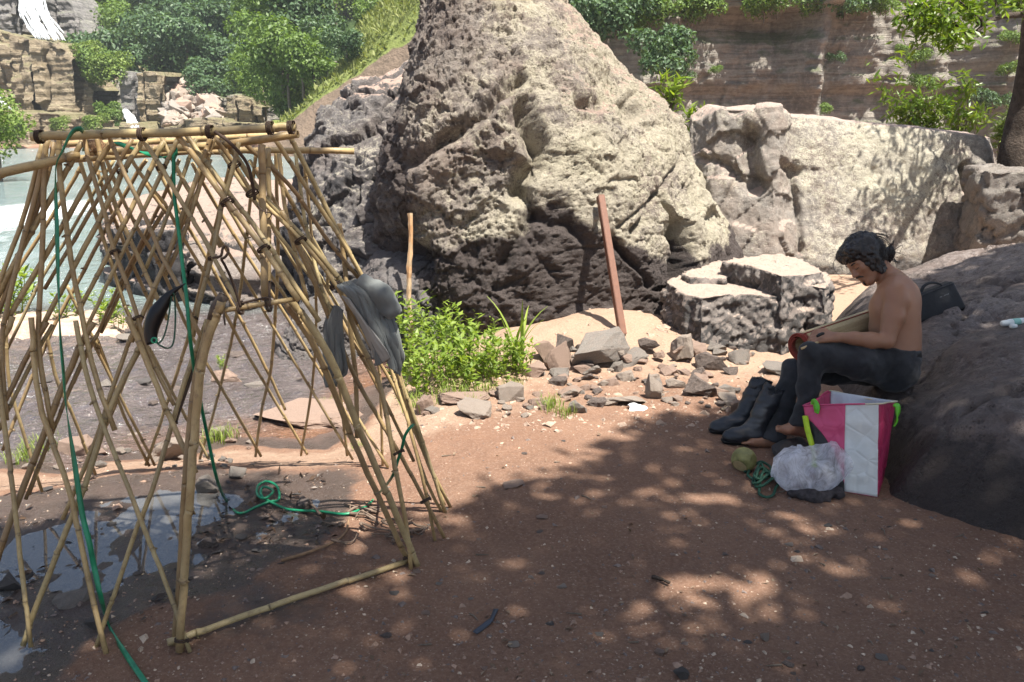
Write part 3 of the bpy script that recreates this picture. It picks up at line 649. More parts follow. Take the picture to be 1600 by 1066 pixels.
def seat_h(x, y):
    q = np.stack([x, y, 0 * x], 1)
    sd = poly_sd(x, y, SEAT_B) + 0.05 * fbm(q, 2.2, 3, 131)
    front = 1 - np.exp(-np.maximum(sd, 0) / 0.30)
    h = 0.60 * front + 0.075 * np.clip(sd, 0, 5) + 0.06 * sstep(0.5, 1.6, sd)
    h += 0.10 * sstep(0.2, 0.9, sd) * fbm(q, 1.0, 3, 132) + 0.034 * sstep(0.0, 0.2, sd) * fbm(q, 4.0, 4, 133) + 0.014 * fbm(q, 14, 3, 134)
    h += 0.16 * sstep(3.4, 5.2, x) * sstep(0.7, 1.6, sd)
    # seat hollow
    c = P(1400, 575, 4.42); w = np.exp(-((((x - c.x) / 0.26) ** 2 + ((y - c.y) / 0.27) ** 2) ** 1.5)); h = h * (1 - w) + 0.335 * w
    # groove between the two humps, behind the man
    a, b_ = P(1420, 560, 4.6), P(1560, 468, 5.0)
    d = seg_dist(x, y, [(a.x, a.y), (b_.x, b_.y)]); h -= 0.05 * np.exp(-(d / 0.10) ** 2)
    h = np.where(sd < 0, sd * 1.2, h)
    return h - 0.03, sd
def build_seat_rock():
    xs = np.arange(1.45, 7.0, 0.017); ys = np.arange(2.8, 7.9, 0.017); X, Y = np.meshgrid(xs, ys); x, y = X.ravel(), Y.ravel()
    h, sd = seat_h(x, y); q = np.stack([x, y, h], 1)
    w1, _, _ = worley(q, 11, 135); q[:, 2] -= 0.020 * sstep(0.30, 0.12, w1) * sstep(0.1, 0.3, sd)
    c1 = worley(q + 0.12 * fbm(q, 2.5, 3, 139)[:, None], 1.3, 136); q[:, 2] += 0.05 * (c1[2] - 0.5) * sstep(0.1, 0.5, sd); q[:, 2] -= 0.04 * sstep(0.05, 0.0, c1[1] - c1[0]) * sstep(0.1, 0.4, sd)
    k = (sd > -0.12).reshape(X.shape); n = len(xs)
    i = (np.arange(len(ys) - 1)[:, None] * n + np.arange(n - 1)[None, :])[k[:-1, :-1] & k[1:, 1:]]
    f = np.stack([i, i + 1, i + 1 + n, i + n], 1); u, inv = np.unique(f, return_inverse=True); f = inv.reshape(f.shape); q = q[u]; sd = sd[u]
    o = mesh_obj("seat_rock", q, f, M['rock_seat'])
    set_attr(o, "lichen", np.clip(0.3 + 0.4 * fbm(q, 2, 3, 137) + 0.35 * sstep(0.5, 0.8, q[:, 2]), 0, 1)); set_attr(o, "stain_shade", np.clip(0.75 * sstep(0.50, 0.15, q[:, 2]) + 0.2 * fbm(q, 1.5, 3, 138), 0, 1)); set_attr(o, "warm", np.clip(0.45 * sstep(0.55, 0.9, q[:, 2]), 0, 1))  # lit top painted lighter with height, shaded lower face painted darker
    origin_to(o, (3.6, 5, 0)); tag(o, "broad smooth dark grey rock the seated person leans on, right edge", "rock")
build_seat_rock()
def seat_z(x, y): return float(seat_h(np.array([x], float), np.array([y], float))[0][0])
# ================================================================== BACKGROUND: cliffs, slopes, waterfall
def cliff_mat(name, a, b_, dark, green, gamt, sc=1.0):
    b = NB(name); p = b.pos()
    st = b.noise(b.map(p, (0.22, 0.22, 4.0)), 1.1 * sc, 9, 0.75); n2 = b.noise(p, 1.3 * sc, 9, 0.75); n3 = b.noise(p, 5 * sc, 6, 0.75); vert = b.noise(b.map(p, (1.6, 1.6, 0.12)), 0.8 * sc, 6, 0.65)
    c = b.mix(b.ramp(st, (0.42, 0.0), (0.58, 1.0)), a, b_)
    c = b.mix(b.math('MULTIPLY', b.ramp(vert, (0.52, 0.0), (0.72, 1.0)), 0.6), c, dark)
    c = b.mix(b.math('MULTIPLY', b.ramp(n2, (0.55, 0.0), (0.75, 1.0)), 0.45), c, dark)
    c = b.mix(b.math('MULTIPLY', b.ramp(n3, (0.5, 0.0), (0.72, 1.0)), 0.5), c, tuple(min(1, x * 1.5) for x in b_)); c = b.mix(b.math('MULTIPLY', b.ramp(n3, (0.28, 1.0), (0.45, 0.0)), 0.5), c, tuple(x * 0.7 for x in dark))
    up = b.sep(b.nrm())[2]
    gm = b.ramp(b.math('ADD', b.math('MULTIPLY', up, 0.8), b.math('MULTIPLY', b.math('SUBTRACT', n2, 0.5), 1.2)), (0.45 - 0.3 * gamt, 0.0), (0.75 - 0.3 * gamt, 1.0))
    c = b.mix(b.math('MULTIPLY', gm, gamt), c, green)
    b.set("Base Color", c); b.set("Roughness", 0.9); b.set("Specular IOR Level", 0.15)
    b.set("Normal", b.bump(b.math('ADD', n2, b.math('ADD', b.math('MULTIPLY', st, 0.7), b.math('MULTIPLY', n3, 0.35))), 1.0, 0.35 / sc))
    return b.m
M['cliff_r'] = cliff_mat("brown_cliff", (0.240, 0.220, 0.196), (0.44, 0.400, 0.345), (0.165, 0.153, 0.142), (0.10, 0.14, 0.035), 0.55, 1.0)
M['cliff_l'] = cliff_mat("tan_cliff", (0.30, 0.235, 0.155), (0.42, 0.345, 0.245), (0.16, 0.14, 0.125), (0.12, 0.17, 0.05), 0.35, 0.6)
M['cliff_g'] = cliff_mat("grey_cliff", (0.20, 0.19, 0.185), (0.32, 0.30, 0.285), (0.11, 0.105, 0.105), (0.12, 0.17, 0.05), 0.25, 0.8)
def slope_mat(name, g1, g2_, rock, bare):
    b = NB(name); p = b.pos(); n1 = b.noise(p, 0.35, 7, 0.65); n2 = b.noise(p, 2.5, 6, 0.7); n3 = b.noise(p, 14, 4, 0.7)
    c = b.mix(b.ramp(n2, (0.3, 0.0), (0.7, 1.0)), g1, g2_); c = b.mix(b.math('MULTIPLY', b.ramp(n3, (0.4, 0.0), (0.7, 1.0)), 0.4), c, tuple(x * 0.5 for x in g1))
    c = b.mix(b.ramp(b.math('ADD', b.attr("bare"), b.math('MULTIPLY', b.math('SUBTRACT', n1, 0.5), 1.2)), (bare, 0.0), (bare + 0.15, 1.0)), c, b.mix(n2, tuple(x * 0.6 for x in rock), rock))
    b.set("Base Color", c); b.set("Roughness", 0.95); b.set("Specular IOR Level", 0.1); b.set("Normal", b.bump(n2, 0.8, 0.4))
    return b.m
M['slope_grass'] = slope_mat("grass_slope", (0.15, 0.19, 0.050), (0.25, 0.285, 0.095), (0.24, 0.18, 0.135), 0.62)
M['slope_wood'] = slope_mat("wooded_slope", (0.028, 0.050, 0.016), (0.06, 0.095, 0.03), (0.20, 0.15, 0.11), 0.80)
M['talus'] = simple("pale_scree", (0.42, 0.34, 0.28), 0.9, 0.3, 2.0, 0.5, 0.05, 0.2)

def wall_grid(name, x0, x1, z0, z1, yf, m, nx, nz, lean=0.0):
    xs = np.linspace(x0, x1, nx); zs = np.linspace(z0, z1, nz); X, Z = np.meshgrid(xs, zs); x, z = X.ravel(), Z.ravel()
    y = yf(x, z)
    i = (np.arange(nz - 1)[:, None] * nx + np.arange(nx - 1)[None, :]).ravel()
    f = np.stack([i, i + 1, i + 1 + nx, i + nx], 1)
    o = mesh_obj(name, np.stack([x, y, z], 1), f, m); tag(o, kind="structure"); return o
def build_cliff_right():
    def yf(x, z):
        q = np.stack([x, 0 * x, z], 1)
        y = 33 + 0.05 * (x - 6) + 0.30 * np.maximum(z - 1, 0) * 0.35
        y += 1.2 * fbm(q * np.array([1, 1, 0.25]), 0.16, 4, 201) + 0.45 * fbm(q * np.array([1, 1, 0.4]), 0.8, 4, 202) + 0.16 * fbm(q, 2.2, 4, 203) + 0.12 * (worley(q * np.array([0.7, 1, 1.6]), 1.0, 211)[2] - 0.5)
        lay = np.floor(z * 1.7 + 0.35 * fbm(q, 0.25, 2, 204)); y -= 0.16 * (vnoise(np.stack([lay * 0 + np.floor(x * 0.25 + 0.4 * fbm(q, 0.5, 2, 206)), lay * 0, lay], 1), 205) - 0.5)
        lay2 = np.floor(z * 5.5 + 0.5 * fbm(q, 0.4, 2, 207)); y -= 0.06 * (vnoise(np.stack([lay2 * 0, lay2 * 0, lay2], 1), 208) - 0.5)
        col = np.floor(x * 0.9 + 0.8 * fbm(q * np.array([1, 1, 0.15]), 0.4, 3, 209)); y -= 0.30 * (vnoise(np.stack([col, col * 0, np.floor(z / 3.1)], 1), 210) - 0.5)
        for px, amp, w, zt in ((1270, 1.3, 0.55, 9), (1462, 1.2, 0.7, 5.2), (1590, 1.6, 0.9, 9)):
            cx = PY(px, 80, 33).x + 0.25 * np.sin(z * 1.1 + px); y -= amp * np.exp(-((x - cx) / w) ** 2) * (0.7 + 0.6 * ridged(q, 0.9, 3, px)) * sstep(zt + 1, zt - 2, z)
        zz = PY(1200, 22, 33).z; xx = PY(1215, 22, 33).x
        y -= 1.0 * sstep(zz, zz + 0.25, z) * np.exp(-((x - xx) / 3.0) ** 4); y += 0.5 * sstep(1.0, 0.0, np.abs(z - zz + 0.5) / 0.5) * np.exp(-((x - xx) / 2.0) ** 4)
        zb = PY(1200, 125, 33).z; y += 0.5 * sstep(zb, zb - 0.6, z)
        return y
    wall_grid("cliff", -2.0, 46.0, -1.5, 16.0, yf, M['cliff_r'], 620, 260)
build_cliff_right()
def px_x(px, Y): return PY(px, 200, Y).x
def pz(py, Y): return PY(400, py, Y).z
def build_left_background():
    # ---- wooded hillside behind everything
    def hill(x, y):
        q = np.stack([x, y, 0 * x], 1)
        base = 0.5 + 0.95 * np.maximum(y - 74, 0) * 0.62 + 7.0 * sstep(-25, 5, x) * sstep(72, 84, y)
        return base + 2.4 * fbm(q, 0.05, 4, 220) + 0.9 * fbm(q, 0.22, 3, 221)
    global HILL
    HILL = hill
    xs = np.linspace(-85, 40, 190); ys = np.linspace(70, 150, 120); X, Y = np.meshgrid(xs, ys); x, y = X.ravel(), Y.ravel()
    z = hill(x, y); n = len(xs); i = (np.arange(len(ys) - 1)[:, None] * n + np.arange(n - 1)[None, :]).ravel()
    o = mesh_obj("hillside", np.stack([x, y, z], 1), np.stack([i, i + 1, i + 1 + n, i + n], 1), M['slope_wood'])
    set_attr(o, "bare", np.zeros(len(x))); tag(o, kind="structure")
    # ---- grassy slope rising to the right behind the dark boulder
    Y0 = 50.0
    prof = [(440, 186), (470, 168), (500, 140), (530, 118), (565, 95), (600, 62), (640, 25), (700, -40), (900, -120)]
    cx = np.array([px_x(a, Y0) for a, b_ in prof]); cz = np.array([pz(b_, Y0) for a, b_ in prof])
    def gsl(x, y):
        q = np.stack([x, y, 0 * x], 1); lip = np.interp(x, cx, cz)
        s = (y - (Y0 - 4))
        h = np.where(s < 4, -1.2 + (lip + 1.2) * np.clip(s / 4, 0, 1) ** 0.6, lip + (s - 4) * 0.55)
        x0 = px_x(425, Y0); return h + 0.5 * fbm(q, 0.25, 4, 225) * sstep(0, 3, s) + 0.25 * fbm(q, 1.0, 3, 226) - 9.0 * sstep(x0 + 4.5, x0 - 0.5, x + 0.8 * fbm(q, 0.3, 3, 228) - 0.10 * s) * sstep(3.5, 8, s)
    global GSL
    GSL = gsl
    xs = np.linspace(px_x(425, Y0), 16, 200); ys = np.linspace(Y0 - 4.5, Y0 + 26, 130); X, Y = np.meshgrid(xs, ys); x, y = X.ravel(), Y.ravel(); z = gsl(x, y)
    n = len(xs); i = (np.arange(len(ys) - 1)[:, None] * n + np.arange(n - 1)[None, :]).ravel()
    o = mesh_obj("grassy_slope", np.stack([x, y, z], 1), np.stack([i, i + 1, i + 1 + n, i + n], 1), M['slope_grass'])
    set_attr(o, "bare", np.clip(1.2 * sstep(3.4, 2.4, y - (Y0 - 4)) + 0.25, 0, 1)); tag(o, kind="structure")
    # ---- left cliffs: blocks in tiers
    def block_wall(name, pxs, py_top, py_bot, Yd, m, seed, bs=0.30, depth=1.4, thick=6.0):
        x0, x1 = px_x(pxs[0], Yd), px_x(pxs[1], Yd); tops = [pz(t, Yd) for t in py_top]; z0 = pz(py_bot, Yd) - 0.6
        nx = max(40, int((x1 - x0) / 0.13)); nz = 90
        us = np.linspace(0, 1, nx); xs = x0 + (x1 - x0) * us; zt = np.interp(us, np.linspace(0, 1, len(tops)), tops)
        zt = zt + 0.6 * (vnoise(np.stack([np.floor(xs * 0.6), 0 * xs, 0 * xs], 1), seed) - 0.5)
        rows = []
        for t in np.linspace(0, 1, nz): rows.append(np.stack([xs, 0 * xs + Yd, z0 + (zt - z0) * t], 1))
        p = np.vstack(rows); q = p.copy()
        wob = 0.35 * fbm(q, 0.5, 3, seed + 9)
        colc = np.floor(q[:, 0] * bs * 1.5 + wob); lay = np.floor(q[:, 2] * bs * 1.4 + 0.3 * colc + wob)
        y = q[:, 1] + depth * 0.9 * (vnoise(np.stack([colc, 0 * colc, 0 * colc], 1), seed + 1) - 0.5) + depth * 0.7 * (vnoise(np.stack([colc, 0 * lay, lay], 1), seed + 2) - 0.5)
        lay2 = np.floor(q[:, 2] * 2.3 + wob); y += 0.30 * (vnoise(np.stack([colc, 0 * lay2, lay2], 1), seed + 3) - 0.5)
        fr = np.abs((q[:, 0] * bs * 1.5 + wob) - colc - 0.5); y += 1.2 * sstep(0.43, 0.5, fr)
        y += 0.5 * fbm(q, 0.4, 3, seed + 4) + 0.15 * fbm(q, 2.5, 3, seed + 5) + 0.10 * (q[:, 2] - z0)
        p[:, 1] = y
        last = p[-nx:].copy()
        for k in (0.4, 1.0, 2.5, thick):
            r = last.copy(); r[:, 1] += k; r[:, 2] += 0.03 * k + 0.15 * fbm(r, 1.0, 2, seed + 6); p = np.vstack([p, r])
        nr = nz + 4
        i = (np.arange(nr - 1)[:, None] * nx + np.arange(nx - 1)[None, :]).ravel()
        o = mesh_obj(name, p, np.stack([i, i + 1, i + 1 + nx, i + nx], 1), m); tag(o, kind="structure"); return o
    block_wall("cliff", (-90, 300), (20, 40, 52, 70, 100, 118, 120), 225, 76, M['cliff_l'], 225, 0.4, 1.0)
    block_wall("cliff", (120, 480), (150, 128, 130, 140, 150, 150, 150), 225, 75, M['cliff_r'], 227, 0.4, 1.0)
    block_wall("cliff", (-70, 28), (30, 70, 75), 215, 71, M['cliff_l'], 230)
    block_wall("cliff", (16, 64), (48, 62), 205, 70, M['cliff_l'], 240)
    block_wall("cliff", (58, 118), (55, 60, 64, 90), 205, 69, M['cliff_l'], 250)
    block_wall("cliff", (108, 156), (78, 118, 140), 205, 71, M['cliff_l'], 260)
    block_wall("cliff", (-70, 46), (-90, -60, -40), 90, 78, M['cliff_g'], 270, 0.4)
    block_wall("cliff", (34, 100), (-90, -70, -70), 90, 81, M['cliff_g'], 275, 0.4)
    block_wall("cliff", (88, 152), (-60, -20, 20, 52), 110, 79, M['cliff_g'], 280, 0.4)
    block_wall("cliff", (190, 222), (108, 112), 215, 69, M['cliff_g'], 290, 0.5, 0.5)
    block_wall("cliff", (218, 258), (120, 116, 118), 215, 68, M['cliff_l'], 300, 0.5, 0.8)
    block_wall("cliff", (-80, 172), (182, 178, 184, 186), 232, 65, M['cliff_l'], 310, 0.4, 1.2)
    block_wall("cliff", (150, 480), (196, 200, 190, 196, 192), 236, 64, M['cliff_l'], 320, 0.4, 1.2)
    block_wall("cliff", (355, 412), (150, 155, 165), 215, 66, M['cliff_l'], 330, 0.5, 1.0)
    block_wall("cliff", (455, 530), (130, 108, 100), 215, 60, M['cliff_r'], 340, 0.4, 1.0)
    # ---- waterfalls
    b = NB("falling_water"); p = b.map(b.pos(), (2.2, 2.2, 0.35)); n = b.noise(p, 1.6, 6, 0.7, 0.4); n2 = b.noise(p, 6, 4, 0.7)
    b.set("Base Color", b.mix(b.ramp(b.mix(0.4, n, n2), (0.35, 0.0), (0.6, 1.0)), (0.50, 0.56, 0.60), (0.92, 0.94, 0.95))); b.set("Roughness", 0.55); b.set("Normal", b.bump(n, 0.8, 0.3))
    al = b.math('MULTIPLY', b.attr("edge"), b.ramp(b.mix(0.45, n, n2), (0.36, 0.10), (0.56, 1.0)), True); b.set("Alpha", al); M['fall'] = b.m
    def fall(name, left, right, Yt, Yb, seed, label):
        """left/right: pixel outlines top to bottom"""
        rng = np.random.default_rng(seed); k = 30; s = np.linspace(0, 1, k); VV = []
        li = [np.interp(s, np.linspace(0, 1, len(left)), [c[j] for c in left]) for j in (0, 1)]; ri = [np.interp(s, np.linspace(0, 1, len(right)), [c[j] for c in right]) for j in (0, 1)]
        nst = 46
        for q in range(nst):
            u0 = rng.beta(1.5, 1.5); u1 = np.clip(u0 + rng.normal() * 0.10, 0.0, 1.0); a0, a1 = sorted((rng.uniform(0, 0.35) if rng.random() < 0.7 else 0.0, rng.uniform(0.6, 1.0) if rng.random() < 0.55 else 1.0)); c = []
            for t in np.linspace(a0, a1, 18):
                u = u0 + (u1 - u0) * t; x_ = np.interp(t, s, li[0]) * (1 - u) + np.interp(t, s, ri[0]) * u; y_ = np.interp(t, s, li[1]) * (1 - u) + np.interp(t, s, ri[1]) * u
                v = PY(x_, y_, Yt + (Yb - Yt) * t ** 1.4); c.append((v.x + 0.12 * math.sin(7 * t + q), v.y - 0.6 * math.sin(math.pi * u) + rng.normal() * 0.05, v.z))
            w = (PY(right[0][0], 0, Yt).x - PY(left[0][0], 0, Yt).x) * rng.uniform(0.03, 0.10); w = max(w, 0.08); pr = np.sin(np.linspace(0.25, math.pi - 0.15, 18)) ** 0.6
            VV.append(tube(np.array(c), w * pr * np.linspace(0.7, 1.25, 18), 6, True, (1.0, 0.5)))
        V_, F_ = merge(VV); V_ = V_ + 0.06 * np.stack([fbm(V_, 3.0, 2, seed + i) for i in range(3)], 1)
        o = mesh_obj(name, V_, F_, M['fall']); set_attr(o, "edge", np.full(len(V_), 0.92))
        tag(o, kind="structure"); return o
    fall("waterfall", [(36, -80), (32, -20), (30, 12), (38, 36), (52, 62)], [(78, -80), (72, 0), (82, 28), (94, 44), (104, 64)], 77.2, 72.2, 350, "")
    fall("waterfall", [(-20, 140), (-14, 160), (-6, 176)], [(-2, 132), (4, 152), (16, 172)], 68, 65.5, 353, "")
    fall("waterfall", [(197, 172), (201, 184), (206, 200)], [(200, 170), (208, 184), (219, 200)], 66.6, 64.6, 356, "")
build_left_background()

def build_haze():
    b = bpy.data.materials.new("valley_haze"); b.use_nodes = True; t = b.node_tree
    for n in list(t.nodes): t.nodes.remove(n)
    out = t.nodes.new("ShaderNodeOutputMaterial"); v = t.nodes.new("ShaderNodeVolumePrincipled"); v.inputs["Color"].default_value = (0.86, 0.92, 0.97, 1); v.inputs["Density"].default_value = 0.0007; v.inputs["Anisotropy"].default_value = 0.2; t.links.new(v.outputs[0], out.inputs["Volume"])
    x, y0, y1, z0, z1 = 215, -215, 215, -6, 80
    vs = [(-x, y0, z0), (x, y0, z0), (x, y1, z0), (-x, y1, z0), (-x, y0, z1), (x, y0, z1), (x, y1, z1), (-x, y1, z1)]
    o = mesh_obj("haze", np.array(vs, float), [[3, 2, 1, 0], [4, 5, 6, 7], [0, 1, 5, 4], [1, 2, 6, 5], [2, 3, 7, 6], [3, 0, 4, 7]], b, None, False); tag(o, "thin pale haze filling the valley air", kind="stuff")
build_haze()
# ================================================================== BAMBOO FRAME
def bamboo_mat():
    b = NB("dry_bamboo"); o = b.obj(); rn = b.rand()
    n1 = b.noise(b.map(o, (1, 1, 1)), 6, 5, 0.6); n2 = b.noise(o, 45, 5, 0.7)
    c = b.mix(b.ramp(n1, (0.35, 0.0), (0.65, 1.0)), (0.34, 0.23, 0.105), (0.49, 0.37, 0.185))
    c = b.mix(b.math('MULTIPLY', b.ramp(rn, (0.5, 0.0), (1.0, 1.0)), 0.45), c, (0.33, 0.31, 0.17))
    c = b.mix(b.math('MULTIPLY', b.ramp(rn, (0.0, 1.0), (0.25, 0.0)), 0.7), c, (0.19, 0.11, 0.055))
    c = b.mix(b.math('MULTIPLY', b.ramp(n2, (0.50, 0.0), (0.72, 1.0)), 0.65), c, (0.15, 0.095, 0.052)); n3 = b.noise(o, 2.5, 3, 0.6); c = b.mix(b.math('MULTIPLY', b.ramp(n3, (0.5, 0.0), (0.68, 1.0)), 0.5), c, (0.24, 0.19, 0.125))
    c = b.mix(b.attr("node"), c, (0.075, 0.05, 0.032))
    b.set("Base Color", c); b.set("Roughness", 0.42); b.set("Specular IOR Level", 0.4)
    b.set("Normal", b.bump(n2, 0.25, 0.004)); return b.m
M['bamboo'] = bamboo_mat()
M['bamboo_dark'] = simple("smoked_bamboo", (0.075, 0.052, 0.036), 0.5, 0.4, 12)
M['cord'] = simple("dark_fibre_cord", (0.06, 0.038, 0.026), 0.85, 0.4, 60)
M['straw'] = simple("straw_fibre", (0.24, 0.135, 0.065), 0.9, 0.35, 60)
M['green_strap'] = simple("green_plastic_strap", (0.012, 0.20, 0.095), 0.35, 0.3, 25, 0.2, 0.003, 0.5)
M['green_cord'] = simple("dark_green_cord", (0.02, 0.075, 0.045), 0.7, 0.3, 80)
def pole_mesh(name, ctrl, r, parent, rng, mat_=None, spacing=0.25, r2=None):
    r = r * (0.79 if r < 0.0145 else 0.88) * rng.uniform(0.86, 1.12)
    if r2 is None: r2 = r * rng.uniform(0.86, 1.0)
    raw = catmull(ctrl, 80); L = np.concatenate([[0], np.cumsum(np.linalg.norm(np.diff(raw, axis=0), axis=1))]); tot = L[-1]
    nodes = []; s = rng.uniform(0.03, 0.12)
    while s < tot - 0.02: nodes.append(s); s += spacing * rng.uniform(0.75, 1.3)
    st = [0.0]; nd = [0.0]; rr = [1.0]
    def add(a, n_, k):
        if a > st[-1] + 0.0015 and a < tot - 0.0015: st.append(a); nd.append(n_); rr.append(k)
    prev = 0.0
    for q in nodes:
        for w in (0.33, 0.66): add(prev + (q - prev) * w, 0.0, rng.uniform(0.95, 1.02))
        for off, n_, k in ((-0.012, 0.0, 0.99), (-0.004, 0.12, 1.05), (0.0, 0.75, 1.02), (0.003, 0.12, 1.09), (0.010, 0.05, 1.01), (0.018, 0.0, 0.98)): add(q + off, n_, k)
        prev = q
    add((prev + tot) / 2, 0.0, 0.98); st.append(tot); nd.append(0.0); rr.append(1.0)
    st = np.array(st); c = np.stack([np.interp(st, L, raw[:, k]) for k in range(3)], 1)
    rad = np.array(rr) * (r if r2 is None else np.interp(st / tot, [0, 1], [r, r2])); ns = 9
    c = c + rng.normal(scale=r * 0.10, size=c.shape)
    v, f = tube(c, rad, ns, cap=False); nodea = np.repeat(nd, ns)
    n = len(c); t, u, w = frames(c); a = np.linspace(0, 2 * math.pi, ns, endpoint=False); ring = lambda k, q, off: c[k] + off * t[k] + rad[k] * q * (np.cos(a)[:, None] * u[k] + np.sin(a)[:, None] * w[k])
    for k, sg in ((0, 1), (n - 1, -1)):                    # hollow cut ends, inner shade painted dark through the node mask
        b0 = len(v); v = np.vstack([v, ring(k, 0.72, 0), ring(k, 0.66, sg * 0.03)]); nodea = np.concatenate([nodea, np.full(ns, 0.15), np.full(ns, 1.0)])
        o0 = k * ns
        for i in range(ns):
            j = (i + 1) % ns
            q1 = [o0 + i, o0 + j, b0 + j, b0 + i]; q2 = [b0 + i, b0 + j, b0 + ns + j, b0 + ns + i]
            f += [q1[::-1] if sg > 0 else q1, q2[::-1] if sg > 0 else q2]
        cap = [b0 + ns + i for i in range(ns)]; f.append(cap if sg < 0 else cap[::-1])
    # small branch stubs on some nodes
    stubs = []
    for q in nodes:
        if rng.random() < 0.45:
            k = int(np.argmin(abs(st - q))); ang = rng.uniform(0, 6.28); d = math.cos(ang) * u[k] + math.sin(ang) * w[k]
            p0 = c[k] + d * rad[k] * 0.8; p1 = c[k] + d * (rad[k] + 0.008) + t[k] * 0.006; stubs.append(tube(np.array([p0, p1]), [0.0045, 0.0032], 5))
    parts = [(v, f)] + stubs; V, F = merge(parts)
    o = mesh_obj(name, V, F, mat_ or M['bamboo'], parent); at = np.concatenate([nodea, np.full(len(V) - len(v), 0.5)]); set_attr(o, "node", at)
    return o
D_N0 = depth_of(G(150, 1015)); D_T = 2.72
def dnear(x, y): return 1.0 / np.interp(y, [215, 1015, 1100], [1 / D_T, 1 / D_N0, 1 / D_N0 + 0.016])
FEET = [(-60, 800), (66, 768), (149, 741), (242, 727), (326, 717), (408, 713), (480, 710), (551, 718), (606, 731), (700, 790)]
def dfar(x, y):
    # follow the pole's own lean: ground row under this column, upper rim at 3.3 m
    yg = np.interp(x, [f[0] for f in FEET], [f[1] for f in FEET]); dg = depth_of(G(x, yg)); return 1.0 / np.interp(y, [240, yg], [1 / 3.30, 1 / dg])
def build_frame():
    rng = np.random.default_rng(11)
    root = empty("bamboo_frame", (-1.25, 3.2, 0)); tag(root, "open lattice hut frame of crossed bamboo poles with a trapezoid doorway", "bamboo frame")
    def add(pts, dep, r, off=0.0, m=None, name="pole"):
        """dep: 'n', 'f' or (d0, d1) inverse-depth interpolated along y"""
        ys = [p[1] for p in pts]; out = []
        cum = np.concatenate([[0], np.cumsum([math.hypot(b[0] - a[0], b[1] - a[1]) for a, b in zip(pts[:-1], pts[1:])])]); cum = cum / cum[-1]
        for k, (x, y) in enumerate(pts):
            d = dnear(x, y) if dep == 'n' else dfar(x, y) if dep == 'f' else 1.0 / (1 / dep[0] + (1 / dep[1] - 1 / dep[0]) * cum[k])
            out.append(P(x, y, d + off))
        return pole_mesh(name, out, r, root, rng, m)
    gd = lambda x, y: depth_of(G(x, y))
    n = lambda pts, r=0.0112, off=0.0, m=None: add(pts, 'n', r, off, m)
    # --- near wall, poles leaning right (\)
    n([(118, 501), (145, 620), (205, 775), (262, 920), (297, 1019)], 0.0115, -0.014)
    n([(93, 205), (93, 267), (110, 400), (125, 474), (146, 580), (180, 672)], 0.0125, 0.008)
    n([(49, 496), (60, 620), (110, 775), (141, 920), (166, 1022)], 0.0115, -0.014)
    n([(74, 205), (70, 263), (65, 400), (60, 508), (62, 560), (82, 669)], 0.0125, 0.008)
    n([(-8, 560), (9, 680), (24, 800), (37, 920), (49, 1012)], 0.0115, -0.014)
    n([(76, 215), (56, 300), (25, 420), (8, 490), (3, 560), (10, 657)], 0.0125, 0.006)
    n([(66, 222), (40, 330), (7, 420), (-20, 500)], 0.0115, 0.02)
    n([(84, 222), (70, 290), (46, 360), (22, 420), (-14, 520)], 0.0115, 0.035)
    n([(131, 208), (137, 243), (158, 315), (180, 394), (196, 438), (216, 497), (225, 535), (245, 580), (272, 634)], 0.0108, 0.006)
    n([(200, 495), (222, 546), (245, 603), (268, 662), (293, 712), (306, 740)], 0.0115, -0.014)
    n([(170, 205), (172, 218), (191, 263), (221, 324), (245, 383), (263, 420), (279, 447), (301, 499), (319, 537)], 0.0108, -0.012)
    n([(220, 206), (222, 218), (252, 261), (286, 320), (313, 362), (335, 405), (376, 481)], 0.0108, -0.012)
    # --- near wall, poles leaning left (/)
    n([(20, 495), (6, 530), (-14, 575)], 0.0115, 0.012)
    n([(74, 503), (48, 547), (9, 625), (-12, 668)], 0.0125, 0.012)
    n([(146, 505), (123, 545), (84, 640), (24, 794), (-6, 880)], 0.0130, 0.012)
    n([(222, 535), (171, 640), (135, 752), (67, 920), (36, 1008)], 0.0130, 0.012)
    n([(129, 222), (95, 283), (29, 398), (8, 440), (-16, 490)], 0.0108, 0.026)
    n([(174, 221), (147, 266), (110, 333), (68, 405), (11, 499)], 0.0108, 0.026)
    n([(224, 218), (191, 270), (165, 326), (122, 405), (65, 512)], 0.0108, 0.014)
    n([(277, 218), (240, 297), (189, 400), (135, 512)], 0.0108, 0.014)
    n([(330, 214), (312, 263), (290, 324), (256, 415), (220, 499), (205, 535)], 0.0112, 0.014)
    n([(334, 216), (316, 275), (286, 370), (258, 430)], 0.0105, 0.032, )
    n([(373, 222), (364, 262), (345, 330), (328, 415), (313, 463), (301, 526)], 0.0112, 0.016)
    n([(324, 500), (301, 560), (281, 620), (265, 676), (234, 778), (211, 834), (149, 1014)], 0.0120, 0.014)
    n([(330, 500), (308, 556), (288, 616), (270, 668)], 0.0135, 0.030, M['bamboo_dark'])
    for k_, pl in enumerate(([(83, 508), (57, 552), (18, 630), (-2, 672)], [(154, 520), (131, 558), (92, 650), (40, 780)], [(214, 500), (178, 600), (148, 690), (98, 812)], [(256, 222), (219, 297), (168, 400), (120, 490)], [(206, 218), (170, 282), (118, 372), (70, 452)], [(150, 210), (166, 280), (196, 360), (232, 436), (262, 500)], [(250, 210), (276, 262), (310, 322), (345, 386)], [(306, 216), (286, 275), (258, 345), (228, 420)])):
        n(pl, 0.0098, 0.034 + 0.004 * k_)
    # --- doorway
    dl = gd(278, 1016); dr = gd(650, 885)
    add([(347, 470), (322, 540), (308, 620), (300, 740), (290, 870), (280, 1018)], (2.62, dl), 0.0145, -0.02, None, "door_post")
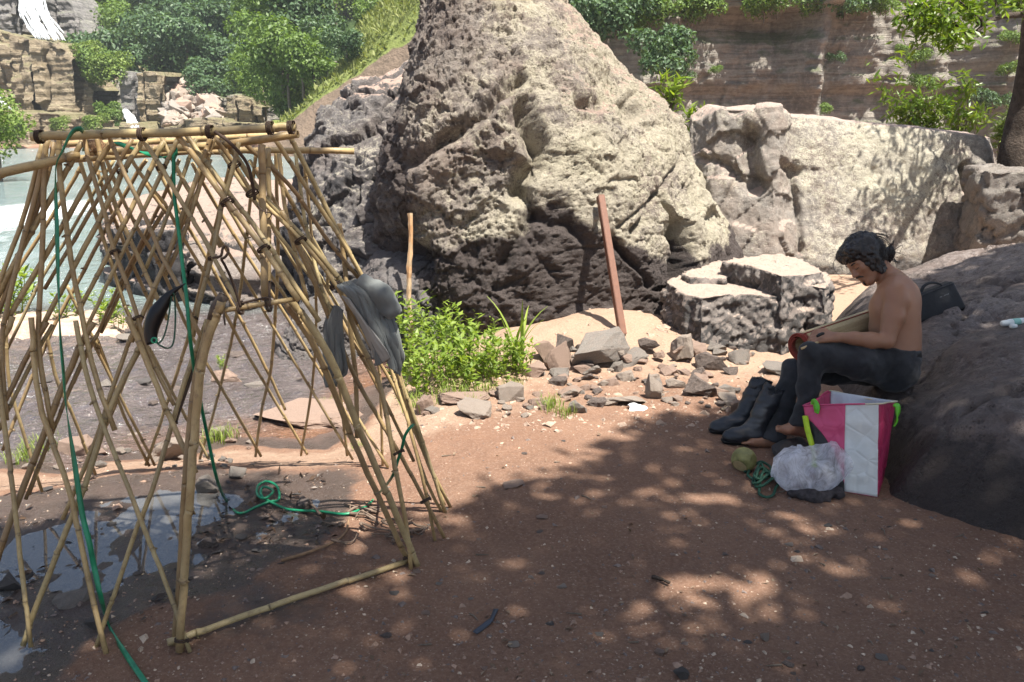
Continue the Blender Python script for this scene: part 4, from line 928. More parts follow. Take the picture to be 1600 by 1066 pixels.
    add([(336, 478), (312, 560), (297, 660), (288, 780), (279, 930), (271, 1012)], (2.64, dl), 0.0125, 0.02, None, "door_post")
    add([(350, 462), (341, 476), (332, 500)], (2.60, 2.60), 0.019, 0.012, M['bamboo_dark'])
    add([(452, 468), (495, 522), (525, 580), (566, 684), (607, 776), (653, 886)], (2.78, dr), 0.0150, 0.0, None, "door_post")
    add([(446, 474), (485, 530), (513, 590), (552, 690), (592, 778), (640, 884)], (2.80, dr + 0.02), 0.0140, 0.015, None, "door_post")
    add([(335, 488), (380, 480), (463, 467)], (2.66, 2.76), 0.0130, -0.034, None, "lintel")
    a, b_ = GZ(262, 1013), GZ(645, 881); a.z += 0.02; b_.z += 0.02
    pole_mesh("threshold", [a, a.lerp(b_, 0.5) + Vector((0, 0, 0.004)), b_], 0.0160, root, rng, None, 0.26)
    # --- top bars
    add([(50, 214), (220, 208), (330, 205), (462, 198)], (2.70, 2.72), 0.0195, -0.035, None, "top_bar")
    add([(140, 238), (330, 228), (464, 210)], (2.84, 2.70), 0.0170, 0.06, None, "top_bar")
    add([(-60, 292), (0, 272), (100, 247), (124, 243)], (2.58, 2.80), 0.0185, -0.05, None, "top_bar")
    add([(104, 250), (200, 243), (345, 236), (553, 235)], (2.90, 3.10), 0.0150, 0.04, None, "top_bar")
    add([(100, 226), (250, 221), (420, 212), (455, 214)], (3.25, 3.30), 0.0170, 0.0, None, "top_bar")
    # --- roof over the doorway: paired poles sloping right
    add([(276, 210), (313, 257), (355, 315), (412, 389), (467, 470)], (2.72, 2.74), 0.0118, -0.025)
    add([(289, 208), (324, 257), (367, 315), (414, 376), (499, 503)], (2.74, 2.80), 0.0118, -0.012)
    add([(333, 212), (367, 257), (394, 300), (469, 374), (525, 445), (559, 506)], (2.78, 3.02), 0.0115, -0.01)
    add([(346, 212), (381, 262), (410, 305), (480, 378), (540, 450), (566, 512)], (2.80, 3.04), 0.0115, 0.01)
    add([(372, 216), (390, 232), (454, 291), (503, 363), (559, 434)], (2.86, 3.14), 0.0108, 0.0)
    add([(340, 228), (380, 290), (440, 372), (500, 455), (536, 520)], (2.92, 3.02), 0.0105, 0.03)
    add([(428, 215), (488, 306), (530, 370), (566, 432), (602, 520), (653, 684), (705, 796)], (2.84, gd(705, 796)), 0.0110, 0.0)
    add([(450, 208), (495, 295), (540, 385), (590, 480), (629, 600), (660, 690), (697, 805)], (2.90, gd(697, 805)), 0.0108, 0.015)
    add([(405, 222), (450, 306), (500, 400), (550, 490), (612, 600), (651, 682), (696, 792)], (2.95, gd(696, 796)), 0.0105, 0.03)
    add([(440, 330), (490, 440), (525, 520), (561, 600), (623, 707), (663, 780), (694, 840)], (2.88, gd(694, 840)), 0.0118, -0.01)
    add([(400, 262), (452, 356), (505, 452), (560, 548), (608, 640), (646, 721)], (3.10, 3.55), 0.0100, 0.03)
    add([(436, 240), (446, 330), (468, 420), (480, 470)], (3.05, 3.0), 0.0105, 0.02)
    add([(462, 240), (474, 330), (494, 420), (520, 500)], (3.05, 3.0), 0.0105, 0.02)
    # --- upright pieces by the doorway
    add([(409, 226), (411, 330), (414, 470)], (2.86, 2.80), 0.0165, 0.0, None, "upright")
    add([(419, 232), (420, 330), (420, 468)], (2.90, 2.84), 0.0120, 0.02, None, "upright")
    add([(531, 350), (543, 455), (548, 520), (556, 600), (558, 684)], (3.10, 3.25), 0.0115, 0.0)
    add([(540, 470), (556, 520), (580, 570), (596, 610), (612, 699), (636, 831), (641, 890)], (3.05, gd(641, 890)), 0.0125, 0.0)
    add([(606, 560), (625, 620), (643, 679), (660, 746), (671, 794), (680, 848)], (3.28, gd(680, 848)), 0.0105, 0.02)
    add([(618, 560), (634, 640), (655, 720), (676, 775), (694, 806)], (3.32, gd(694, 806)), 0.0105, 0.04)
    # --- far wall, leaning right
    f = lambda pts, r=0.0096, off=0.0: add(pts, 'f', r, off)
    f([(272, 258), (299, 306), (335, 362), (373, 420), (440, 533), (484, 605), (551, 718)], 0.0100, -0.01)
    f([(200, 240), (227, 283), (256, 315), (285, 371), (315, 420), (371, 526), (416, 603), (480, 710)], 0.0100, -0.01)
    f([(164, 245), (191, 311), (222, 369), (249, 412), (297, 521), (344, 603), (408, 713)], 0.0100, -0.01)
    f([(124, 248), (140, 302), (158, 360), (176, 418), (203, 497), (238, 553), (267, 609), (326, 717)], 0.0100, -0.01)
    f([(142, 528), (167, 578), (198, 640), (242, 727)], 0.0108, -0.01)
    f([(150, 526), (172, 585), (190, 640), (233, 728)], 0.0100, 0.012)
    f([(104, 446), (130, 500), (155, 545)], 0.0100, -0.014)
    f([(72, 520), (90, 598), (110, 640), (149, 741)], 0.0104, -0.01)
    f([(9, 520), (14, 594), (25, 640), (66, 768)], 0.0104, -0.01)
    f([(320, 258), (360, 330), (402, 400), (450, 470), (500, 556), (560, 655), (606, 731)], 0.0100, -0.012)
    f([(360, 250), (400, 312), (440, 380), (470, 430)], 0.0098, -0.014)
    f([(227, 285), (236, 300), (262, 336)], 0.0120, -0.03)
    for pl in ([(300, 255), (340, 325), (392, 408), (446, 492), (520, 612), (575, 700)], [(240, 250), (280, 330), (338, 430), (398, 540), (446, 640)], [(390, 250), (430, 318), (478, 396), (530, 482), (570, 560)], [(415, 246), (452, 312), (500, 392), (548, 470)], [(146, 250), (170, 320), (206, 410), (246, 500)]): f(pl, 0.0095, 0.022)
    # --- far wall, leaning left
    f([(128, 258), (95, 315), (56, 378), (29, 420), (-20, 505)], 0.0100, 0.012)
    f([(178, 250), (144, 306), (106, 371), (74, 420), (48, 470), (12, 545)], 0.0104, 0.012)
    f([(228, 250), (198, 299), (133, 420), (100, 480), (76, 528), (30, 640), (4, 704)], 0.0104, 0.012)
    f([(280, 250), (250, 320), (215, 390), (180, 460), (148, 530), (101, 630), (45, 774)], 0.0104, 0.012)
    f([(256, 330), (214, 400), (182, 470), (158, 520)], 0.0120, 0.026)
    f([(330, 250), (290, 340), (250, 430), (216, 540), (169, 660), (128, 744)], 0.0104, 0.012)
    f([(360, 255), (340, 340), (318, 430), (290, 540), (256, 645), (228, 727)], 0.0104, 0.012)
    f([(400, 240), (391, 315), (380, 420), (364, 521), (335, 640), (312, 717)], 0.0104, 0.012)
    f([(431, 232), (432, 277), (434, 400), (425, 562), (409, 640), (399, 713)], 0.0100, 0.012)
    f([(476, 260), (486, 360), (494, 480), (488, 600), (470, 712)], 0.0100, 0.012)
    f([(512, 420), (514, 500), (530, 600), (542, 712)], 0.0100, 0.012)
    f([(590, 560), (594, 600), (598, 730)], 0.0100, 0.012)
    # --- lashings at the joints
    def lash(x, y, ax, ay, d, rad=0.020, turns=3, m=None, w=0.0035):
        c = P(x, y, d); t = (P(x + ax, y + ay, d) - c).normalized(); t = np.array(t)
        ref = np.cross(t, [0.1, 0.9, 0.2]); ref /= np.linalg.norm(ref); v2 = np.cross(t, ref); s = np.linspace(0, turns * 2 * math.pi, turns * 12)
        pts = np.array(c) + rad * (np.cos(s)[:, None] * ref + np.sin(s)[:, None] * v2) + t * ((s / s[-1] - 0.5) * turns * 2.1 * w)[:, None]
        v, fc = tube(pts, w, 5); mesh_obj("lashing", v, fc, m or M['cord'], root)
    for x, y, ax, ay in ((222, 210, 1, 0), (328, 206, 1, 0), (422, 200, 1, 0), (62, 214, 1, 0), (455, 199, 1, 0)): lash(x, y, ax, ay, 2.665, 0.0205, 3, None, 0.0028)
    for x, y in ((333, 403), (301, 499), (216, 497), (191, 268), (252, 262), (180, 394)): lash(x, y, 0.35, 1, float(dnear(x, y)), 0.0165, 2, None, 0.0022)
    for x, y, ax, ay, d in ((412, 389, 0.6, 1, 2.71), (420, 477, 1, -0.1, 2.70), (376, 481, 1, -0.1, 2.64), (394, 302, 0.6, 1, 2.80), (470, 376, 0.6, 1, 2.90), (525, 446, 0.6, 1, 2.98), (366, 258, 0.6, 1, 2.77), (355, 316, 0.6, 1, 2.71), (638, 870, 0.4, 1, dr - 0.01), (284, 1000, -0.1, 1, dl - 0.02), (623, 707, 0.5, 1, 3.1), (665, 782, 0.5, 1, 3.2)): lash(x, y, ax, ay, d, 0.0215, 2, None, 0.0028)
    def cordline(pts, r, m, name="cord"):
        v, fc = tube(catmull([P(*q) for q in pts], 40), r, 6); mesh_obj(name, v, fc, m, root)
    cordline([(336, 206, 2.66), (360, 224, 2.64), (385, 254, 2.68), (394, 285, 2.72), (398, 312, 2.76)], 0.0055, M['cord'])
    cordline([(333, 403, 2.52), (345, 400, 2.5), (348, 388, 2.5), (353, 384, 2.5), (357, 392, 2.5), (352, 402, 2.5), (346, 405, 2.5), (352, 416, 2.52), (363, 440, 2.56), (376, 480, 2.6)], 0.0042, M['cord'])
    cordline([(378, 474, 2.62), (398, 469, 2.62), (420, 466, 2.64), (421, 478, 2.64), (421, 440, 2.75)], 0.0042, M['cord'])
    cordline([(350, 488, 2.6), (350, 496, 2.58), (352, 508, 2.58)], 0.003, M['cord'])
    cordline([(402, 322, 2.72), (412, 330, 2.7), (424, 334, 2.72), (420, 342, 2.74)], 0.002, M['cord'])
    for k in range(10):                                   # frayed straw ties under the top bar
        x0 = 138 + k * 2.2; cordline([(x0, 219, 2.86), (x0 - 4 + k, 226, 2.82), (x0 + 6 - k * 0.5, 234, 2.8), (x0 + rng.uniform(-8, 8), 238, 2.8)], 0.0028, M['straw'], "straw_tie")
    return root
build_frame()

# ---- green straps and cords hanging on the frame
def ribbon(name, pts, w, m, parent=None, n=90, twist=0.8, thick=0.0012):
    c = catmull(pts, n); t, u, v = frames(c); s = np.linspace(0, 1, n); a = twist * np.sin(s * 17) + 0.6 * np.sin(s * 6.1)
    side = np.cos(a)[:, None] * u + np.sin(a)[:, None] * v; nor = -np.sin(a)[:, None] * u + np.cos(a)[:, None] * v
    p = np.stack([c - side * w / 2 + nor * thick, c + nor * 0.0015, c + side * w / 2 + nor * thick, c + side * w / 2 - nor * thick, c - side * w / 2 - nor * thick], 1).reshape(-1, 3); k = 5
    i = np.arange(n - 1)[:, None] * k + np.arange(k)[None, :]; j = np.arange(n - 1)[:, None] * k + (np.arange(k)[None, :] + 1) % k
    f = np.stack([i.ravel(), j.ravel(), (j + k).ravel(), (i + k).ravel()], 1).tolist() + [[4, 3, 2, 1, 0], [(n - 1) * k + q for q in range(k)]]
    return mesh_obj(name, p, f, m, parent)
def build_straps():
    N = lambda x, y, o=-0.045: P(x, y, float(dnear(x, y)) + o)
    def gg(x, y, o=0.012):
        v = GZ(x, y); v.z += o; return v
    o = ribbon("green_strap", [P(132, 236, 2.86), P(134, 222, 2.78), P(128, 203, 2.64), P(117, 203, 2.61), P(108, 214, 2.58), P(98, 236, 2.56), P(88, 258, 2.57), N(87, 300), N(89, 360), N(91, 440), N(94, 520), N(99, 580), N(104, 640), N(116, 720), N(128, 800), N(140, 850), N(148, 890, -0.03), N(158, 935, -0.03), gg(172, 985), gg(196, 1025), gg(230, 1075)], 0.0165, M['green_strap'], None, 150)
    origin_to(o, G(172, 985)); tag(o, "green plastic strap hanging from the top bar down to the mud", "strap")
    r = ribbon("green_strap", [P(180, 222, 2.80), P(205, 232, 2.79), P(240, 243, 2.78), P(262, 247, 2.78), P(270, 238, 2.76), P(272, 228, 2.75), P(274, 240, 2.74), P(272, 250, 2.76)], 0.0155, M['green_strap'], None, 60)
    origin_to(r, P(240, 243, 2.78)); tag(r, "short green strap knotted round the bars at the frame's top", "strap")
    # cord from the top past the horn to the loop on the mud, then across to the right wall
    c = [P(271, 240, 2.74), P(272, 300, 2.72), P(279, 360, 2.70), P(286, 420, 2.66), P(292, 470, 2.64), P(296, 520, 2.62), P(304, 580, 2.70), P(313, 626, 2.80), P(326, 690, 2.95), P(340, 752, 3.10), gg(354, 788, 0.02), gg(374, 806), gg(400, 796), gg(420, 788), gg(436, 784), gg(434, 770, 0.03), gg(418, 764, 0.04), gg(404, 768, 0.03), gg(403, 780, 0.02), gg(415, 788, 0.03), gg(428, 778, 0.035), gg(412, 770, 0.03), gg(410, 782, 0.02), gg(440, 796), gg(460, 801), gg(500, 803), gg(542, 807), gg(573, 794), gg(592, 775), P(612, 746, 3.25), P(622, 718, 3.2), P(628, 700, 3.16), P(633, 680, 3.12), P(641, 668, 3.1), P(646, 664, 3.12)]
    s = mesh_obj("green_rope", *tube(catmull(c, 220), 0.0062, 7), M['green_strap']); origin_to(s, G(374, 806)); tag(s, "thin green rope with a knotted loop on the wet mud, trailing to the right", "rope")
    # horn
    hx = [(290, 443, 0.6), (282, 448, 2.6), (273, 454, 4.8), (263, 463, 8.0), (254, 476, 10.6), (245, 490, 12.6), (239, 505, 12.4), (236, 519, 11.2), (236, 530, 9.8), (238, 537, 8.6)]
    d = 2.50; cc = catmull([P(x, y, d) for x, y, r in hx], 40); rr = np.interp(np.linspace(0, 1, 40), np.linspace(0, 1, len(hx)), [r for *_, r in hx]) * d / FPX
    v, f = tube(cc, rr, 16)
    hm = simple("black_horn", (0.008, 0.0075, 0.0075), 0.36, 0.4, 8, 0.1, 0.002, 0.35)
    root = mesh_obj("horn", v, f, hm); origin_to(root, P(238, 537, d)); tag(root, "curved black animal horn hanging by a green cord inside the lattice", "horn")
    loop = [P(243, 534, d - 0.02), P(252, 541, d - 0.02), P(263, 544, d), P(271, 535, d), P(274, 501, d), P(273, 468, d), P(271, 458, d - 0.01)]
    loop2 = [P(243, 533, d - 0.024), P(248, 536, d - 0.02), P(256, 526, d), P(263, 499, d), P(266, 475, d), P(268, 463, d - 0.01)]
    mesh_obj("cord", *merge([tube(catmull(loop, 40), 0.0026, 6), tube(catmull(loop2, 40), 0.0026, 6)]), M['green_cord'], root)
    kn = [P(241 + 4 * math.cos(a), 532 + 4 * math.sin(a), d - 0.026) for a in np.linspace(0, 9, 20)]
    mesh_obj("knot", *tube(catmull(kn, 40), 0.0030, 6), M['green_strap'], root)
build_straps()

# ---- grey shirt hung over the right wall
def surf(rows, n, fold=0.0, seed=0, ff=8.0, axis=0):
    """bicubic sheet through a grid of points"""
    a = np.array([[np.array(q) for q in r] for r in rows]); g = np.array([catmull(r, n) for r in a]); g = np.array([catmull(g[:, k], n) for k in range(n)]).transpose(1, 0, 2)
    du = np.gradient(g, axis=1); dv = np.gradient(g, axis=0); nn = np.cross(du, dv); nn /= np.linalg.norm(nn, axis=2, keepdims=True) + 1e-9
    s, t = np.meshgrid(np.linspace(0, 1, n), np.linspace(0, 1, n)); q = np.stack([s.ravel() * ff, t.ravel() * ff * 0.28, 0 * s.ravel()], 1)
    h = (ridged(q, 1.0, 3, seed) - 0.5).reshape(n, n) * (0.35 + 0.65 * t)
    g = g + nn * (fold * h)[..., None]
    i = (np.arange(n - 1)[:, None] * n + np.arange(n - 1)[None, :]).ravel()
    return g.reshape(-1, 3), np.stack([i, i + 1, i + 1 + n, i + n], 1).tolist()
def build_shirt():
    b = NB("grey_cotton"); o = b.obj(); n1 = b.noise(o, 18, 4, 0.6); w = b.noise(b.map(o, (1, 1, 1)), 600, 2, 0.5)
    b.set("Base Color", b.mix(n1, (0.125, 0.135, 0.130), (0.20, 0.21, 0.20))); b.set("Roughness", 0.9); b.set("Specular IOR Level", 0.15); b.set("Sheen Weight", 0.2); b.set("Normal", b.bump(b.math('ADD', n1, b.math('MULTIPLY', w, 0.15)), 0.3, 0.006)); m = b.m
    b = NB("pale_lining"); b.set("Base Color", (0.36, 0.35, 0.32)); b.set("Roughness", 0.9); m2 = b.m
    root = empty("grey_shirt", P(590, 520, 3.05)); tag(root, "crumpled grey shirt slung over the poles of the hut frame", "shirt")
    def sheet(name, rows, fold, seed, mm, ff=7, n=36):
        v, f = surf([[P(*q) for q in r] for r in rows], n, fold, seed, ff); ob = mesh_obj(name, v, f, mm, root)
        so = ob.modifiers.new("cloth", 'SOLIDIFY'); so.thickness = 0.003; return ob
    sheet("body", [[(524, 446, 3.02), (542, 440, 2.94), (560, 437, 2.93), (580, 440, 3.02)], [(530, 452, 2.92), (556, 454, 2.88), (580, 460, 2.91), (604, 468, 3.0)], [(545, 475, 2.92), (570, 483, 2.89), (594, 492, 2.92), (617, 505, 3.0)],
                   [(560, 505, 2.95), (585, 514, 2.90), (606, 522, 2.92), (624, 532, 3.0)], [(576, 536, 2.98), (594, 541, 2.92), (612, 548, 2.94), (630, 558, 3.02)], [(588, 572, 3.02), (600, 568, 2.96), (616, 580, 2.98), (633, 590, 3.06)]], 0.060, 3, m, 6.0, 56)
    sheet("lining", [[(534, 462, 2.94), (541, 464, 2.91), (548, 468, 2.90)], [(551, 488, 2.95), (560, 492, 2.90), (568, 498, 2.895)], [(566, 515, 2.97), (577, 520, 2.91), (587, 524, 2.90)], [(580, 546, 3.0), (592, 548, 2.93), (603, 546, 2.91)], [(590, 572, 3.03), (600, 566, 2.955), (610, 561, 2.93)]], 0.014, 8, m2, 5)
    c = catmull([P(562, 441, 2.94), P(585, 454, 2.93), P(603, 470, 2.93), P(617, 492, 2.95)], 24); r = np.interp(np.linspace(0, 1, 24), [0, 0.5, 0.9, 1], [0.030, 0.040, 0.037, 0.033])
    v, f = tube(c, r, 18, cap=False); v = v + (0.034 * fbm(v, 17, 3, 5))[:, None] * np.array([0.4, -0.8, 0.5]); mesh_obj("sleeve", v, f, m, root).modifiers.new("cloth", 'SOLIDIFY').thickness = 0.003
    sheet("collar", [[(576, 441, 3.02), (590, 446, 3.03), (600, 452, 3.05)], [(586, 452, 3.0), (602, 458, 3.0), (617, 468, 3.03)], [(592, 462, 3.0), (606, 470, 3.02), (618, 476, 3.06)]], 0.03, 9, m, 4)
    sheet("hanging_tail", [[(520, 478, 3.05), (528, 478, 2.98), (536, 484, 2.98)], [(506, 508, 3.08), (520, 508, 3.0), (537, 520, 3.0)], [(505, 544, 3.08), (522, 548, 3.0), (540, 555, 3.02)], [(507, 572, 3.08), (520, 580, 3.01), (542, 582, 3.04)], [(515, 602, 3.08), (520, 606, 3.04), (527, 594, 3.04)]], 0.05, 12, m, 5, 44)
build_shirt()
# ================================================================== LEAVES, TREES, SHRUBS
def leaves_mesh(pos, nor, axis, length, width, fold=0.25):
    """folded two-triangle leaves; all arrays are per leaf"""
    n = len(pos); nor = nor / (np.linalg.norm(nor, axis=1, keepdims=True) + 1e-9)
    ax = axis - nor * np.sum(axis * nor, 1, keepdims=True); ax /= np.linalg.norm(ax, axis=1, keepdims=True) + 1e-9
    sd = np.cross(nor, ax); L = np.broadcast_to(length, (n,))[:, None]; W = np.broadcast_to(width, (n,))[:, None]
    v = np.stack([pos, pos + ax * L * 0.45 + sd * W * 0.5 + nor * W * fold, pos + ax * L, pos + ax * L * 0.45 - sd * W * 0.5 + nor * W * fold], 1).reshape(-1, 3)
    i = np.arange(n) * 4; f = np.concatenate([np.stack([i, i + 1, i + 2], 1), np.stack([i, i + 2, i + 3], 1)])
    return v, f
def rand_dirs(rng, n, up=0.0):
    d = rng.normal(size=(n, 3)); d[:, 2] += up; return d / np.linalg.norm(d, axis=1, keepdims=True)
def crown_leaves(rng, lobes, n, size, flat=0.75, inner=0.55):
    w = np.array([l[3] ** 2 for l in lobes]); k = rng.choice(len(lobes), n, p=w / w.sum()); L = np.array(lobes)[k]
    d = rand_dirs(rng, n, 0.35); r = L[:, 3] * (inner + (1.08 - inner) * rng.random(n) ** 0.45)
    bump = 1 + 0.22 * fbm(L[:, :3] + d * L[:, 3:4], 1.4 / max(0.3, np.mean(w) ** 0.5), 3, int(rng.integers(99)))
    pos = L[:, :3] + d * (r * bump)[:, None] * np.array([1, 1, flat])
    nor = d * 0.8 + rand_dirs(rng, n, 0.6) * 0.8; axis = rand_dirs(rng, n, -0.3)
    s = size * rng.uniform(0.6, 1.35, n)
    return leaves_mesh(pos, nor, axis, s, s * rng.uniform(0.45, 0.8, n), 0.2)
def limb(pts, r0, r1, n=14, ns=7):
    c = catmull(pts, n); return tube(c, np.linspace(r0, r1, n), ns)
M['bark'] = simple("dark_bark", (0.065, 0.050, 0.040), 0.9, 0.45, 14, 0.9, 0.03, 0.2)
M['bark_pale'] = simple("grey_bark", (0.16, 0.13, 0.10), 0.9, 0.4, 8, 0.7, 0.03, 0.2)
M['lf_dark'] = leaf_mat("dark_forest_leaves", (0.055, 0.105, 0.050), (0.125, 0.205, 0.09), 0.35, 0.5, 0.4)
M['lf_mid'] = leaf_mat("forest_leaves", (0.09, 0.155, 0.038), (0.20, 0.30, 0.07), 0.4, 0.5, 0.35)
M['lf_light'] = leaf_mat("pale_green_leaves", (0.11, 0.175, 0.035), (0.23, 0.31, 0.07), 0.35, 0.5, 0.35)
M['lf_near'] = leaf_mat("fresh_leaves", (0.085, 0.165, 0.020), (0.24, 0.33, 0.045), 0.45, 0.38, 0.45)
M['lf_weed'] = leaf_mat("weed_leaves", (0.15, 0.24, 0.035), (0.33, 0.43, 0.09), 0.5, 0.45, 0.4)
M['lf_shade'] = leaf_mat("canopy_leaves", (0.05, 0.10, 0.02), (0.11, 0.18, 0.03), 0.30, 0.45, 0.4)
M['grass'] = leaf_mat("grass_blades", (0.14, 0.22, 0.030), (0.30, 0.36, 0.085), 0.4, 0.5, 0.3)
M['dry_grass'] = leaf_mat("dry_stems", (0.30, 0.22, 0.11), (0.42, 0.33, 0.18), 0.3, 0.7, 0.2)

# ---- the shade tree that stands behind the photographer on the right
def build_shade_tree():
    rng = np.random.default_rng(5); kx, ky = SUNV.x / SUNV.z, SUNV.y / SUNV.z
    S = [(-3.3, 2.95), (-2.2, 3.3), (-1.2, 3.5), (-0.72, 3.2), (-0.28, 3.4), (0.35, 4.2), (1.0, 4.65), (1.5, 5.05), (2.1, 5.45), (2.5, 6.2), (3.4, 6.9), (6.6, 7.1), (7.4, 3), (6.8, -1.5), (-1.5, -1.5), (-3.6, 1.0)]
    root = empty("shade_tree", (5.4, -2.2, 0)); tag(root, "tall spreading tree whose crown shades the dirt clearing, standing out of view", "tree")
    n = 170000; gx = rng.uniform(-3.8, 7.6, n); gy = rng.uniform(-1.7, 7.3, n); q = np.stack([gx, gy, 0 * gx], 1)
    sd = poly_sd(gx, gy, S) + 0.42 * fbm(q, 1.0, 3, 401)
    den = sstep(-0.05, 0.30, sd)
    def gap(c, rx, ry, a):
        nonlocal den; den = den * (1 - a * np.exp(-(((gx - c[0]) / rx) ** 2 + ((gy - c[1]) / ry) ** 2) ** 2))
    cl = fbm(q, 3.4, 3, 402); den = den * (0.62 + 0.38 * sstep(-0.26, 0.16, cl))
    spk = np.exp(-(((gx - 0.75) / 1.25) ** 2 + ((gy - 3.0) / 0.75) ** 2))
    fl = fbm(q, 2.3, 3, 403); den = den * (1 - 0.95 * spk * sstep(0.08, 0.30, fl))
    for (px, py, w) in ((215, 0, 0),): pass
    for px, py, rx, ry, a in ((720, 820, 0.16, 0.10, 0.95), (640, 760, 0.12, 0.08, 0.7), (880, 870, 0.18, 0.07, 0.8), (1060, 900, 0.22, 0.08, 0.85), (1180, 900, 0.16, 0.08, 0.9), (1260, 830, 0.14, 0.10, 0.8), (1090, 1010, 0.17, 0.06, 0.95), (1500, 910, 0.15, 0.07, 0.95), (930, 770, 0.2, 0.06, 0.75), (1130, 770, 0.2, 0.06, 0.7), (420, 850, 0.10, 0.06, 0.6), (390, 905, 0.08, 0.05, 0.7)):
        gap(g2(px, py), rx, ry, a)
    gap((-1.35, 3.25), 0.34, 0.22, 0.8)
    keep = rng.random(n) < den * 0.75; gx, gy = gx[keep], gy[keep]; m = len(gx)
    z = 7.4 + 1.2 * fbm(np.stack([gx, gy, 0 * gx], 1), 0.45, 3, 405) + rng.uniform(-0.45, 0.45, m)
    pos = np.stack([gx + kx * z, gy + ky * z, z], 1)
    L = rng.uniform(0.11, 0.19, m); v, f = leaves_mesh(pos, rand_dirs(rng, m, 1.8), rand_dirs(rng, m, -0.2), L, L * 0.5, 0.15)
    mesh_obj("crown", v, f, M['lf_shade'], root)
    parts = [limb([(5.4, -2.2, -0.1), (5.3, -2.1, 2.2), (5.1, -2.0, 4.6)], 0.34, 0.24, 14, 12)]
    for gx0, gy0 in ((-1.8, 1.6), (-0.4, 2.6), (1.0, 3.4), (2.8, 4.6), (5.0, 5.4), (5.8, 2.4), (0.5, 0.2), (2.6, 1.8), (-1.6, 0.0), (3.6, 0.4)):
        e = np.array((gx0 + kx * 7.4, gy0 + ky * 7.4, 7.4)); mid = np.array((5.1, -2.0, 5.6)) * 0.5 + e * 0.5 + rng.normal(size=3) * 0.25; mid[2] = 6.3
        parts.append(limb([(5.1, -2.0, 4.5), mid, e], 0.12, 0.025, 16))
        for k in range(7):
            s = rng.uniform(0.3, 1); b0 = mid * (1 - s) + e * s; parts.append(limb([b0, b0 + rng.normal(size=3) * (0.35, 0.35, 0.12), b0 + rng.normal(size=3) * (0.8, 0.8, 0.25)], 0.022, 0.006, 8, 5))
    mesh_obj("trunk", *merge(parts), M['bark'], root)
    print("shade leaves", m)
build_shade_tree()

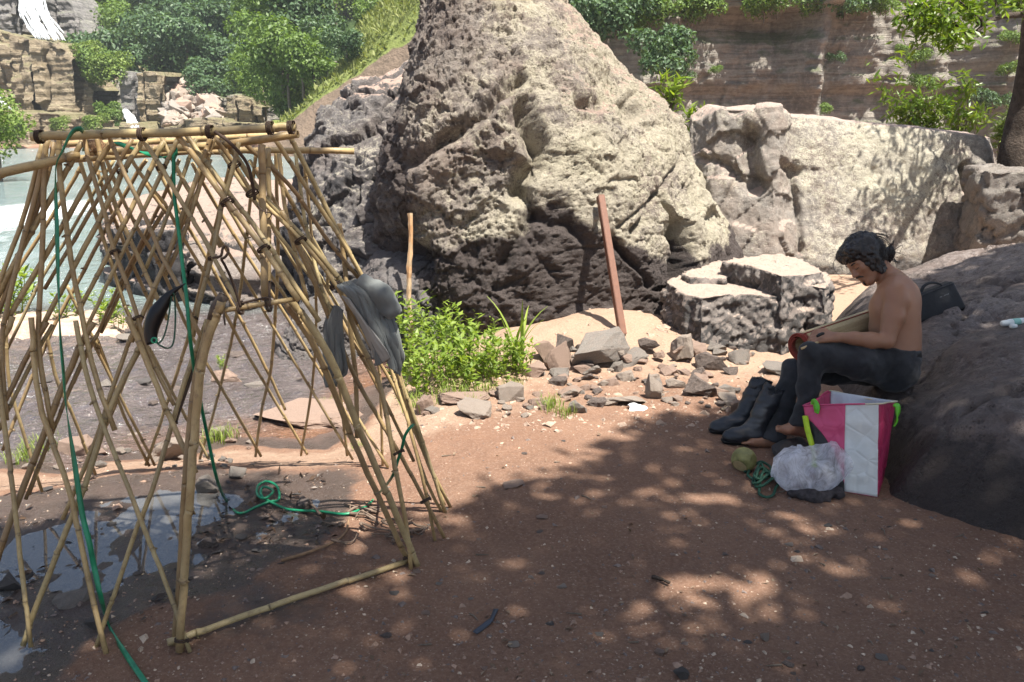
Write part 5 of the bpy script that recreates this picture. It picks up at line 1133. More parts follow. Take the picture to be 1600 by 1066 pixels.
# ---- the tree at the right edge, its trunk behind the end block, a leafy bough reaching into view
def twig_leaves(rng, c, n, spread, L, aspect=0.30, droop=-0.2, up=0.4):
    k = rng.integers(0, len(c), n); pos = c[k] + rng.normal(size=(n, 3)) * spread
    return leaves_mesh(pos, rand_dirs(rng, n, up), rand_dirs(rng, n, droop), L * rng.uniform(0.7, 1.3, n), L * aspect * rng.uniform(0.8, 1.2, n), 0.12)
def build_right_tree():
    rng = np.random.default_rng(8)
    base = PY(1586, 300, 9.75); base.z = -0.05; root = empty("leafy_tree", base); tag(root, "dark-trunked tree at the right edge with a bright leafy bough reaching into view", "tree")
    t = [base, PY(1584, 262, 9.75), PY(1594, 205, 9.8), PY(1606, 150, 9.8), PY(1618, 60, 9.7), PY(1622, -60, 9.6), PY(1600, -180, 9.4)]
    V = [limb(t, 0.20, 0.12, 40, 12)]; V[0] = (V[0][0] + (0.035 * fbm(V[0][0] * np.array([1, 1, 0.25]), 14, 3, 411))[:, None] * np.array([1, 1, 0]), V[0][1])
    bough = [PY(1622, -10, 9.65), PY(1612, 14, 8.9), PY(1600, 22, 8.3), PY(1564, 26, 7.9), PY(1537, 40, 7.7), PY(1516, 56, 7.6), PY(1494, 38, 7.5), PY(1470, 24, 7.4)]
    V.append(limb(bough, 0.055, 0.010, 30, 7)); pts = []
    fork = [[(1537, 40, 7.7), (1520, 30, 7.7), (1512, 6, 7.7), (1505, -25, 7.7)], [(1516, 56, 7.6), (1500, 48, 7.5), (1480, 44, 7.4), (1450, 40, 7.3)], [(1494, 38, 7.5), (1466, 18, 7.4), (1430, 8, 7.3)], [(1564, 26, 7.9), (1556, 8, 7.9), (1560, -20, 8)], [(1600, 22, 8.3), (1590, 4, 8.2), (1575, -18, 8.2)], [(1537, 40, 7.7), (1528, 26, 7.6), (1490, -6, 7.6), (1470, -30, 7.6)], [(1470, 24, 7.4), (1452, 38, 7.4), (1442, 56, 7.4)], [(1500, 48, 7.5), (1492, 58, 7.5), (1478, 62, 7.5)], [(1450, 10, 7.4), (1430, 22, 7.35), (1412, 26, 7.3)]]
    for fk in fork:
        c = catmull([PY(*q) for q in fk], 16); V.append(tube(c, np.linspace(0.014, 0.003, 16), 5)); pts.append(c[5:])
    pts.append(catmull(bough, 30)[22:])
    C = np.vstack(pts); LF = [twig_leaves(rng, C, 1500, 0.060, 0.080, 0.36)]
    # crown above the frame
    for e in ((2.2, 0.3, 1.3), (1.4, 1.2, 1.8), (2.8, 1.4, 1.4), (1.8, 2.2, 2.0), (0.5, -0.3, 0.7)):
        a = np.array(t[6]); c = catmull([a - np.array((0, 0, 0.5)), a + np.array(e) * 0.5 + np.array((0, 0, 0.25)), a + np.array(e)], 18); V.append(tube(c, np.linspace(0.05, 0.008, 18), 6))
        LF.append(twig_leaves(rng, c[7:], 620, 0.26, 0.10, 0.4))
        for k in range(3):
            s = c[int(rng.integers(9, 18))]; d = catmull([s, s + rng.normal(size=3) * 0.25, s + rng.normal(size=3) * 0.5], 8); V.append(tube(d, np.linspace(0.012, 0.003, 8), 5)); LF.append(twig_leaves(rng, d, 120, 0.12, 0.10, 0.4))
    for pts in ([(5.75, 9.6, 2.9), (5.6, 9.2, 3.2), (5.45, 8.9, 3.25), (5.2, 8.75, 3.15)], [(5.6, 9.2, 3.2), (5.5, 8.9, 3.5), (5.3, 8.6, 3.6)], [(5.5, 8.9, 3.3), (5.1, 8.8, 3.4), (4.85, 8.7, 3.3)], [(5.75, 9.6, 3.1), (5.9, 9.1, 3.6), (5.8, 8.8, 3.7)]):
        c = catmull(pts, 16); V.append(tube(c, np.linspace(0.02, 0.005, 16), 5)); LF.append(twig_leaves(rng, c[4:], 130, 0.11, 0.12, 0.3))
    mesh_obj("trunk", *merge(V), M['bark'], root); mesh_obj("crown", *merge([(v, f.tolist()) for v, f in LF]), M['lf_near'], root)
build_right_tree()

# ---- shrubs behind the pale ledge and rosettes on the boulders
def lance_shrub(name, stems, n, L, m, label, cat, seed, spread=0.08, group=None, aspect=0.24, up=0.5, droop=0.25, sr=0.012):
    rng = np.random.default_rng(seed); b0 = Vector(stems[0][0]); root = empty(name, b0); V = []; C = []
    for s in stems:
        c = catmull(s, 14); V.append(tube(c, np.linspace(sr, sr * 0.25, 14), 5)); C.append(c[4:])
        for k in range(3):
            i = int(rng.integers(5, 13)); q = c[i]; d = (c[-1] - c[0]); ln = np.linalg.norm(d); e = q + d * 0.14 + rng.normal(size=3) * ln * 0.13
            cc = catmull([q, (q + e) / 2 + rng.normal(size=3) * 0.02, e], 8); V.append(tube(cc, np.linspace(sr * 0.4, sr * 0.15, 8), 4)); C.append(cc[2:])
    C = np.vstack(C); k = rng.integers(0, len(C), n); pos = C[k] + rng.normal(size=(n, 3)) * spread * 0.35
    ls = L * rng.uniform(0.6, 1.3, n); lv, lf = leaves_mesh(pos, rand_dirs(rng, n, up), rand_dirs(rng, n, droop), ls, ls * aspect, 0.15)
    mesh_obj("stems", *merge(V), M['bark_pale'], root); mesh_obj("foliage", lv, lf, m, root)
    tag(root, label, cat, group); return root
def build_right_shrubs():
    Y = 13.2; S = []
    for (bx, tx, ty) in ((1480, 1376, 140), (1470, 1410, 148), (1480, 1440, 146), (1490, 1470, 156), (1500, 1510, 130), (1490, 1495, 160), (1510, 1528, 170), (1470, 1395, 165), (1460, 1425, 170), (1450, 1380, 158)):
        S.append([PY(bx, 262, Y), PY((bx + tx) / 2 + 6, (262 + ty) / 2 - 16, Y - 0.1), PY(tx, ty, Y - 0.2)])
    lance_shrub("leafy_shrub", S, 1500, 0.15, M['lf_near'], "bright lance-leaved shrub growing behind the pale ledge", "shrub", 21, 0.14)
    S = [[PY(1558, 250, 12), PY(1566, 205, 12), PY(tx, ty, 12)] for tx, ty in ((1560, 196), (1574, 180), (1590, 172), (1584, 190), (1570, 210), (1598, 184))]
    lance_shrub("feathery_shrub", S, 900, 0.11, M['lf_light'], "feathery pale green shrub beside the dark tree trunk", "shrub", 22, 0.10, None, 0.16)
    Y = 10.9; S = [[PY(1046, 186, Y), PY(1046 + dx * 0.4, 150, Y), PY(1046 + dx, ty, Y)] for dx, ty in ((-24, 128), (-12, 122), (0, 126), (14, 130), (24, 136), (-4, 138), (10, 148))]
    lance_shrub("rosette_plant", S, 130, 0.20, M['lf_weed'], "yellow-green strappy plant on the great boulder's right shoulder", "plant", 23, 0.05, None, 0.2, 0.5, 0.8)
    S = [[PY(1084, 214, Y), PY(1084 + dx * 0.4, 190, Y), PY(1084 + dx, ty, Y)] for dx, ty in ((-16, 166), (-6, 164), (6, 168), (16, 174), (2, 180))]
    lance_shrub("rosette_plant", S, 80, 0.17, M['lf_weed'], "small yellow-green plant in the notch between boulder and pale ledge", "plant", 24, 0.05, None, 0.2, 0.5, 0.8)
build_right_shrubs()

# ---- far trees: a few kinds, copied one by one
def far_tree(name, lobes, n, size, m, trunk_h, seed, dig=0.6, tr=0.16):
    rng = np.random.default_rng(seed); root = empty(name, (0, 0, 0)); v, f = crown_leaves(rng, lobes, n, size)
    mesh_obj("crown", v, f, m, root)
    V = [limb([(0, 0, -dig), (0.1 * tr / 0.16, 0, trunk_h * 0.5), (0, 0, trunk_h)], tr, tr * 0.6, 8, 7)]
    for l in lobes[:5]: V.append(limb([(0, 0, trunk_h * 0.8), (l[0] * 0.5, l[1] * 0.5, (trunk_h + l[2]) * 0.5), (l[0], l[1], l[2])], tr * 0.5, tr * 0.12, 6, 5))
    mesh_obj("trunk", *merge(V), M['bark_pale'], root); return root
def mk_lobes(rng, k, R0, H, r0, r1):
    out = []
    for i in range(k):
        a = rng.uniform(0, 6.28); rr = R0 * math.sqrt(rng.random()); out.append((rr * math.cos(a), rr * math.sin(a), H * rng.uniform(0.45, 0.95) - 0.25 * rr, rng.uniform(r0, r1)))
    return out
def build_far_trees():
    rng = np.random.default_rng(31); protos = []
    for k, (m, sz, n) in enumerate((('lf_dark', 0.36, 2400), ('lf_dark', 0.32, 2600), ('lf_mid', 0.30, 2600), ('lf_mid', 0.34, 2400), ('lf_light', 0.28, 2400), ('lf_dark', 0.38, 2400))):
        protos.append(far_tree("forest_tree", mk_lobes(rng, 9, 2.1, 5.6, 0.8, 1.6), n, sz, M[m], 3.2, 40 + k))
    used = [False] * len(protos); kinds = ["blue-green", "blue-green", "mid-green", "mid-green", "light green", "blue-green"]
    def put(i, x, y, z, s, label, group, name=None):
        o = protos[i] if not used[i] else copy_tree(protos[i]); used[i] = True
        o.location = (x, y, z); o.rotation_euler = (0, 0, rng.uniform(0, 6.28)); o.scale = (s, s, s * rng.uniform(0.9, 1.25))
        tag(o, label, "tree", group); return o
    cnt = 0
    for row, Yd in enumerate(np.arange(78, 112, 4.6)):
        for px in np.arange(96 + (row % 2) * 22, 700, 42):
            x = PY(px + rng.uniform(-14, 14), 100, Yd).x; y = Yd + rng.uniform(-1.5, 1.5); z = float(HILL(np.array([x]), np.array([y]))[0])
            if px > 470 and row < 3: continue
            u = fbm(np.array([[x * 0.07, y * 0.07, 0.0]]), 1.0, 2, 420)[0]
            i = int(rng.choice([0, 1, 5])) if (px > 210 and px < 400 and u > -0.35) else int(rng.choice([2, 3, 4, 0, 2]))
            s = rng.uniform(0.75, 1.25)
            put(i, x, y, z - 0.6, s, kinds[i] + " tree in the dense wood on the far slope", kinds[i] + " trees of the far wood"); cnt += 1
    # bushes on the tan cliffs and the grass slope, placed one by one
    bush = [far_tree("bush", [(rng.uniform(-1.3, 1.3), rng.uniform(-1, 1), rng.uniform(0.2, 1.8), rng.uniform(0.6, 1.1)) for _ in range(10)], 2400, 0.26, M[mm], 0.8, 70 + q, 0.3, 0.08) for q, mm in enumerate(('lf_dark', 'lf_mid', 'lf_light'))]; bused = [False] * 3
    one = [(150, 96, 70.5, 2, 0.62, "round light bush overhanging the tan cliff by the waterfall"), (175, 104, 70, 4, 0.60, "bright bush left of the thin second waterfall"), (140, 82, 72, 4, 0.5, "pale bush on the ledge right of the waterfall"), (168, 172, 66.5, 2, 0.40, "small bush at the tan cliff's foot above the bamboo bar"),
           (540, 64, 50, 0, 0.42, "dark round bush alone on the grassy slope"), (500, 46, 56, 0, 0.5, "dark bush above the grassy slope's upper left"), (488, 98, 52, 2, 0.55, "pale bush at the grassy slope's left edge"), (575, 20, 57, 2, 0.5, "bush high on the grassy slope beside the boulder"), (445, 150, 60, 2, 0.6, "green bush hanging over the rock face left of the grass slope"), (468, 136, 56, 4, 0.5, "light bush at the lower end of the grassy slope"), (400, 105, 70, 3, 0.8, "large bright tree standing in front of the dark wood"), (412, 140, 68, 2, 0.7, "leafy tree above the rockslide's right end"), (330, 120, 72, 5, 0.8, "dark tree directly above the pale rockslide"), (438, 60, 55, 3, 0.9, "tall mid-green tree at the wood's edge beside the grassy slope"), (450, 110, 54, 2, 0.8, "bushy tree below the wood's edge beside the grassy slope"), (462, 30, 58, 0, 0.9, "dark tree overhanging the top of the grassy slope's left edge"), (470, 80, 53, 3, 0.7, "leafy tree halfway up the grassy slope's left edge"), (435, 20, 60, 2, 1.0, "broad green tree high above the grassy slope's left edge"), (290, 60, 76, 0, 1.0, "big dark tree in the wood's centre left"), (22, 196, 62, 2, 0.45, "yellowish bush at the far shore by the left cliffs"), (95, 192, 63, 4, 0.25, "small tuft bush on the far shore ledge"), (150, 190, 63, 4, 0.3, "little green bush on the far shore right of the tan cliff")]
    for px, py, Yd, i, s, lab in one:
        v = PY(px, py, Yd); cnt += 1
        if s > 0.65: put(i, v.x, v.y, v.z - 3.4 * s, s, lab, None)
        else:
            j = {0: 0, 1: 0, 5: 0, 2: 1, 3: 1, 4: 2}[i]; o = bush[j] if not bused[j] else copy_tree(bush[j]); bused[j] = True; o.location = (v.x, v.y, v.z - 1.2 * s * 1.5); o.scale = (s * 1.5,) * 3; o.rotation_euler = (0, 0, rng.uniform(0, 6.28)); tag(o, lab, "bush")
    # tree in front of the right cliff and greenery along its ledges
    v = PY(1036, 132, 30); r = far_tree("cliff_tree", mk_lobes(rng, 12, 0.95, 2.3, 0.35, 0.62), 3600, 0.15, M['lf_dark'], 1.0, 60); r.location = (v.x, v.y, v.z - 0.35); tag(r, "round blue-green tree in front of the brown cliff behind the boulder", "tree")
    proto = far_tree("cliff_shrub", mk_lobes(rng, 7, 0.7, 1.2, 0.3, 0.5), 1300, 0.13, M['lf_mid'], 0.5, 61, 0.0, 0.04); first = True
    proto2 = far_tree("cliff_shrub", mk_lobes(rng, 7, 0.8, 1.2, 0.3, 0.5), 1300, 0.13, M['lf_dark'], 0.5, 62, 0.0, 0.04); first2 = True
    for px, py, s, kd in ((905, 22, 1.2, 1), (935, 42, 1.1, 1), (965, 26, 1.3, 1), (990, 12, 1.2, 1), (1010, 38, 0.8, 0), (1030, 14, 1.2, 0), (1065, 20, 1.0, 0), (1085, 10, 1.1, 0), (1110, 6, 0.9, 0), (925, 4, 1.4, 1), (1200, 12, 0.9, 0), (1222, 4, 0.9, 0), (1285, 12, 0.8, 0), (1305, 6, 0.9, 1), (1328, 4, 1.0, 1), (1345, 14, 0.5, 0), (1392, 12, 0.6, 0), (1385, 0, 0.8, 0), (1290, 172, 0.42, 0), (1312, 88, 0.35, 1), (1420, 78, 0.35, 0), (1440, 92, 0.55, 0), (1452, 132, 0.6, 0), (1562, 158, 0.7, 1), (1548, 150, 0.5, 1), (1590, 60, 0.5, 0), (1586, 110, 0.5, 0), (1120, 110, 0.3, 0), (1068, 120, 0.5, 1)):
        v = PY(px, py, 31.9); pr = proto if kd == 0 else proto2
        if kd == 0: o = pr if first else copy_tree(pr); first = False
        else: o = pr if first2 else copy_tree(pr); first2 = False
        o.location = (v.x, v.y + 0.4, v.z - 0.6 * s); o.rotation_euler = (0, 0, rng.uniform(0, 6.28)); o.scale = (s, s, s)
        tag(o, ("mid-green" if kd == 0 else "dark green") + " shrub rooted on the brown cliff face", "shrub", ("mid-green" if kd == 0 else "dark green") + " shrubs on the brown cliff")
    # shrub overhanging the pool at the far left
    lob = [(rng.uniform(-1.6, 1.0), rng.uniform(-0.8, 0.8), rng.uniform(0.4, 2.2), rng.uniform(0.4, 0.75)) for _ in range(12)]
    v = PY(-8, 262, 27); r = far_tree("lakeside_shrub", lob, 4200, 0.12, M['lf_light'], 0.8, 63); r.location = (v.x, v.y, v.z); tag(r, "pale green shrub leaning over the pool at the left edge", "shrub")
    print("far trees", cnt)
build_far_trees()

# ================================================================== STONES
def stone_variants():
    out = []
    for k in range(14):
        rng = np.random.default_rng(500 + k); bm = bmesh.new()
        for _ in range(int(rng.integers(9, 15))):
            d = rng.normal(size=3); d /= np.linalg.norm(d) ** 0.75 + 1e-6; bm.verts.new(np.clip(d * 0.62, -0.5, 0.5))
        r = bmesh.ops.convex_hull(bm, input=bm.verts); junk = [e for e in r["geom_interior"] + r["geom_unused"] if isinstance(e, bmesh.types.BMVert)]
        if junk: bmesh.ops.delete(bm, geom=list(set(junk)), context='VERTS')
        bmesh.ops.dissolve_limit(bm, angle_limit=R(16), verts=bm.verts, edges=bm.edges)
        bmesh.ops.bevel(bm, geom=list(bm.edges), offset=0.03, segments=2, affect='EDGES', profile=0.6)
        bmesh.ops.triangulate(bm, faces=bm.faces); [(bmesh.ops.subdivide_edges(bm, edges=[e for e in bm.edges if e.calc_length() > L_], cuts=1), bmesh.ops.triangulate(bm, faces=bm.faces)) for L_ in (0.2, 0.16, 0.12)]
        co = np.array([v.co[:] for v in bm.verts]); co = co * (1 + 0.14 * fbm(co, 2.6, 4, k)[:, None] + 0.05 * fbm(co, 9, 3, k + 50)[:, None]); lo, hi = co.min(0), co.max(0); co = (co - (lo + hi) / 2) / (hi - lo); co[:, 2] += 0.5
        for v, c in zip(bm.verts, co): v.co = c
        me = bpy.data.meshes.new("stone"); bm.to_mesh(me); bm.free(); out.append((me, co))
    return out
STV = stone_variants(); STM = {}
def stone_mesh(i, kind):
    key = (i, kind)
    if key not in STM:
        me = STV[i][0].copy(); co = STV[i][1]; me.materials.append(M['stone' if kind in 'rbp' else 'stone_grey'])
        sets = dict(r=(0.2, 0.1, 0.8), b=(0.1, 0.55, 0.3), p=(0.85, 0.0, 0.4), g=(0.3, 0.2, 0.1), d=(0.0, 0.9, 0.0))[kind]
        for nm, v in zip(("lichen", "stain_shade", "warm"), sets):
            a = me.attributes.new(nm, 'FLOAT', 'POINT'); a.data.foreach_set("value", np.full(len(co), v, dtype=np.float32))
        STM[key] = me
    return STM[key]
def stone(i, px0, px1, py0, py1, kind, label=None, group=None, z=0.0, sink=0.22, hz=None, tilt=(0, 0), rz=None, dp=0.85, rng=random.Random(3), base=None):
    """stone filling the pixel box; stands on the ground under the box's lower edge"""
    cx = (px0 + px1) / 2; b0 = GZ(cx, py1 - 0.15 * (py1 - py0)) if base is None else base; d = depth_of(b0); w = (px1 - px0) / FPX * d
    dep = w * dp; vis = (py1 - py0) / FPX * d; el = math.atan2(CAM_H - b0.z, b0.y); h = hz or max(0.16 * w, (vis - dep * math.sin(el) * 0.75) / math.cos(el)) / (1 - sink)
    o = bpy.data.objects.new("stone", stone_mesh(i % 14, kind)); COL.objects.link(o)
    o.location = (b0.x, b0.y + dep * 0.35, b0.z - h * sink + z); o.scale = (w * 1.04, dep, h); o.rotation_euler = (tilt[0], tilt[1], rng.uniform(-0.4, 0.4) if rz is None else rz)
    tag(o, label, "stone", group); return o
def build_stones():
    named = [(0, 894, 988, 494, 568, 'g', "long grey angular block tilted in the rubble below the rusty post"), (1, 946, 1018, 534, 573, 'g', "flat pale grey stone right of the tilted grey block"), (2, 858, 905, 548, 578, 'r', "brown cube-like stone left of the tilted grey block"), (3, 869, 898, 524, 552, 'b', "small dark stone perched on the brown cube-like stone"), (4, 834, 872, 534, 568, 'r', "brown stone in shade beside the tall grass clump"), (5, 676, 762, 596, 637, 'r', "wide flat pinkish slab at the weeds' edge"), (6, 643, 682, 617, 652, 'r', "rounded pink stone next to the frame's right feet"), (7, 714, 767, 626, 658, 'p', "pale tan angular stone below the wide pinkish slab"), (8, 778, 816, 600, 633, 'p', "light grey upright stone right of the wide pinkish slab"), (9, 872, 913, 603, 622, 'r', "thin flat purple-brown stone among the grass tufts"), (10, 934, 1014, 588, 641, 'p', "big pale flat stone half sunk beside the white litter"), (11, 889, 918, 627, 649, 'g', "small light grey stone left of the white litter"), (12, 1012, 1048, 584, 630, 'p', "pale stone wedged right of the big flat one"), (13, 1090, 1134, 550, 583, 'b', "dark brown angular stone in front of the basalt outcrop"), (0, 1071, 1107, 534, 558, 'r', "reddish stone at the outcrop's left foot"), (1, 1050, 1086, 524, 560, 'p', "tan stone with dark hollow side at the outcrop's corner"), (2, 1141, 1174, 547, 574, 'g', "greenish grey stone by itself under the outcrop"), (3, 1070, 1122, 590, 626, 'b', "low brown stone pair left of the boots' tops"), (4, 1139, 1167, 625, 652, 'r', "orange-brown stone against the boot shafts"), (5, 813, 852, 566, 592, 'r', "stone half hidden in weeds under the grass clump"), (6, 955, 976, 565, 585, 'g', "small grey stone just below the flat pale one"), (7, 1196, 1240, 566, 590, 'g', "grey stone behind the boots at the outcrop's foot"),
             (8, 84, 137, 684, 722, 'r', "rounded tan stone on the stream's near bank behind the frame"), (9, 156, 216, 668, 704, 'p', "flat pale stone at the stream edge inside the frame"), (10, 228, 294, 676, 722, 'p', "broad pale stone where two back poles meet the ground"), (11, 303, 341, 742, 776, 'g', "smooth grey stone in the mud left of the green rope"), (12, 356, 390, 726, 752, 'g', "brownish stone in the mud above the rope loop"), (13, 326, 374, 578, 602, 'r', "stone in the stream with a small green plant on it"), (0, 388, 532, 612, 668, 'r', "large flat pinkish rock at the water's edge inside the frame"), (1, 470, 560, 642, 668, 'r', "flat reddish rock in the shallow orange water"), (2, 76, 134, 914, 956, 'g', "flat dark stone in the puddle near the front left poles"), (3, -12, 29, 900, 932, 'd', "blackish stone in the puddle at the left edge"), (4, 132, 166, 962, 986, 'd', "small wet dark stone by the hanging strap"), (5, 306, 334, 838, 858, 'b', "little wet brown stone beside the left door post"), (6, 458, 489, 776, 802, 'b', "red-brown wet stone touching the green rope"), (7, 178, 212, 524, 537, 'g', "pale stone in the rapids below the gravel bar"), (8, 322, 352, 668, 690, 'p', "pale stone beside a grass tuft at the stream bank"), (9, 1172, 1200, 640, 664, 'b', "dark stone under the raised bare foot")]
    rng = random.Random(7)
    for k, (i, a, b_, c, d, kd, lab) in enumerate(named):
        if "raised bare foot" in lab: continue
        wl = (c < 610 and b_ < 400) or "large flat pinkish" in lab or "shallow orange" in lab
        stone(i, a, b_, c, d, kd, lab, None, rng=rng, base=(G((a + b_) / 2, d - 4, WATER_Z) if wl else None), sink=0.35 if wl else 0.28, hz=(0.20 * (b_ - a) / FPX * 4.8 if ('flat' in lab and b_ - a > 45) else 0.23 if 'block' in lab else None), dp=0.5 if 'block' in lab else 0.85, rz=0.5 if 'block' in lab else None, tilt=(0.1, -0.35) if 'block' in lab else (rng.uniform(-.12, .12), rng.uniform(-.12, .12)))
    # loose stones of the rubble, left bank and mud, copied one by one
    for k in range(210):
        t = rng.random()
        if t < 0.62: cx, cy = rng.uniform(840, 1190), rng.uniform(545, 640); w = rng.choice((9, 11, 14, 18, 24, 30)); g = "loose stone of the rubble slope at the boulder's foot"; gr = "loose rubble stones"; kd = rng.choice("rrbgp")
        elif t < 0.78: cx, cy = rng.uniform(640, 860), rng.uniform(618, 655); w = rng.choice((9, 12, 16, 24)); g = "small stone along the edge of the weeds"; gr = "stones along the weeds"; kd = rng.choice("rrpg")
        else: cx, cy = rng.uniform(0, 400), rng.uniform(690, 735); w = rng.choice((8, 12, 18)); g = "small stone on the stream's near bank"; gr = "stones on the near bank"; kd = rng.choice("rpg")
        if cy < 560 and cx < 900: continue
        stone(rng.randrange(14), cx - w / 2, cx + w / 2, cy - w * 0.6, cy, kd, g, gr, rng=rng)
    for k in range(46):
        cx, cy = rng.uniform(20, 480), rng.uniform(760, 960); w = rng.choice((8, 10, 14, 18)); stone(rng.randrange(14), cx - w / 2, cx + w / 2, cy - w * 0.5, cy, rng.choice("dbbd"), "small wet stone in the mud under the bamboo frame", "wet stones in the mud", rng=rng)
    for k in range(60):
        cx, cy = rng.uniform(600, 1590), rng.uniform(690, 1060); w = rng.choice((7, 8, 10, 12, 15)) * (0.7 + (cy - 690) / 600)
        if poly_sd(np.array([G(cx, cy).x]), np.array([G(cx, cy).y]), SEAT_B)[0] > -0.05: continue
        stone(rng.randrange(14), cx - w / 2, cx + w / 2, cy - w * 0.45, cy, rng.choice("rbgdp"), "pebble lying on the open shaded dirt", "pebbles on the dirt", rng=rng, sink=0.35)
    for k in range(34):
        cx, cy = rng.uniform(0, 560), rng.uniform(545, 680); w = rng.choice((9, 12, 16, 24, 34))
        stone(rng.randrange(14), cx - w / 2, cx + w / 2, cy - w * 0.4, cy, rng.choice("dbbg"), "dark wet stone breaking the surface of the stream", "stones in the stream", rng=rng, base=G(cx, cy, WATER_Z - 0.01), sink=0.4)
    # far rockslide and far-shore boulders
    for k in range(85):
        t = rng.random(); px = rng.uniform(258, 345); top = 128 + abs(px - 290) * 0.55; py = rng.uniform(top, 196); Yd = 73 - (py - 128) / 68 * 6.0
        v = PY(px, py, Yd); s = rng.choice((0.5, 0.7, 0.9, 1.2, 1.6)); o = bpy.data.objects.new("boulder", stone_mesh(rng.randrange(14), rng.choice("prpg"))); COL.objects.link(o)
        o.location = (v.x, v.y, v.z - 0.3 * s); o.scale = (s * 1.1, s, s * 0.85); o.rotation_euler = (rng.uniform(-.5, .5), rng.uniform(-.5, .5), rng.uniform(0, 6)); tag(o, "pale boulder of the far rockslide between wood and pool", "boulder", "boulders of the far rockslide")
build_stones()
def build_scree():
    # the slope the rockslide lies on
    xs = np.linspace(250, 352, 40); rows = []
    for t in np.linspace(0, 1, 24):
        for px in xs:
            top = 128 + abs(px - 290) * 0.55 + 6; py = 200 + (top - 200) * t; v = PY(px, py, 67 + 6.4 * t); rows.append((v.x, v.y, v.z - 0.25))
    p = np.array(rows); p[:, 2] += 0.25 * fbm(p, 0.6, 3, 430); n = 40; i = (np.arange(23)[:, None] * n + np.arange(n - 1)[None, :]).ravel()
    o = mesh_obj("scree", p, np.stack([i, i + 1, i + 1 + n, i + n], 1), M['talus']); tag(o, kind="structure")
build_scree()
def build_gravel():
    rng = np.random.default_rng(71); V, F, at = [], [], 0; k = 0
    n = 7000; px = rng.uniform(-60, 1660, n); py = rng.uniform(640, 1085, n) ; py = 560 + (py - 640) * 525 / 445
    p = np.array([G(a, b_)[:] for a, b_ in zip(px, py)]); h, sd, pd = ground_h(p[:, 0], p[:, 1]); ok = (sd < -0.15) & (poly_sd(p[:, 0], p[:, 1], SEAT_B) < 0.02) & ~((pd > 0.05) & (h < -0.02)); p[:, 2] = h; p = p[ok]
    tet = np.array([[1, 0, -.3], [-.5, .9, -.3], [-.6, -.8, -.3], [0.1, 0.0, .8], [0.5, 0.6, 0.35], [-0.6, 0.1, 0.45]]); tf = [[0, 1, 4], [1, 5, 4], [4, 5, 3], [0, 4, 3], [1, 2, 5], [2, 3, 5], [2, 0, 3], [0, 2, 1]]
    cls = rng.integers(0, 3, len(p)); obs = []
    for c, (m, nm) in enumerate((((0.30, 0.20, 0.145), "brown_gravel"), ((0.16, 0.125, 0.11), "dark_gravel"), ((0.46, 0.36, 0.27), "pale_gravel"))):
        q = p[cls == c]; V = []; F = []
        for j, b0 in enumerate(q):
            s = 0.0040 * math.exp(rng.normal() * 0.60) * (1.0 if c < 2 else 0.8); a = rng.uniform(0, 6.28); T = tet * (s * rng.uniform(0.7, 1.5), s * rng.uniform(0.7, 1.4), s * rng.uniform(0.4, 0.9)); T = T + rng.normal(size=T.shape) * s * 0.12
            x = T[:, 0] * math.cos(a) - T[:, 1] * math.sin(a); y = T[:, 0] * math.sin(a) + T[:, 1] * math.cos(a); V.append(np.stack([x, y, T[:, 2]], 1) + b0); F += [[i + 6 * j for i in f] for f in tf]
        o = mesh_obj("gravel", np.vstack(V), F, simple(nm, m, 0.9, 0.3, 30), None, False); tag(o, "fine " + nm.split("_")[0] + " gravel scattered over the dirt", kind="stuff")
    n = 1500; px = rng.uniform(640, 1210, n); py = rng.uniform(500, 668, n); p = np.array([G(a, b_, 0.03)[:] for a, b_ in zip(px, py)]); h, sd, pd = ground_h(p[:, 0], p[:, 1]); p[:, 2] = h; p = p[sd < -0.2]; V = []; F = []
    for j, b0 in enumerate(p):
        s = 0.009 * math.exp(rng.normal() * 0.55); a = rng.uniform(0, 6.28); T = tet * (s * rng.uniform(0.7, 1.5), s * rng.uniform(0.7, 1.4), s * rng.uniform(0.4, 0.9)); T = T + rng.normal(size=T.shape) * s * 0.15
        x = T[:, 0] * math.cos(a) - T[:, 1] * math.sin(a); y = T[:, 0] * math.sin(a) + T[:, 1] * math.cos(a); V.append(np.stack([x, y, T[:, 2]], 1) + b0); F += [[i + 6 * j for i in f] for f in tf]
    o = mesh_obj("gravel", np.vstack(V), F, simple("rubble_grit", (0.34, 0.25, 0.19), 0.9, 0.45, 18), None, False); tag(o, "coarse broken grit between the rubble stones", kind="stuff")
    # wet litter of leaves and bark bits in the mud
    n = 900; px = rng.uniform(0, 520, n); py = rng.uniform(735, 985, n); p = np.array([G(a, b_, -0.015)[:] for a, b_ in zip(px, py)]); h, sd, pd = ground_h(p[:, 0], p[:, 1]); ok = (pd > -0.12) & (fbm(p, 2.5, 3, 440) > -0.15); p[:, 2] = np.maximum(h, -0.0225) + 0.004; p = p[ok]; n = len(p)
    L = rng.uniform(0.012, 0.055, n); v, f = leaves_mesh(p, rand_dirs(rng, n, 2.5), rand_dirs(rng, n), L, L * rng.uniform(0.25, 0.7, n), 0.25)
    o = mesh_obj("leaf_litter", v, f, leaf_mat("wet_litter", (0.03, 0.02, 0.015), (0.10, 0.06, 0.035), 0.05, 0.4, 0.5)); tag(o, "dark wet leaf and bark litter strewn in the mud", kind="stuff")
    n = 260; px = rng.uniform(560, 1600, n); py = rng.uniform(680, 1066, n); p = np.array([G(a, b_)[:] for a, b_ in zip(px, py)]); p = p[poly_sd(p[:, 0], p[:, 1], SEAT_B) < 0.0]; n = len(p); h, _, _ = ground_h(p[:, 0], p[:, 1]); p[:, 2] = h + 0.004
    L = rng.uniform(0.010, 0.035, n); v, f = leaves_mesh(p, rand_dirs(rng, n, 3.0), rand_dirs(rng, n), L, L * rng.uniform(0.2, 0.55, n), 0.3)
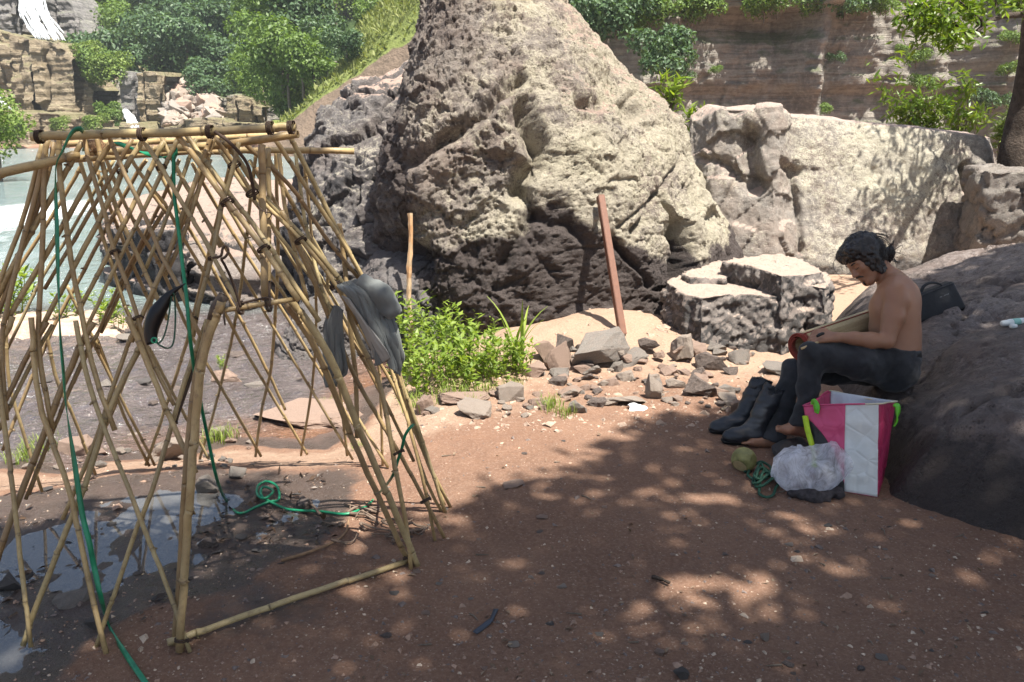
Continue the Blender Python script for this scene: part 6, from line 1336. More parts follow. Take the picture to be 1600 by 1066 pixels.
    o = mesh_obj("leaf_litter", v, f, leaf_mat("dry_litter", (0.09, 0.055, 0.035), (0.32, 0.24, 0.17), 0.1, 0.7, 0.2)); tag(o, "dry leaf crumbs scattered over the shaded dirt", kind="stuff")
build_gravel()

# ================================================================== WEEDS AND GRASS
def weed_proto(seed, h, nst, L):
    rng = np.random.default_rng(seed); root = empty("weed", (0, 0, 0)); V = []; pos = []; ax = []
    for _ in range(nst):
        a = rng.uniform(0, 6.28); lean = rng.uniform(0.05, 0.4) * h; hh = h * rng.uniform(0.6, 1.05); b0 = rng.normal(size=3) * (0.05, 0.05, 0); tip = b0 + np.array([math.cos(a) * lean, math.sin(a) * lean, hh])
        c = catmull([b0, (b0 + tip) / 2 + np.array([0, 0, 0.04 * h]) + rng.normal(size=3) * 0.01, tip], 12); V.append(tube(c, np.linspace(0.0028, 0.0012, 12), 4))
        for k in range(2, 12):
            ph = rng.uniform(0, 6.28)
            for s in range(2):
                d = np.array([math.cos(ph + s * math.pi), math.sin(ph + s * math.pi), rng.uniform(0.1, 0.6)]); pos.append(c[k]); ax.append(d)
                if rng.random() < 0.12: pos.append(c[k] + d * 0.02 + rng.normal(size=3) * 0.012); ax.append(d + rng.normal(size=3) * 0.5)
    pos = np.array(pos); ax = np.array(ax); n = len(pos); nor = np.stack([-ax[:, 0] * 0.5, -ax[:, 1] * 0.5, np.ones(n)], 1) + rng.normal(size=(n, 3)) * 0.3; ls = L * rng.uniform(0.5, 1.3, n)
    v, f = leaves_mesh(pos, nor, ax, ls, ls * rng.uniform(0.35, 0.5, n), 0.12)
    mesh_obj("stems", *merge(V), M['lf_weed'], root); mesh_obj("foliage", v, f, M['lf_weed'], root); return root
def blade_tuft(name, n, h, w, m, seed, spread=0.03, droop=0.5):
    rng = np.random.default_rng(seed); V = []
    for _ in range(n):
        a = rng.uniform(0, 6.28); l = h * rng.uniform(0.5, 1.1); dr = rng.uniform(0.15, droop); b0 = rng.normal(size=3) * (spread, spread, 0); dirv = np.array([math.cos(a), math.sin(a), 0])
        c = np.array([b0 + dirv * l * dr * s ** 1.7 + np.array([0, 0, l * (s - dr * 0.55 * s ** 2.4)]) for s in np.linspace(0, 1, 8)]); sd = np.cross(dirv, [0, 0, 1]); ww = w * np.array([0.7, 1, 1, 0.95, 0.85, 0.65, 0.4, 0.05]) / 2
        p = np.concatenate([c - sd * ww[:, None], c + np.array([0, 0, -0.1 * w]), c + sd * ww[:, None]]); f = []
        for i in range(7): f += [[i, 8 + i, 9 + i, i + 1], [8 + i, 16 + i, 17 + i, 9 + i]]
        V.append((p, f))
    return mesh_obj(name, *merge(V), m)
def build_weeds():
    rng = random.Random(9); P3 = [weed_proto(80, 0.50, 5, 0.062), weed_proto(81, 0.37, 6, 0.057), weed_proto(82, 0.26, 6, 0.050)]; used = [False] * 3
    spots = [(652, 556, 0, 1.15), (664, 574, 0, 1.1), (648, 592, 1, 1.1), (680, 560, 0, 1.0), (690, 590, 1, 1.1), (672, 606, 2, 1.1), (704, 568, 1, 1.15), (716, 590, 1, 1.0), (706, 604, 2, 1.2), (736, 578, 2, 1.2), (744, 596, 2, 1.1), (762, 586, 2, 1.0), (780, 580, 1, 0.8), (794, 588, 2, 1.0), (656, 616, 2, 1.0), (728, 608, 2, 0.9), (770, 600, 2, 0.8), (812, 586, 2, 0.9), (640, 570, 0, 1.2), (690, 574, 1, 1.1), (634, 600, 1, 0.9), (756, 572, 1, 0.9), (806, 578, 2, 0.9)]
    for k, (px, py, i, s) in enumerate(spots):
        o = P3[i] if not used[i] else copy_tree(P3[i]); used[i] = True; v = GZ(px, py); o.location = (v.x, v.y, v.z - 0.01); o.scale = (s, s, s); o.rotation_euler = (0, 0, rng.uniform(0, 6.28))
        tag(o, ["tall", "mid-height", "low"][i] + " bright green weed in the patch by the wooden stake", "weed", ["tall", "mid-height", "low"][i] + " weeds by the stake")
    def one(o, px, py, lab, cat="grass", grp=None, wl=False):
        v = G(px, py, WATER_Z + 0.02) if wl else GZ(px, py); o.location = v; o.rotation_euler = (0, 0, rng.uniform(0, 6)); tag(o, lab, cat, grp)
    one(blade_tuft("grass_clump", 9, 0.62, 0.026, M['lf_weed'], 90, 0.02, 0.75), 808, 576, "tall clump of arching broad grass blades left of the rubble")
    base = blade_tuft("grass_tuft", 60, 0.13, 0.005, M['grass'], 91, 0.05, 0.7); first = True
    for px, py, s, lab in ((660, 640, 1.0, "grass tuft between pink stones by the frame's right feet"), (866, 640, 0.8, "grass tuft in front of the purple-brown stone"), (880, 648, 0.7, "low grass tuft nearest the white litter"), (856, 632, 0.7, "grass tuft on the rubble's near edge"), (742, 632, 0.7, "grass tuft beside the pale tan stone"), (512, 655, 0.9, "grass tuft seen through the doorway by flat rocks"), (520, 640, 0.9, "grass tuft behind the right door post"), (344, 690, 0.9, "grass tuft on the bank left of the broad grass row"), (358, 684, 0.8, "grass tuft at the bank near the centre back poles"), (56, 712, 1.1, "grass tuft on the left bank behind the frame"), (72, 706, 1.0, "grass tuft next to the rounded tan stone"), (232, 672, 0.8, "grass tuft beside the broad pale stone"), (690, 618, 0.9, "grass tuft among the low weeds"), (720, 616, 0.9, "grass tuft at the foot of the weeds"), (640, 626, 0.9, "grass tuft beside the shirt's lower hem"), (760, 612, 0.8, "grass tuft right of the weed patch"), (800, 606, 0.7, "grass tuft under the arching grass clump"), (560, 700, 0.5, "tiny grass tuft inside the frame's right corner"), (30, 720, 0.9, "grass tuft at the left edge of the near bank")):
        o = base if first else copy_tree(base); first = False; one(o, px, py, lab); o.scale = (s, s, s)
    for px, py, s, lab in ((10, 498, 2.2, "weedy clump on the gravel bar at the left edge"), (30, 486, 1.8, "weedy clump behind the left wall on the gravel bar"), (165, 502, 1.4, "weedy clump at the gravel bar's right end"), (110, 500, 1.2, "weedy clump in the middle of the gravel bar"), (186, 512, 1.0, "low weedy clump beside the rapids"), (345, 578, 0.5, "small green plant on the stone in the stream")):
        o = copy_tree(P3[2]); v = G(px, py, WATER_Z + 0.06); o.location = v; o.scale = (s, s, s * 0.8); o.rotation_euler = (0, 0, rng.uniform(0, 6)); o.name = "weed"; tag(o, lab, "weed"); 
        if "group" in o: del o["group"]
    # gravel bar in the stream
    xs = np.linspace(-40, 225, 60); rows = []
    for t in np.linspace(0, 1, 24):
        for px in xs:
            v = G(px, 534 - 46 * t, WATER_Z); e = min(1, min(t, 1 - t) * 4) * min(1, max(0, (222 - px) / 40)); rows.append((v.x, v.y, WATER_Z - 0.12 + 0.20 * e))
    p = np.array(rows); p[:, 2] += 0.05 * fbm(p, 1.8, 4, 450); n = 60; i = (np.arange(23)[:, None] * n + np.arange(n - 1)[None, :]).ravel()
    o = mesh_obj("gravel_bar", p, np.stack([i, i + 1, i + 1 + n, i + n], 1), simple("river_gravel", (0.42, 0.31, 0.24), 0.9, 0.4, 9, 0.8, 0.03, 0.2)); tag(o, kind="structure")
    # far grass on the slope
    rg = np.random.default_rng(95); n = 26000; x = rg.uniform(px_x(440, 50), 6, n); y = rg.uniform(48.5, 66, n); z = GSL(x, y); ok = (y - 46 > 3.2); x, y, z = x[ok], y[ok], z[ok]; n = len(x)
    L = rg.uniform(0.2, 0.5, n); v, f = leaves_mesh(np.stack([x, y, z], 1), rand_dirs(rg, n, 0.2), rand_dirs(rg, n, 2.2), L, L * 0.3, 0.1); o = mesh_obj("slope_grass", v, f, leaf_mat("slope_grass", (0.16, 0.20, 0.055), (0.31, 0.33, 0.13), 0.35, 0.6, 0.2)); tag(o, "long grass covering the sunlit slope behind the dark boulder", kind="stuff")
build_weeds()

# ================================================================== STAKES AND LITTER
def build_stakes():
    rng = np.random.default_rng(3); b = NB("split_wood"); o_ = b.obj(); n = b.noise(b.map(o_, (30, 30, 1.5)), 2.0, 5, 0.7); n2 = b.noise(o_, 5, 3, 0.6)
    b.set("Base Color", b.mix(b.ramp(n2, (0.4, 0.0), (0.6, 1.0)), b.mix(n, (0.24, 0.165, 0.10), (0.48, 0.37, 0.235)), (0.34, 0.185, 0.085))); b.set("Roughness", 0.85); b.set("Normal", b.bump(n, 0.7, 0.008)); mw = b.m
    base = GZ(641, 566); d = depth_of(base); top = P(640, 333, d)
    k = 26; s = np.linspace(0, 1, k); c = np.array([np.array(base) * (1 - t) + np.array(top) * t for t in s]); c[:, 0] += 0.008 * np.sin(s * 9); r = 0.021 + 0.006 * np.sin(s * 13) * 0.4
    v, f = tube(np.vstack([c[0] - np.array([0, 0, 0.15]), c]), np.concatenate([[0.024], r]), 6); v = v + rng.normal(size=v.shape) * 0.0025
    o = mesh_obj("wooden_stake", v, f, mw, None, False); origin_to(o, base); tag(o, "thin splintered wooden stake standing in the weeds before the boulder", "stake")
    # rusty square post leaning on the boulder
    b = NB("rust_red_wood"); o_ = b.obj(); n = b.noise(b.map(o_, (20, 20, 2)), 2.5, 5, 0.7); b.set("Base Color", b.mix(n, (0.085, 0.034, 0.022), (0.23, 0.095, 0.05))); b.set("Roughness", 0.6); b.set("Normal", b.bump(n, 0.4, 0.006)); mr = b.m
    lo = P(969, 500, 6.25); hi = P(938, 306, 6.45); ax = (hi - lo).normalized(); lo = lo - ax * 0.12
    sd = Vector((1, 0.25, 0)).normalized(); sd = (sd - ax * sd.dot(ax)).normalized(); fr = ax.cross(sd); bm = bmesh.new(); vs = []
    for q in (lo, hi):
        for a, b2 in ((-1, -1), (1, -1), (1, 1), (-1, 1)): vs.append(bm.verts.new(q + sd * a * 0.026 + fr * b2 * 0.030))
    for a in ((0, 1, 2, 3), (7, 6, 5, 4), (0, 4, 5, 1), (1, 5, 6, 2), (2, 6, 7, 3), (3, 7, 4, 0)): bm.faces.new([vs[i] for i in a])
    bmesh.ops.recalc_face_normals(bm, faces=bm.faces); bmesh.ops.bevel(bm, geom=list(bm.edges), offset=0.004, segments=2, affect='EDGES'); me = bpy.data.meshes.new("post"); bm.to_mesh(me); bm.free(); me.materials.append(mr)
    o = bpy.data.objects.new("leaning_post", me); COL.objects.link(o); origin_to(o, lo); tag(o, "rusty red-brown square post leaning against the great boulder", "post")
    # litter
    w = simple("white_litter", (0.80, 0.80, 0.80), 0.6, 0.05, 10)
    rows = [[P(982 + 7 * i + 2 * math.sin(j * 2 + i), 640 - 8 * (1 if 0 < j < 3 else 0) * (0.4 + 0.6 * math.sin(i * 0.9 + 0.4)) - j * 3 + 4, depth_of(GZ(997, 642)) + 0.02 * j) for i in range(5)] for j in range(4)]
    v, f = surf(rows, 16, 0.012, 5, 4); o = mesh_obj("crumpled_wrapper", v, f, w); so = o.modifiers.new("t", 'SOLIDIFY'); so.thickness = 0.002; origin_to(o, GZ(997, 644)); tag(o, "crumpled white wrapper lying at the edge of the sunlit dirt", "litter")
    def strip(px, w_, m, lab, name, cat, th=0.004):
        pts = []
        for a in px:
            q = GZ(*a); q.z += th + 0.004; pts.append(q)
        o = ribbon(name, pts, w_, m, None, 20, 0.12, th / 2); origin_to(o, pts[0]); tag(o, lab, cat)
    strip([(742, 992), (758, 980), (768, 970), (775, 955)], 0.018, simple("dark_blue_plastic", (0.045, 0.055, 0.075), 0.5, 0.2, 10), "bent dark blue-grey plastic strip on the foreground dirt", "plastic_strip", "litter")
    strip([(1018, 906), (1032, 910), (1046, 916)], 0.012, M['bark'], "short dark twig lying in the middle of the dirt", "twig", "twig", 0.010)
    strip([(900, 578), (912, 574), (924, 572)], 0.03, simple("red_wrapper", (0.55, 0.04, 0.05), 0.5, 0.1, 10), "small red wrapper among the rubble stones", "red_wrapper", "litter")
    strip([(1128, 642), (1140, 638), (1152, 632)], 0.02, simple("pale_splinter", (0.50, 0.38, 0.24), 0.8, 0.2, 20), "pale wood splinter beside the boot shafts", "splinter", "litter")
    stone(4, 1053, 1078, 1044, 1064, 'd', "lone blue-grey stone at the bottom edge of the picture"); stone(9, 786, 820, 750, 764, 'r', "flat reddish stone flake in the middle of the dirt"); stone(11, 838, 856, 804, 812, 'r', "orange stone chip on the dirt left of centre"); stone(2, 1190, 1204, 990, 1004, 'p', "pale stone chip on the foreground dirt right of centre"); stone(6, 1024, 1040, 1014, 1026, 'r', "tan stone chip low in the foreground")
    for k in range(22):
        cx, cy = rng.uniform(620, 1560), rng.uniform(700, 1050)
        if poly_sd(np.array([G(cx, cy).x]), np.array([G(cx, cy).y]), SEAT_B)[0] > -0.08: continue
        an = rng.uniform(0, 6.28); ln = rng.uniform(8, 26); pts = [GZ(cx + ln * t * math.cos(an) + 2 * math.sin(5 * t), cy + ln * 0.5 * t * math.sin(an)) + Vector((0, 0, 0.005)) for t in np.linspace(0, 1, 4)]
        o = mesh_obj("twig", *tube(catmull(pts, 8), np.linspace(0.0035, 0.0015, 8), 5), M['bark_pale']); origin_to(o, pts[0]); tag(o, "thin dry twig fallen on the open dirt", "twig", "fallen twigs on the dirt")
    # dry roots by the right wall
    V = []
    for k in range(16):
        px, py = rng.uniform(500, 640), rng.uniform(800, 862); pts = []
        for j in range(5):
            q = GZ(px, py); q.z += 0.012 + 0.02 * rng.random() * (j % 2); pts.append(q); px += rng.uniform(-26, 34); py += rng.uniform(-9, 8)
        V.append(tube(catmull(pts, 24), np.linspace(rng.uniform(0.004, 0.009), 0.002, 24), 5))
    o = mesh_obj("dry_root", *merge(V), simple("dry_root", (0.16, 0.115, 0.085), 0.9, 0.4, 30, 0.4, 0.004)); origin_to(o, GZ(560, 830)); tag(o, "tangle of dry brown roots by the frame's right door post", "root")
    pts = [GZ(x, y) + Vector((0, 0, 0.012)) for x, y in ((440, 880), (480, 868), (520, 852), (540, 836), (545, 815))]
    o = mesh_obj("dry_twig", *tube(catmull(pts, 24), np.linspace(0.007, 0.004, 24), 6), simple("dry_twig", (0.24, 0.15, 0.085), 0.9, 0.3, 30)); origin_to(o, pts[0]); tag(o, "bent brown twig lying inside the doorway", "twig")
build_stakes()
# ================================================================== DISTANCE-FIELD MODELLING
class Field:
    """solid described by blended round shapes on a grid; mesh() extracts one continuous surface"""
    def __init__(s, lo, hi, h):
        s.h = h; s.lo = np.array(lo, float); n = np.ceil((np.array(hi) - s.lo) / h).astype(int) + 1; s.n = n
        s.ax = [s.lo[i] + h * np.arange(n[i]) for i in range(3)]; s.f = np.full(n, 1.0, dtype=np.float32)
    def box(s, lo, hi):
        a = np.clip(np.floor((np.array(lo) - s.lo) / s.h).astype(int), 0, s.n); b = np.clip(np.ceil((np.array(hi) - s.lo) / s.h).astype(int) + 1, 0, s.n)
        sl = tuple(slice(a[i], b[i]) for i in range(3)); X, Y, Z = np.meshgrid(*[s.ax[i][sl[i]] for i in range(3)], indexing='ij'); return sl, X, Y, Z
    def blend(s, sl, d, k, sub=False):
        f = s.f[sl]
        if sub: f2, d2 = -f, d
        else: f2, d2 = f, d
        if k > 0:
            hh = np.clip(0.5 + 0.5 * (d2 - f2) / k, 0, 1); r = d2 * (1 - hh) + f2 * hh - k * hh * (1 - hh)
        else: r = np.minimum(f2, d2)
        s.f[sl] = -r if sub else r
    def cap(s, a, b, ra, rb, k=0.02, sub=False, cut=None, nz=None):
        a, b = np.array(a, float), np.array(b, float); m = max(ra, rb) + k + 3 * s.h + (0.02 if nz else 0)
        sl, X, Y, Z = s.box(np.minimum(a, b) - m, np.maximum(a, b) + m)
        if X.size == 0: return
        d = b - a; L = d @ d + 1e-12; t = np.clip(((X - a[0]) * d[0] + (Y - a[1]) * d[1] + (Z - a[2]) * d[2]) / L, 0, 1)
        q = np.sqrt((X - a[0] - t * d[0]) ** 2 + (Y - a[1] - t * d[1]) ** 2 + (Z - a[2] - t * d[2]) ** 2) - (ra + (rb - ra) * t)
        if cut is not None:
            for p0, nn in cut: q = np.maximum(q, (X - p0[0]) * nn[0] + (Y - p0[1]) * nn[1] + (Z - p0[2]) * nn[2])
        s.blend(sl, q, k, sub)
    def ell(s, c, M3, r, k=0.02, sub=False):
        """ellipsoid at c with orthonormal axes (columns of M3) and radii r"""
        c = np.array(c, float); m = max(r) + k + 3 * s.h; sl, X, Y, Z = s.box(c - m, c + m)
        if X.size == 0: return
        P_ = np.stack([X - c[0], Y - c[1], Z - c[2]], -1) @ np.array(M3); q = P_ / np.array(r); k0 = np.linalg.norm(q, axis=-1); k1 = np.linalg.norm(q / np.array(r), axis=-1) + 1e-9
        s.blend(sl, k0 * (k0 - 1) / k1, k, sub)
    def chain(s, pts, rs, k=0.02, **kw):
        for (a, b, ra, rb) in zip(pts[:-1], pts[1:], rs[:-1], rs[1:]): s.cap(a, b, ra, rb, k, **kw)
    def cutplane(s, p0, nn):
        X, Y, Z = np.meshgrid(*s.ax, indexing='ij'); s.f = np.maximum(s.f, ((X - p0[0]) * nn[0] + (Y - p0[1]) * nn[1] + (Z - p0[2]) * nn[2]).astype(np.float32))
    def rough(s, amp, scale, octs=3, seed=0, stretch=(1, 1, 1)):
        idx = np.argwhere(np.abs(s.f) < 0.03)
        p = (s.lo + idx * s.h) * np.array(stretch); s.f[tuple(idx.T)] += (amp * fbm(p, scale, octs, seed)).astype(np.float32)
    def mesh(s, smooth=1):
        f = s.f; n = np.array(f.shape) - 1; sg = f < 0
        corners = [(i, j, k) for i in (0, 1) for j in (0, 1) for k in (0, 1)]
        cnt = sum(sg[i:i + n[0], j:j + n[1], k:k + n[2]].astype(np.int8) for i, j, k in corners); act = (cnt > 0) & (cnt < 8); ids = np.full(n, -1, dtype=np.int64); idx = np.argwhere(act); ids[act] = np.arange(len(idx))
        acc = np.zeros((len(idx), 3)); num = np.zeros(len(idx))
        for a in corners:
            for ax in range(3):
                if a[ax]: continue
                b = list(a); b[ax] = 1; A = idx + np.array(a); B = idx + np.array(b); fa = f[tuple(A.T)]; fb = f[tuple(B.T)]; m = (fa < 0) != (fb < 0); t = np.where(m, fa / (fa - fb + 1e-12), 0)
                p = np.tile(np.array(a, float), (len(idx), 1)); p[:, ax] += t; acc += p * m[:, None]; num += m
        v = s.lo + (idx + acc / np.maximum(num, 1)[:, None]) * s.h; faces = []
        for ax in range(3):
            u, w = [(1, 2), (2, 0), (0, 1)][ax]; sl0 = [slice(1, n[i]) for i in range(3)]; sl0[ax] = slice(0, n[ax]); sl1 = list(sl0); sl1[ax] = slice(1, n[ax] + 1)
            ch = sg[tuple(sl0)] != sg[tuple(sl1)]; e = np.argwhere(ch) + np.array([0 if i == ax else 1 for i in range(3)]); neg = sg[tuple(e.T)]
            q = []
            for du, dw in ((1, 1), (0, 1), (0, 0), (1, 0)):
                c = e.copy(); c[:, u] -= du; c[:, w] -= dw; q.append(ids[tuple(c.T)])
            q = np.stack(q, 1); q = q[:, ::1]; q[~neg] = q[~neg][:, ::-1]; faces.append(q[(q >= 0).all(1)])
        faces = np.vstack(faces)
        for _ in range(smooth):
            a = np.zeros_like(v); c = np.zeros(len(v))
            for i in range(4):
                np.add.at(a, faces[:, i], v[faces[:, (i + 1) % 4]] + v[faces[:, (i - 1) % 4]]); np.add.at(c, faces[:, i], 2)
            v = v * 0.5 + 0.5 * a / np.maximum(c, 1)[:, None]
        return v, faces
def bounds(pts, m):
    a = np.array([np.array(p) for p in pts]); return a.min(0) - m, a.max(0) + m
EX = np.array((1.0, 0, 0)); EU = np.array((0, SP, CP)); EN = -np.array((0, CP, -SP))     # right, up, towards the viewer

# ================================================================== THE PERSON
DM = 4.42
def J(x, y, d=0.0): return np.array(P(x, y, DM + d))
def build_person():
    b = NB("tan_skin"); o_ = b.obj(); n1 = b.noise(o_, 9, 4, 0.6); n2 = b.noise(o_, 120, 3, 0.6)
    b.set("Base Color", b.mix(n1, (0.27, 0.135, 0.080), (0.37, 0.195, 0.120))); b.set("Roughness", 0.46); b.set("Specular IOR Level", 0.4)
    b.set("Subsurface Weight", 0.12); b.set("Subsurface Radius", (0.012, 0.004, 0.002)); b.set("Normal", b.bump(n2, 0.12, 0.002)); skin = b.m
    b = NB("black_jeans"); o_ = b.obj(); n1 = b.noise(o_, 7, 5, 0.65); n2 = b.noise(o_, 260, 2, 0.6); b.set("Base Color", b.mix(b.ramp(n1, (0.3, 0.0), (0.75, 1.0)), (0.014, 0.015, 0.017), (0.048, 0.050, 0.056))); b.set("Roughness", 0.88); b.set("Specular IOR Level", 0.2); b.set("Sheen Weight", 0.15); b.set("Normal", b.bump(b.math('ADD', n2, n1), 0.25, 0.003)); jean = b.m
    b = NB("black_hair"); o_ = b.obj(); n1 = b.noise(b.map(o_, (60, 60, 12)), 2.0, 4, 0.6); b.set("Base Color", b.mix(n1, (0.008, 0.007, 0.007), (0.026, 0.022, 0.021))); b.set("Roughness", 0.42); b.set("Normal", b.bump(n1, 0.8, 0.006)); hairm = b.m
    root = empty("person", (J(1400, 575)[0], J(1400, 575)[1], 0.0)); tag(root, "bare-chested person in black jeans seated on the grey rock, head bowed over a rolled mat", "person")
    # --- head frame
    ang = math.radians(40); fw = -EX * math.cos(ang) - EU * math.sin(ang); up = -EX * math.sin(ang) + EU * math.cos(ang)
    fw = fw * 0.985 + EN * 0.17; fw /= np.linalg.norm(fw); up = up - fw * (up @ fw); up /= np.linalg.norm(up); sd = np.cross(up, fw)       # turned a little towards the viewer
    H0 = J(1350.5, 405); HM = np.stack([fw, sd, up], 1); hs = 0.96
    def hp(f, s_, u): return H0 + HM @ (np.array((f, s_, u)) * hs)
    neckb = J(1391, 440); hipN, hipF = J(1398, 578, -0.09), J(1392, 575, 0.09)
    kneeN, kneeF = J(1271, 557, -0.13), J(1243, 580, 0.07); ankN, ankF = J(1254, 664, -0.13), J(1206, 691, 0.02)
    lo, hi = bounds([J(1140, 700), J(1450, 700), J(1350, 350), J(1400, 600, -0.30), J(1400, 600, 0.30)], 0.02); lo[1] = J(1400, 560, -0.30)[1]; hi[1] = J(1400, 420, 0.30)[1] + 0.05; lo[2] = -0.05; hi[2] = J(1350, 360)[2] + 0.03
    F = Field(lo, hi, 0.0056)
    # torso
    tor = [(1396, 578, 0.085, 0.105), (1402, 552, 0.072, 0.108), (1402, 528, 0.070, 0.112), (1400, 505, 0.078, 0.112), (1399, 482, 0.092, 0.112), (1400, 462, 0.098, 0.096)]
    for x, y, w, r in tor: F.cap(J(x, y, -w), J(x, y, w), r, r, 0.055)
    F.cap(J(1404, 448, -0.125), J(1404, 448, 0.125), 0.060, 0.060, 0.05)          # shoulder girdle
    F.cap(J(1397, 446), hp(-0.035, 0, -0.055), 0.062, 0.054, 0.035)               # neck
    F.cap(J(1412, 455, -0.07), J(1396, 436, -0.02), 0.035, 0.040, 0.04); F.cap(J(1412, 455, 0.07), J(1396, 436, 0.02), 0.035, 0.040, 0.04)
    F.ell(J(1372, 482, -0.075), np.eye(3), (0.030, 0.060, 0.045), 0.05); F.ell(J(1372, 482, 0.075), np.eye(3), (0.030, 0.060, 0.045), 0.05)       # chest muscles
    F.ell(J(1424, 470, -0.085), np.eye(3), (0.030, 0.05, 0.065), 0.05)             # shoulder blade
    F.cap(J(1371, 512, -0.05), J(1371, 512, 0.05), 0.030, 0.030, 0.06)            # belly
    # arms
    shN, elN, wrN = J(1399, 457, -0.175), J(1386, 533, -0.20), J(1308, 527, -0.17)
    F.cap(shN, J(1401, 470, -0.185), 0.056, 0.054, 0.035); F.chain([J(1400, 468, -0.185), J(1397, 495, -0.195), elN], [0.052, 0.049, 0.037], 0.02)
    F.cap(J(1392, 485, -0.19), J(1388, 512, -0.19), 0.040, 0.038, 0.02); F.chain([elN, J(1360, 532, -0.195), J(1335, 529, -0.185), wrN], [0.037, 0.041, 0.033, 0.0245], 0.02)
    shF, elF, wrF = J(1396, 457, 0.175), J(1372, 522, 0.20), J(1303, 518, 0.10)
    F.cap(shF, J(1396, 468, 0.18), 0.056, 0.052, 0.035); F.chain([J(1396, 466, 0.18), J(1388, 492, 0.19), elF, J(1340, 522, 0.165), wrF], [0.052, 0.047, 0.037, 0.037, 0.0245], 0.02)
    def hand(w, dirv, dn, spread, curl):
        """w wrist; dirv along the palm; dn back-of-hand normal; spread across the knuckles; curl fingers towards -dn"""
        kn = w + dirv * 0.088
        for s_ in (-1.0, -0.33, 0.33, 1.0): F.cap(w + spread * s_ * 0.014, kn + spread * s_ * 0.029, 0.0165, 0.0130, 0.012)
        for s_, ln, dr in ((-1.0, 0.80, 0.0), (-0.35, 1.0, 0.0), (0.33, 0.95, 0.02), (1.0, 0.74, 0.03)):
            b0 = kn + spread * s_ * 0.029; p1 = b0 + (dirv * math.cos(curl[0]) - dn * math.sin(curl[0])) * 0.044 * ln; p2 = p1 + (dirv * math.cos(curl[1]) - dn * math.sin(curl[1])) * 0.028 * ln; p3 = p2 + (dirv * math.cos(curl[2]) - dn * math.sin(curl[2])) * 0.022 * ln
            F.chain([b0, p1, p2, p3], [0.0100, 0.0092, 0.0083, 0.0072], 0.005)
        t0 = w + dirv * 0.028 - spread * 0.022 - dn * 0.004; t1 = w + dirv * 0.060 - spread * 0.045 + dn * 0.008; t2 = t1 + dirv * 0.034 - spread * 0.002 - dn * 0.006; t3 = t2 + dirv * 0.026 + spread * 0.006 - dn * 0.008
        F.chain([t0, t1, t2, t3], [0.0165, 0.0125, 0.0105, 0.0085], 0.008)
    dv = J(1280, 527, -0.14) - wrN; dv /= np.linalg.norm(dv); dnn = EU * 0.70 + EN * 0.70; dnn = dnn - dv * (dnn @ dv); dnn /= np.linalg.norm(dnn); spr = np.cross(dv, dnn); spr = spr if spr @ EN > 0 else -spr
    hand(wrN, dv, dnn, spr, (0.35, 1.05, 1.6))
    dv2 = J(1268, 524, 0.03) - wrF; dv2 /= np.linalg.norm(dv2); dn2 = EU * 0.9 - EN * 0.3; dn2 = dn2 - dv2 * (dn2 @ dv2); dn2 /= np.linalg.norm(dn2); sp2 = np.cross(dv2, dn2); sp2 = sp2 if sp2 @ EN < 0 else -sp2
    hand(wrF, dv2, dn2, sp2, (0.5, 1.2, 1.7))
    # legs under the jeans, feet
    F.chain([hipN, kneeN, ankN], [0.074, 0.042, 0.032], 0.03); F.chain([hipF, kneeF, ankF], [0.074, 0.042, 0.032], 0.03)
    def foot(ank, heel, ball, toe, across):
        F.cap(ank, heel, 0.034, 0.030, 0.025); F.cap(heel + np.array((0, 0, 0.004)), ball, 0.028, 0.023, 0.02)
        for s_ in (-1, 0, 1): F.cap(ank * 0.6 + ball * 0.4 + across * s_ * 0.012, ball + across * s_ * 0.026, 0.026, 0.018, 0.018)
        for k, (s_, ln, r) in enumerate(((-1.05, 1.0, 0.0115), (-0.5, 0.98, 0.0085), (0.0, 0.9, 0.0082), (0.5, 0.78, 0.008), (0.95, 0.64, 0.0078))):
            b0 = ball + across * s_ * 0.034; F.cap(b0, b0 + (toe - ball) * ln, r * 1.15, r, 0.006)
    foot(ankN, J(1261, 676, -0.13), J(1228, 672, -0.135), J(1212, 668, -0.14), EN * -0.9 + EU * 0.25)
    hz = 0.028
    def on_ground(p, z): p = p.copy(); p[2] = z; return p
    foot(ankF, on_ground(J(1210, 694, 0.02), hz + 0.002), on_ground(J(1174, 694, 0.02), hz - 0.004), on_ground(J(1155, 692, 0.02), hz - 0.012), EN * 0.95)
    # head
    F.ell(hp(-0.014, 0, 0.036), HM, (0.097, 0.077, 0.086), 0.02); F.ell(hp(0.028, 0, -0.030), HM, (0.066, 0.060, 0.092), 0.03)
    F.cap(hp(0.070, -0.012, -0.108), hp(0.070, 0.012, -0.108), 0.0225, 0.0225, 0.02)
    for s_ in (-1, 1):
        F.cap(hp(0.062, s_ * 0.02, -0.104), hp(-0.005, s_ * 0.052, -0.062), 0.018, 0.018, 0.025); F.ell(hp(0.062, s_ * 0.044, -0.018), HM, (0.024, 0.020, 0.020), 0.02)
        F.cap(hp(0.088, s_ * 0.010, 0.024), hp(0.074, s_ * 0.048, 0.022), 0.0105, 0.009, 0.014)
    F.cap(hp(0.088, 0, 0.030), hp(0.088, 0, -0.070), 0.010, 0.012, 0.02)
    F.cap(hp(0.092, 0, 0.012), hp(0.114, 0, -0.034), 0.0085, 0.0115, 0.010)
    for s_ in (-1, 1):
        F.ell(hp(0.100, s_ * 0.013, -0.038), HM, (0.011, 0.008, 0.008), 0.006); F.ell(hp(0.102, s_ * 0.033, 0.002), HM, (0.020, 0.017, 0.013), 0.012, True); F.ell(hp(0.080, s_ * 0.033, 0.001), HM, (0.0115, 0.0150, 0.0105), 0.004)
        F.ell(hp(-0.008, s_ * 0.078, -0.006), HM, (0.017, 0.007, 0.030), 0.006)
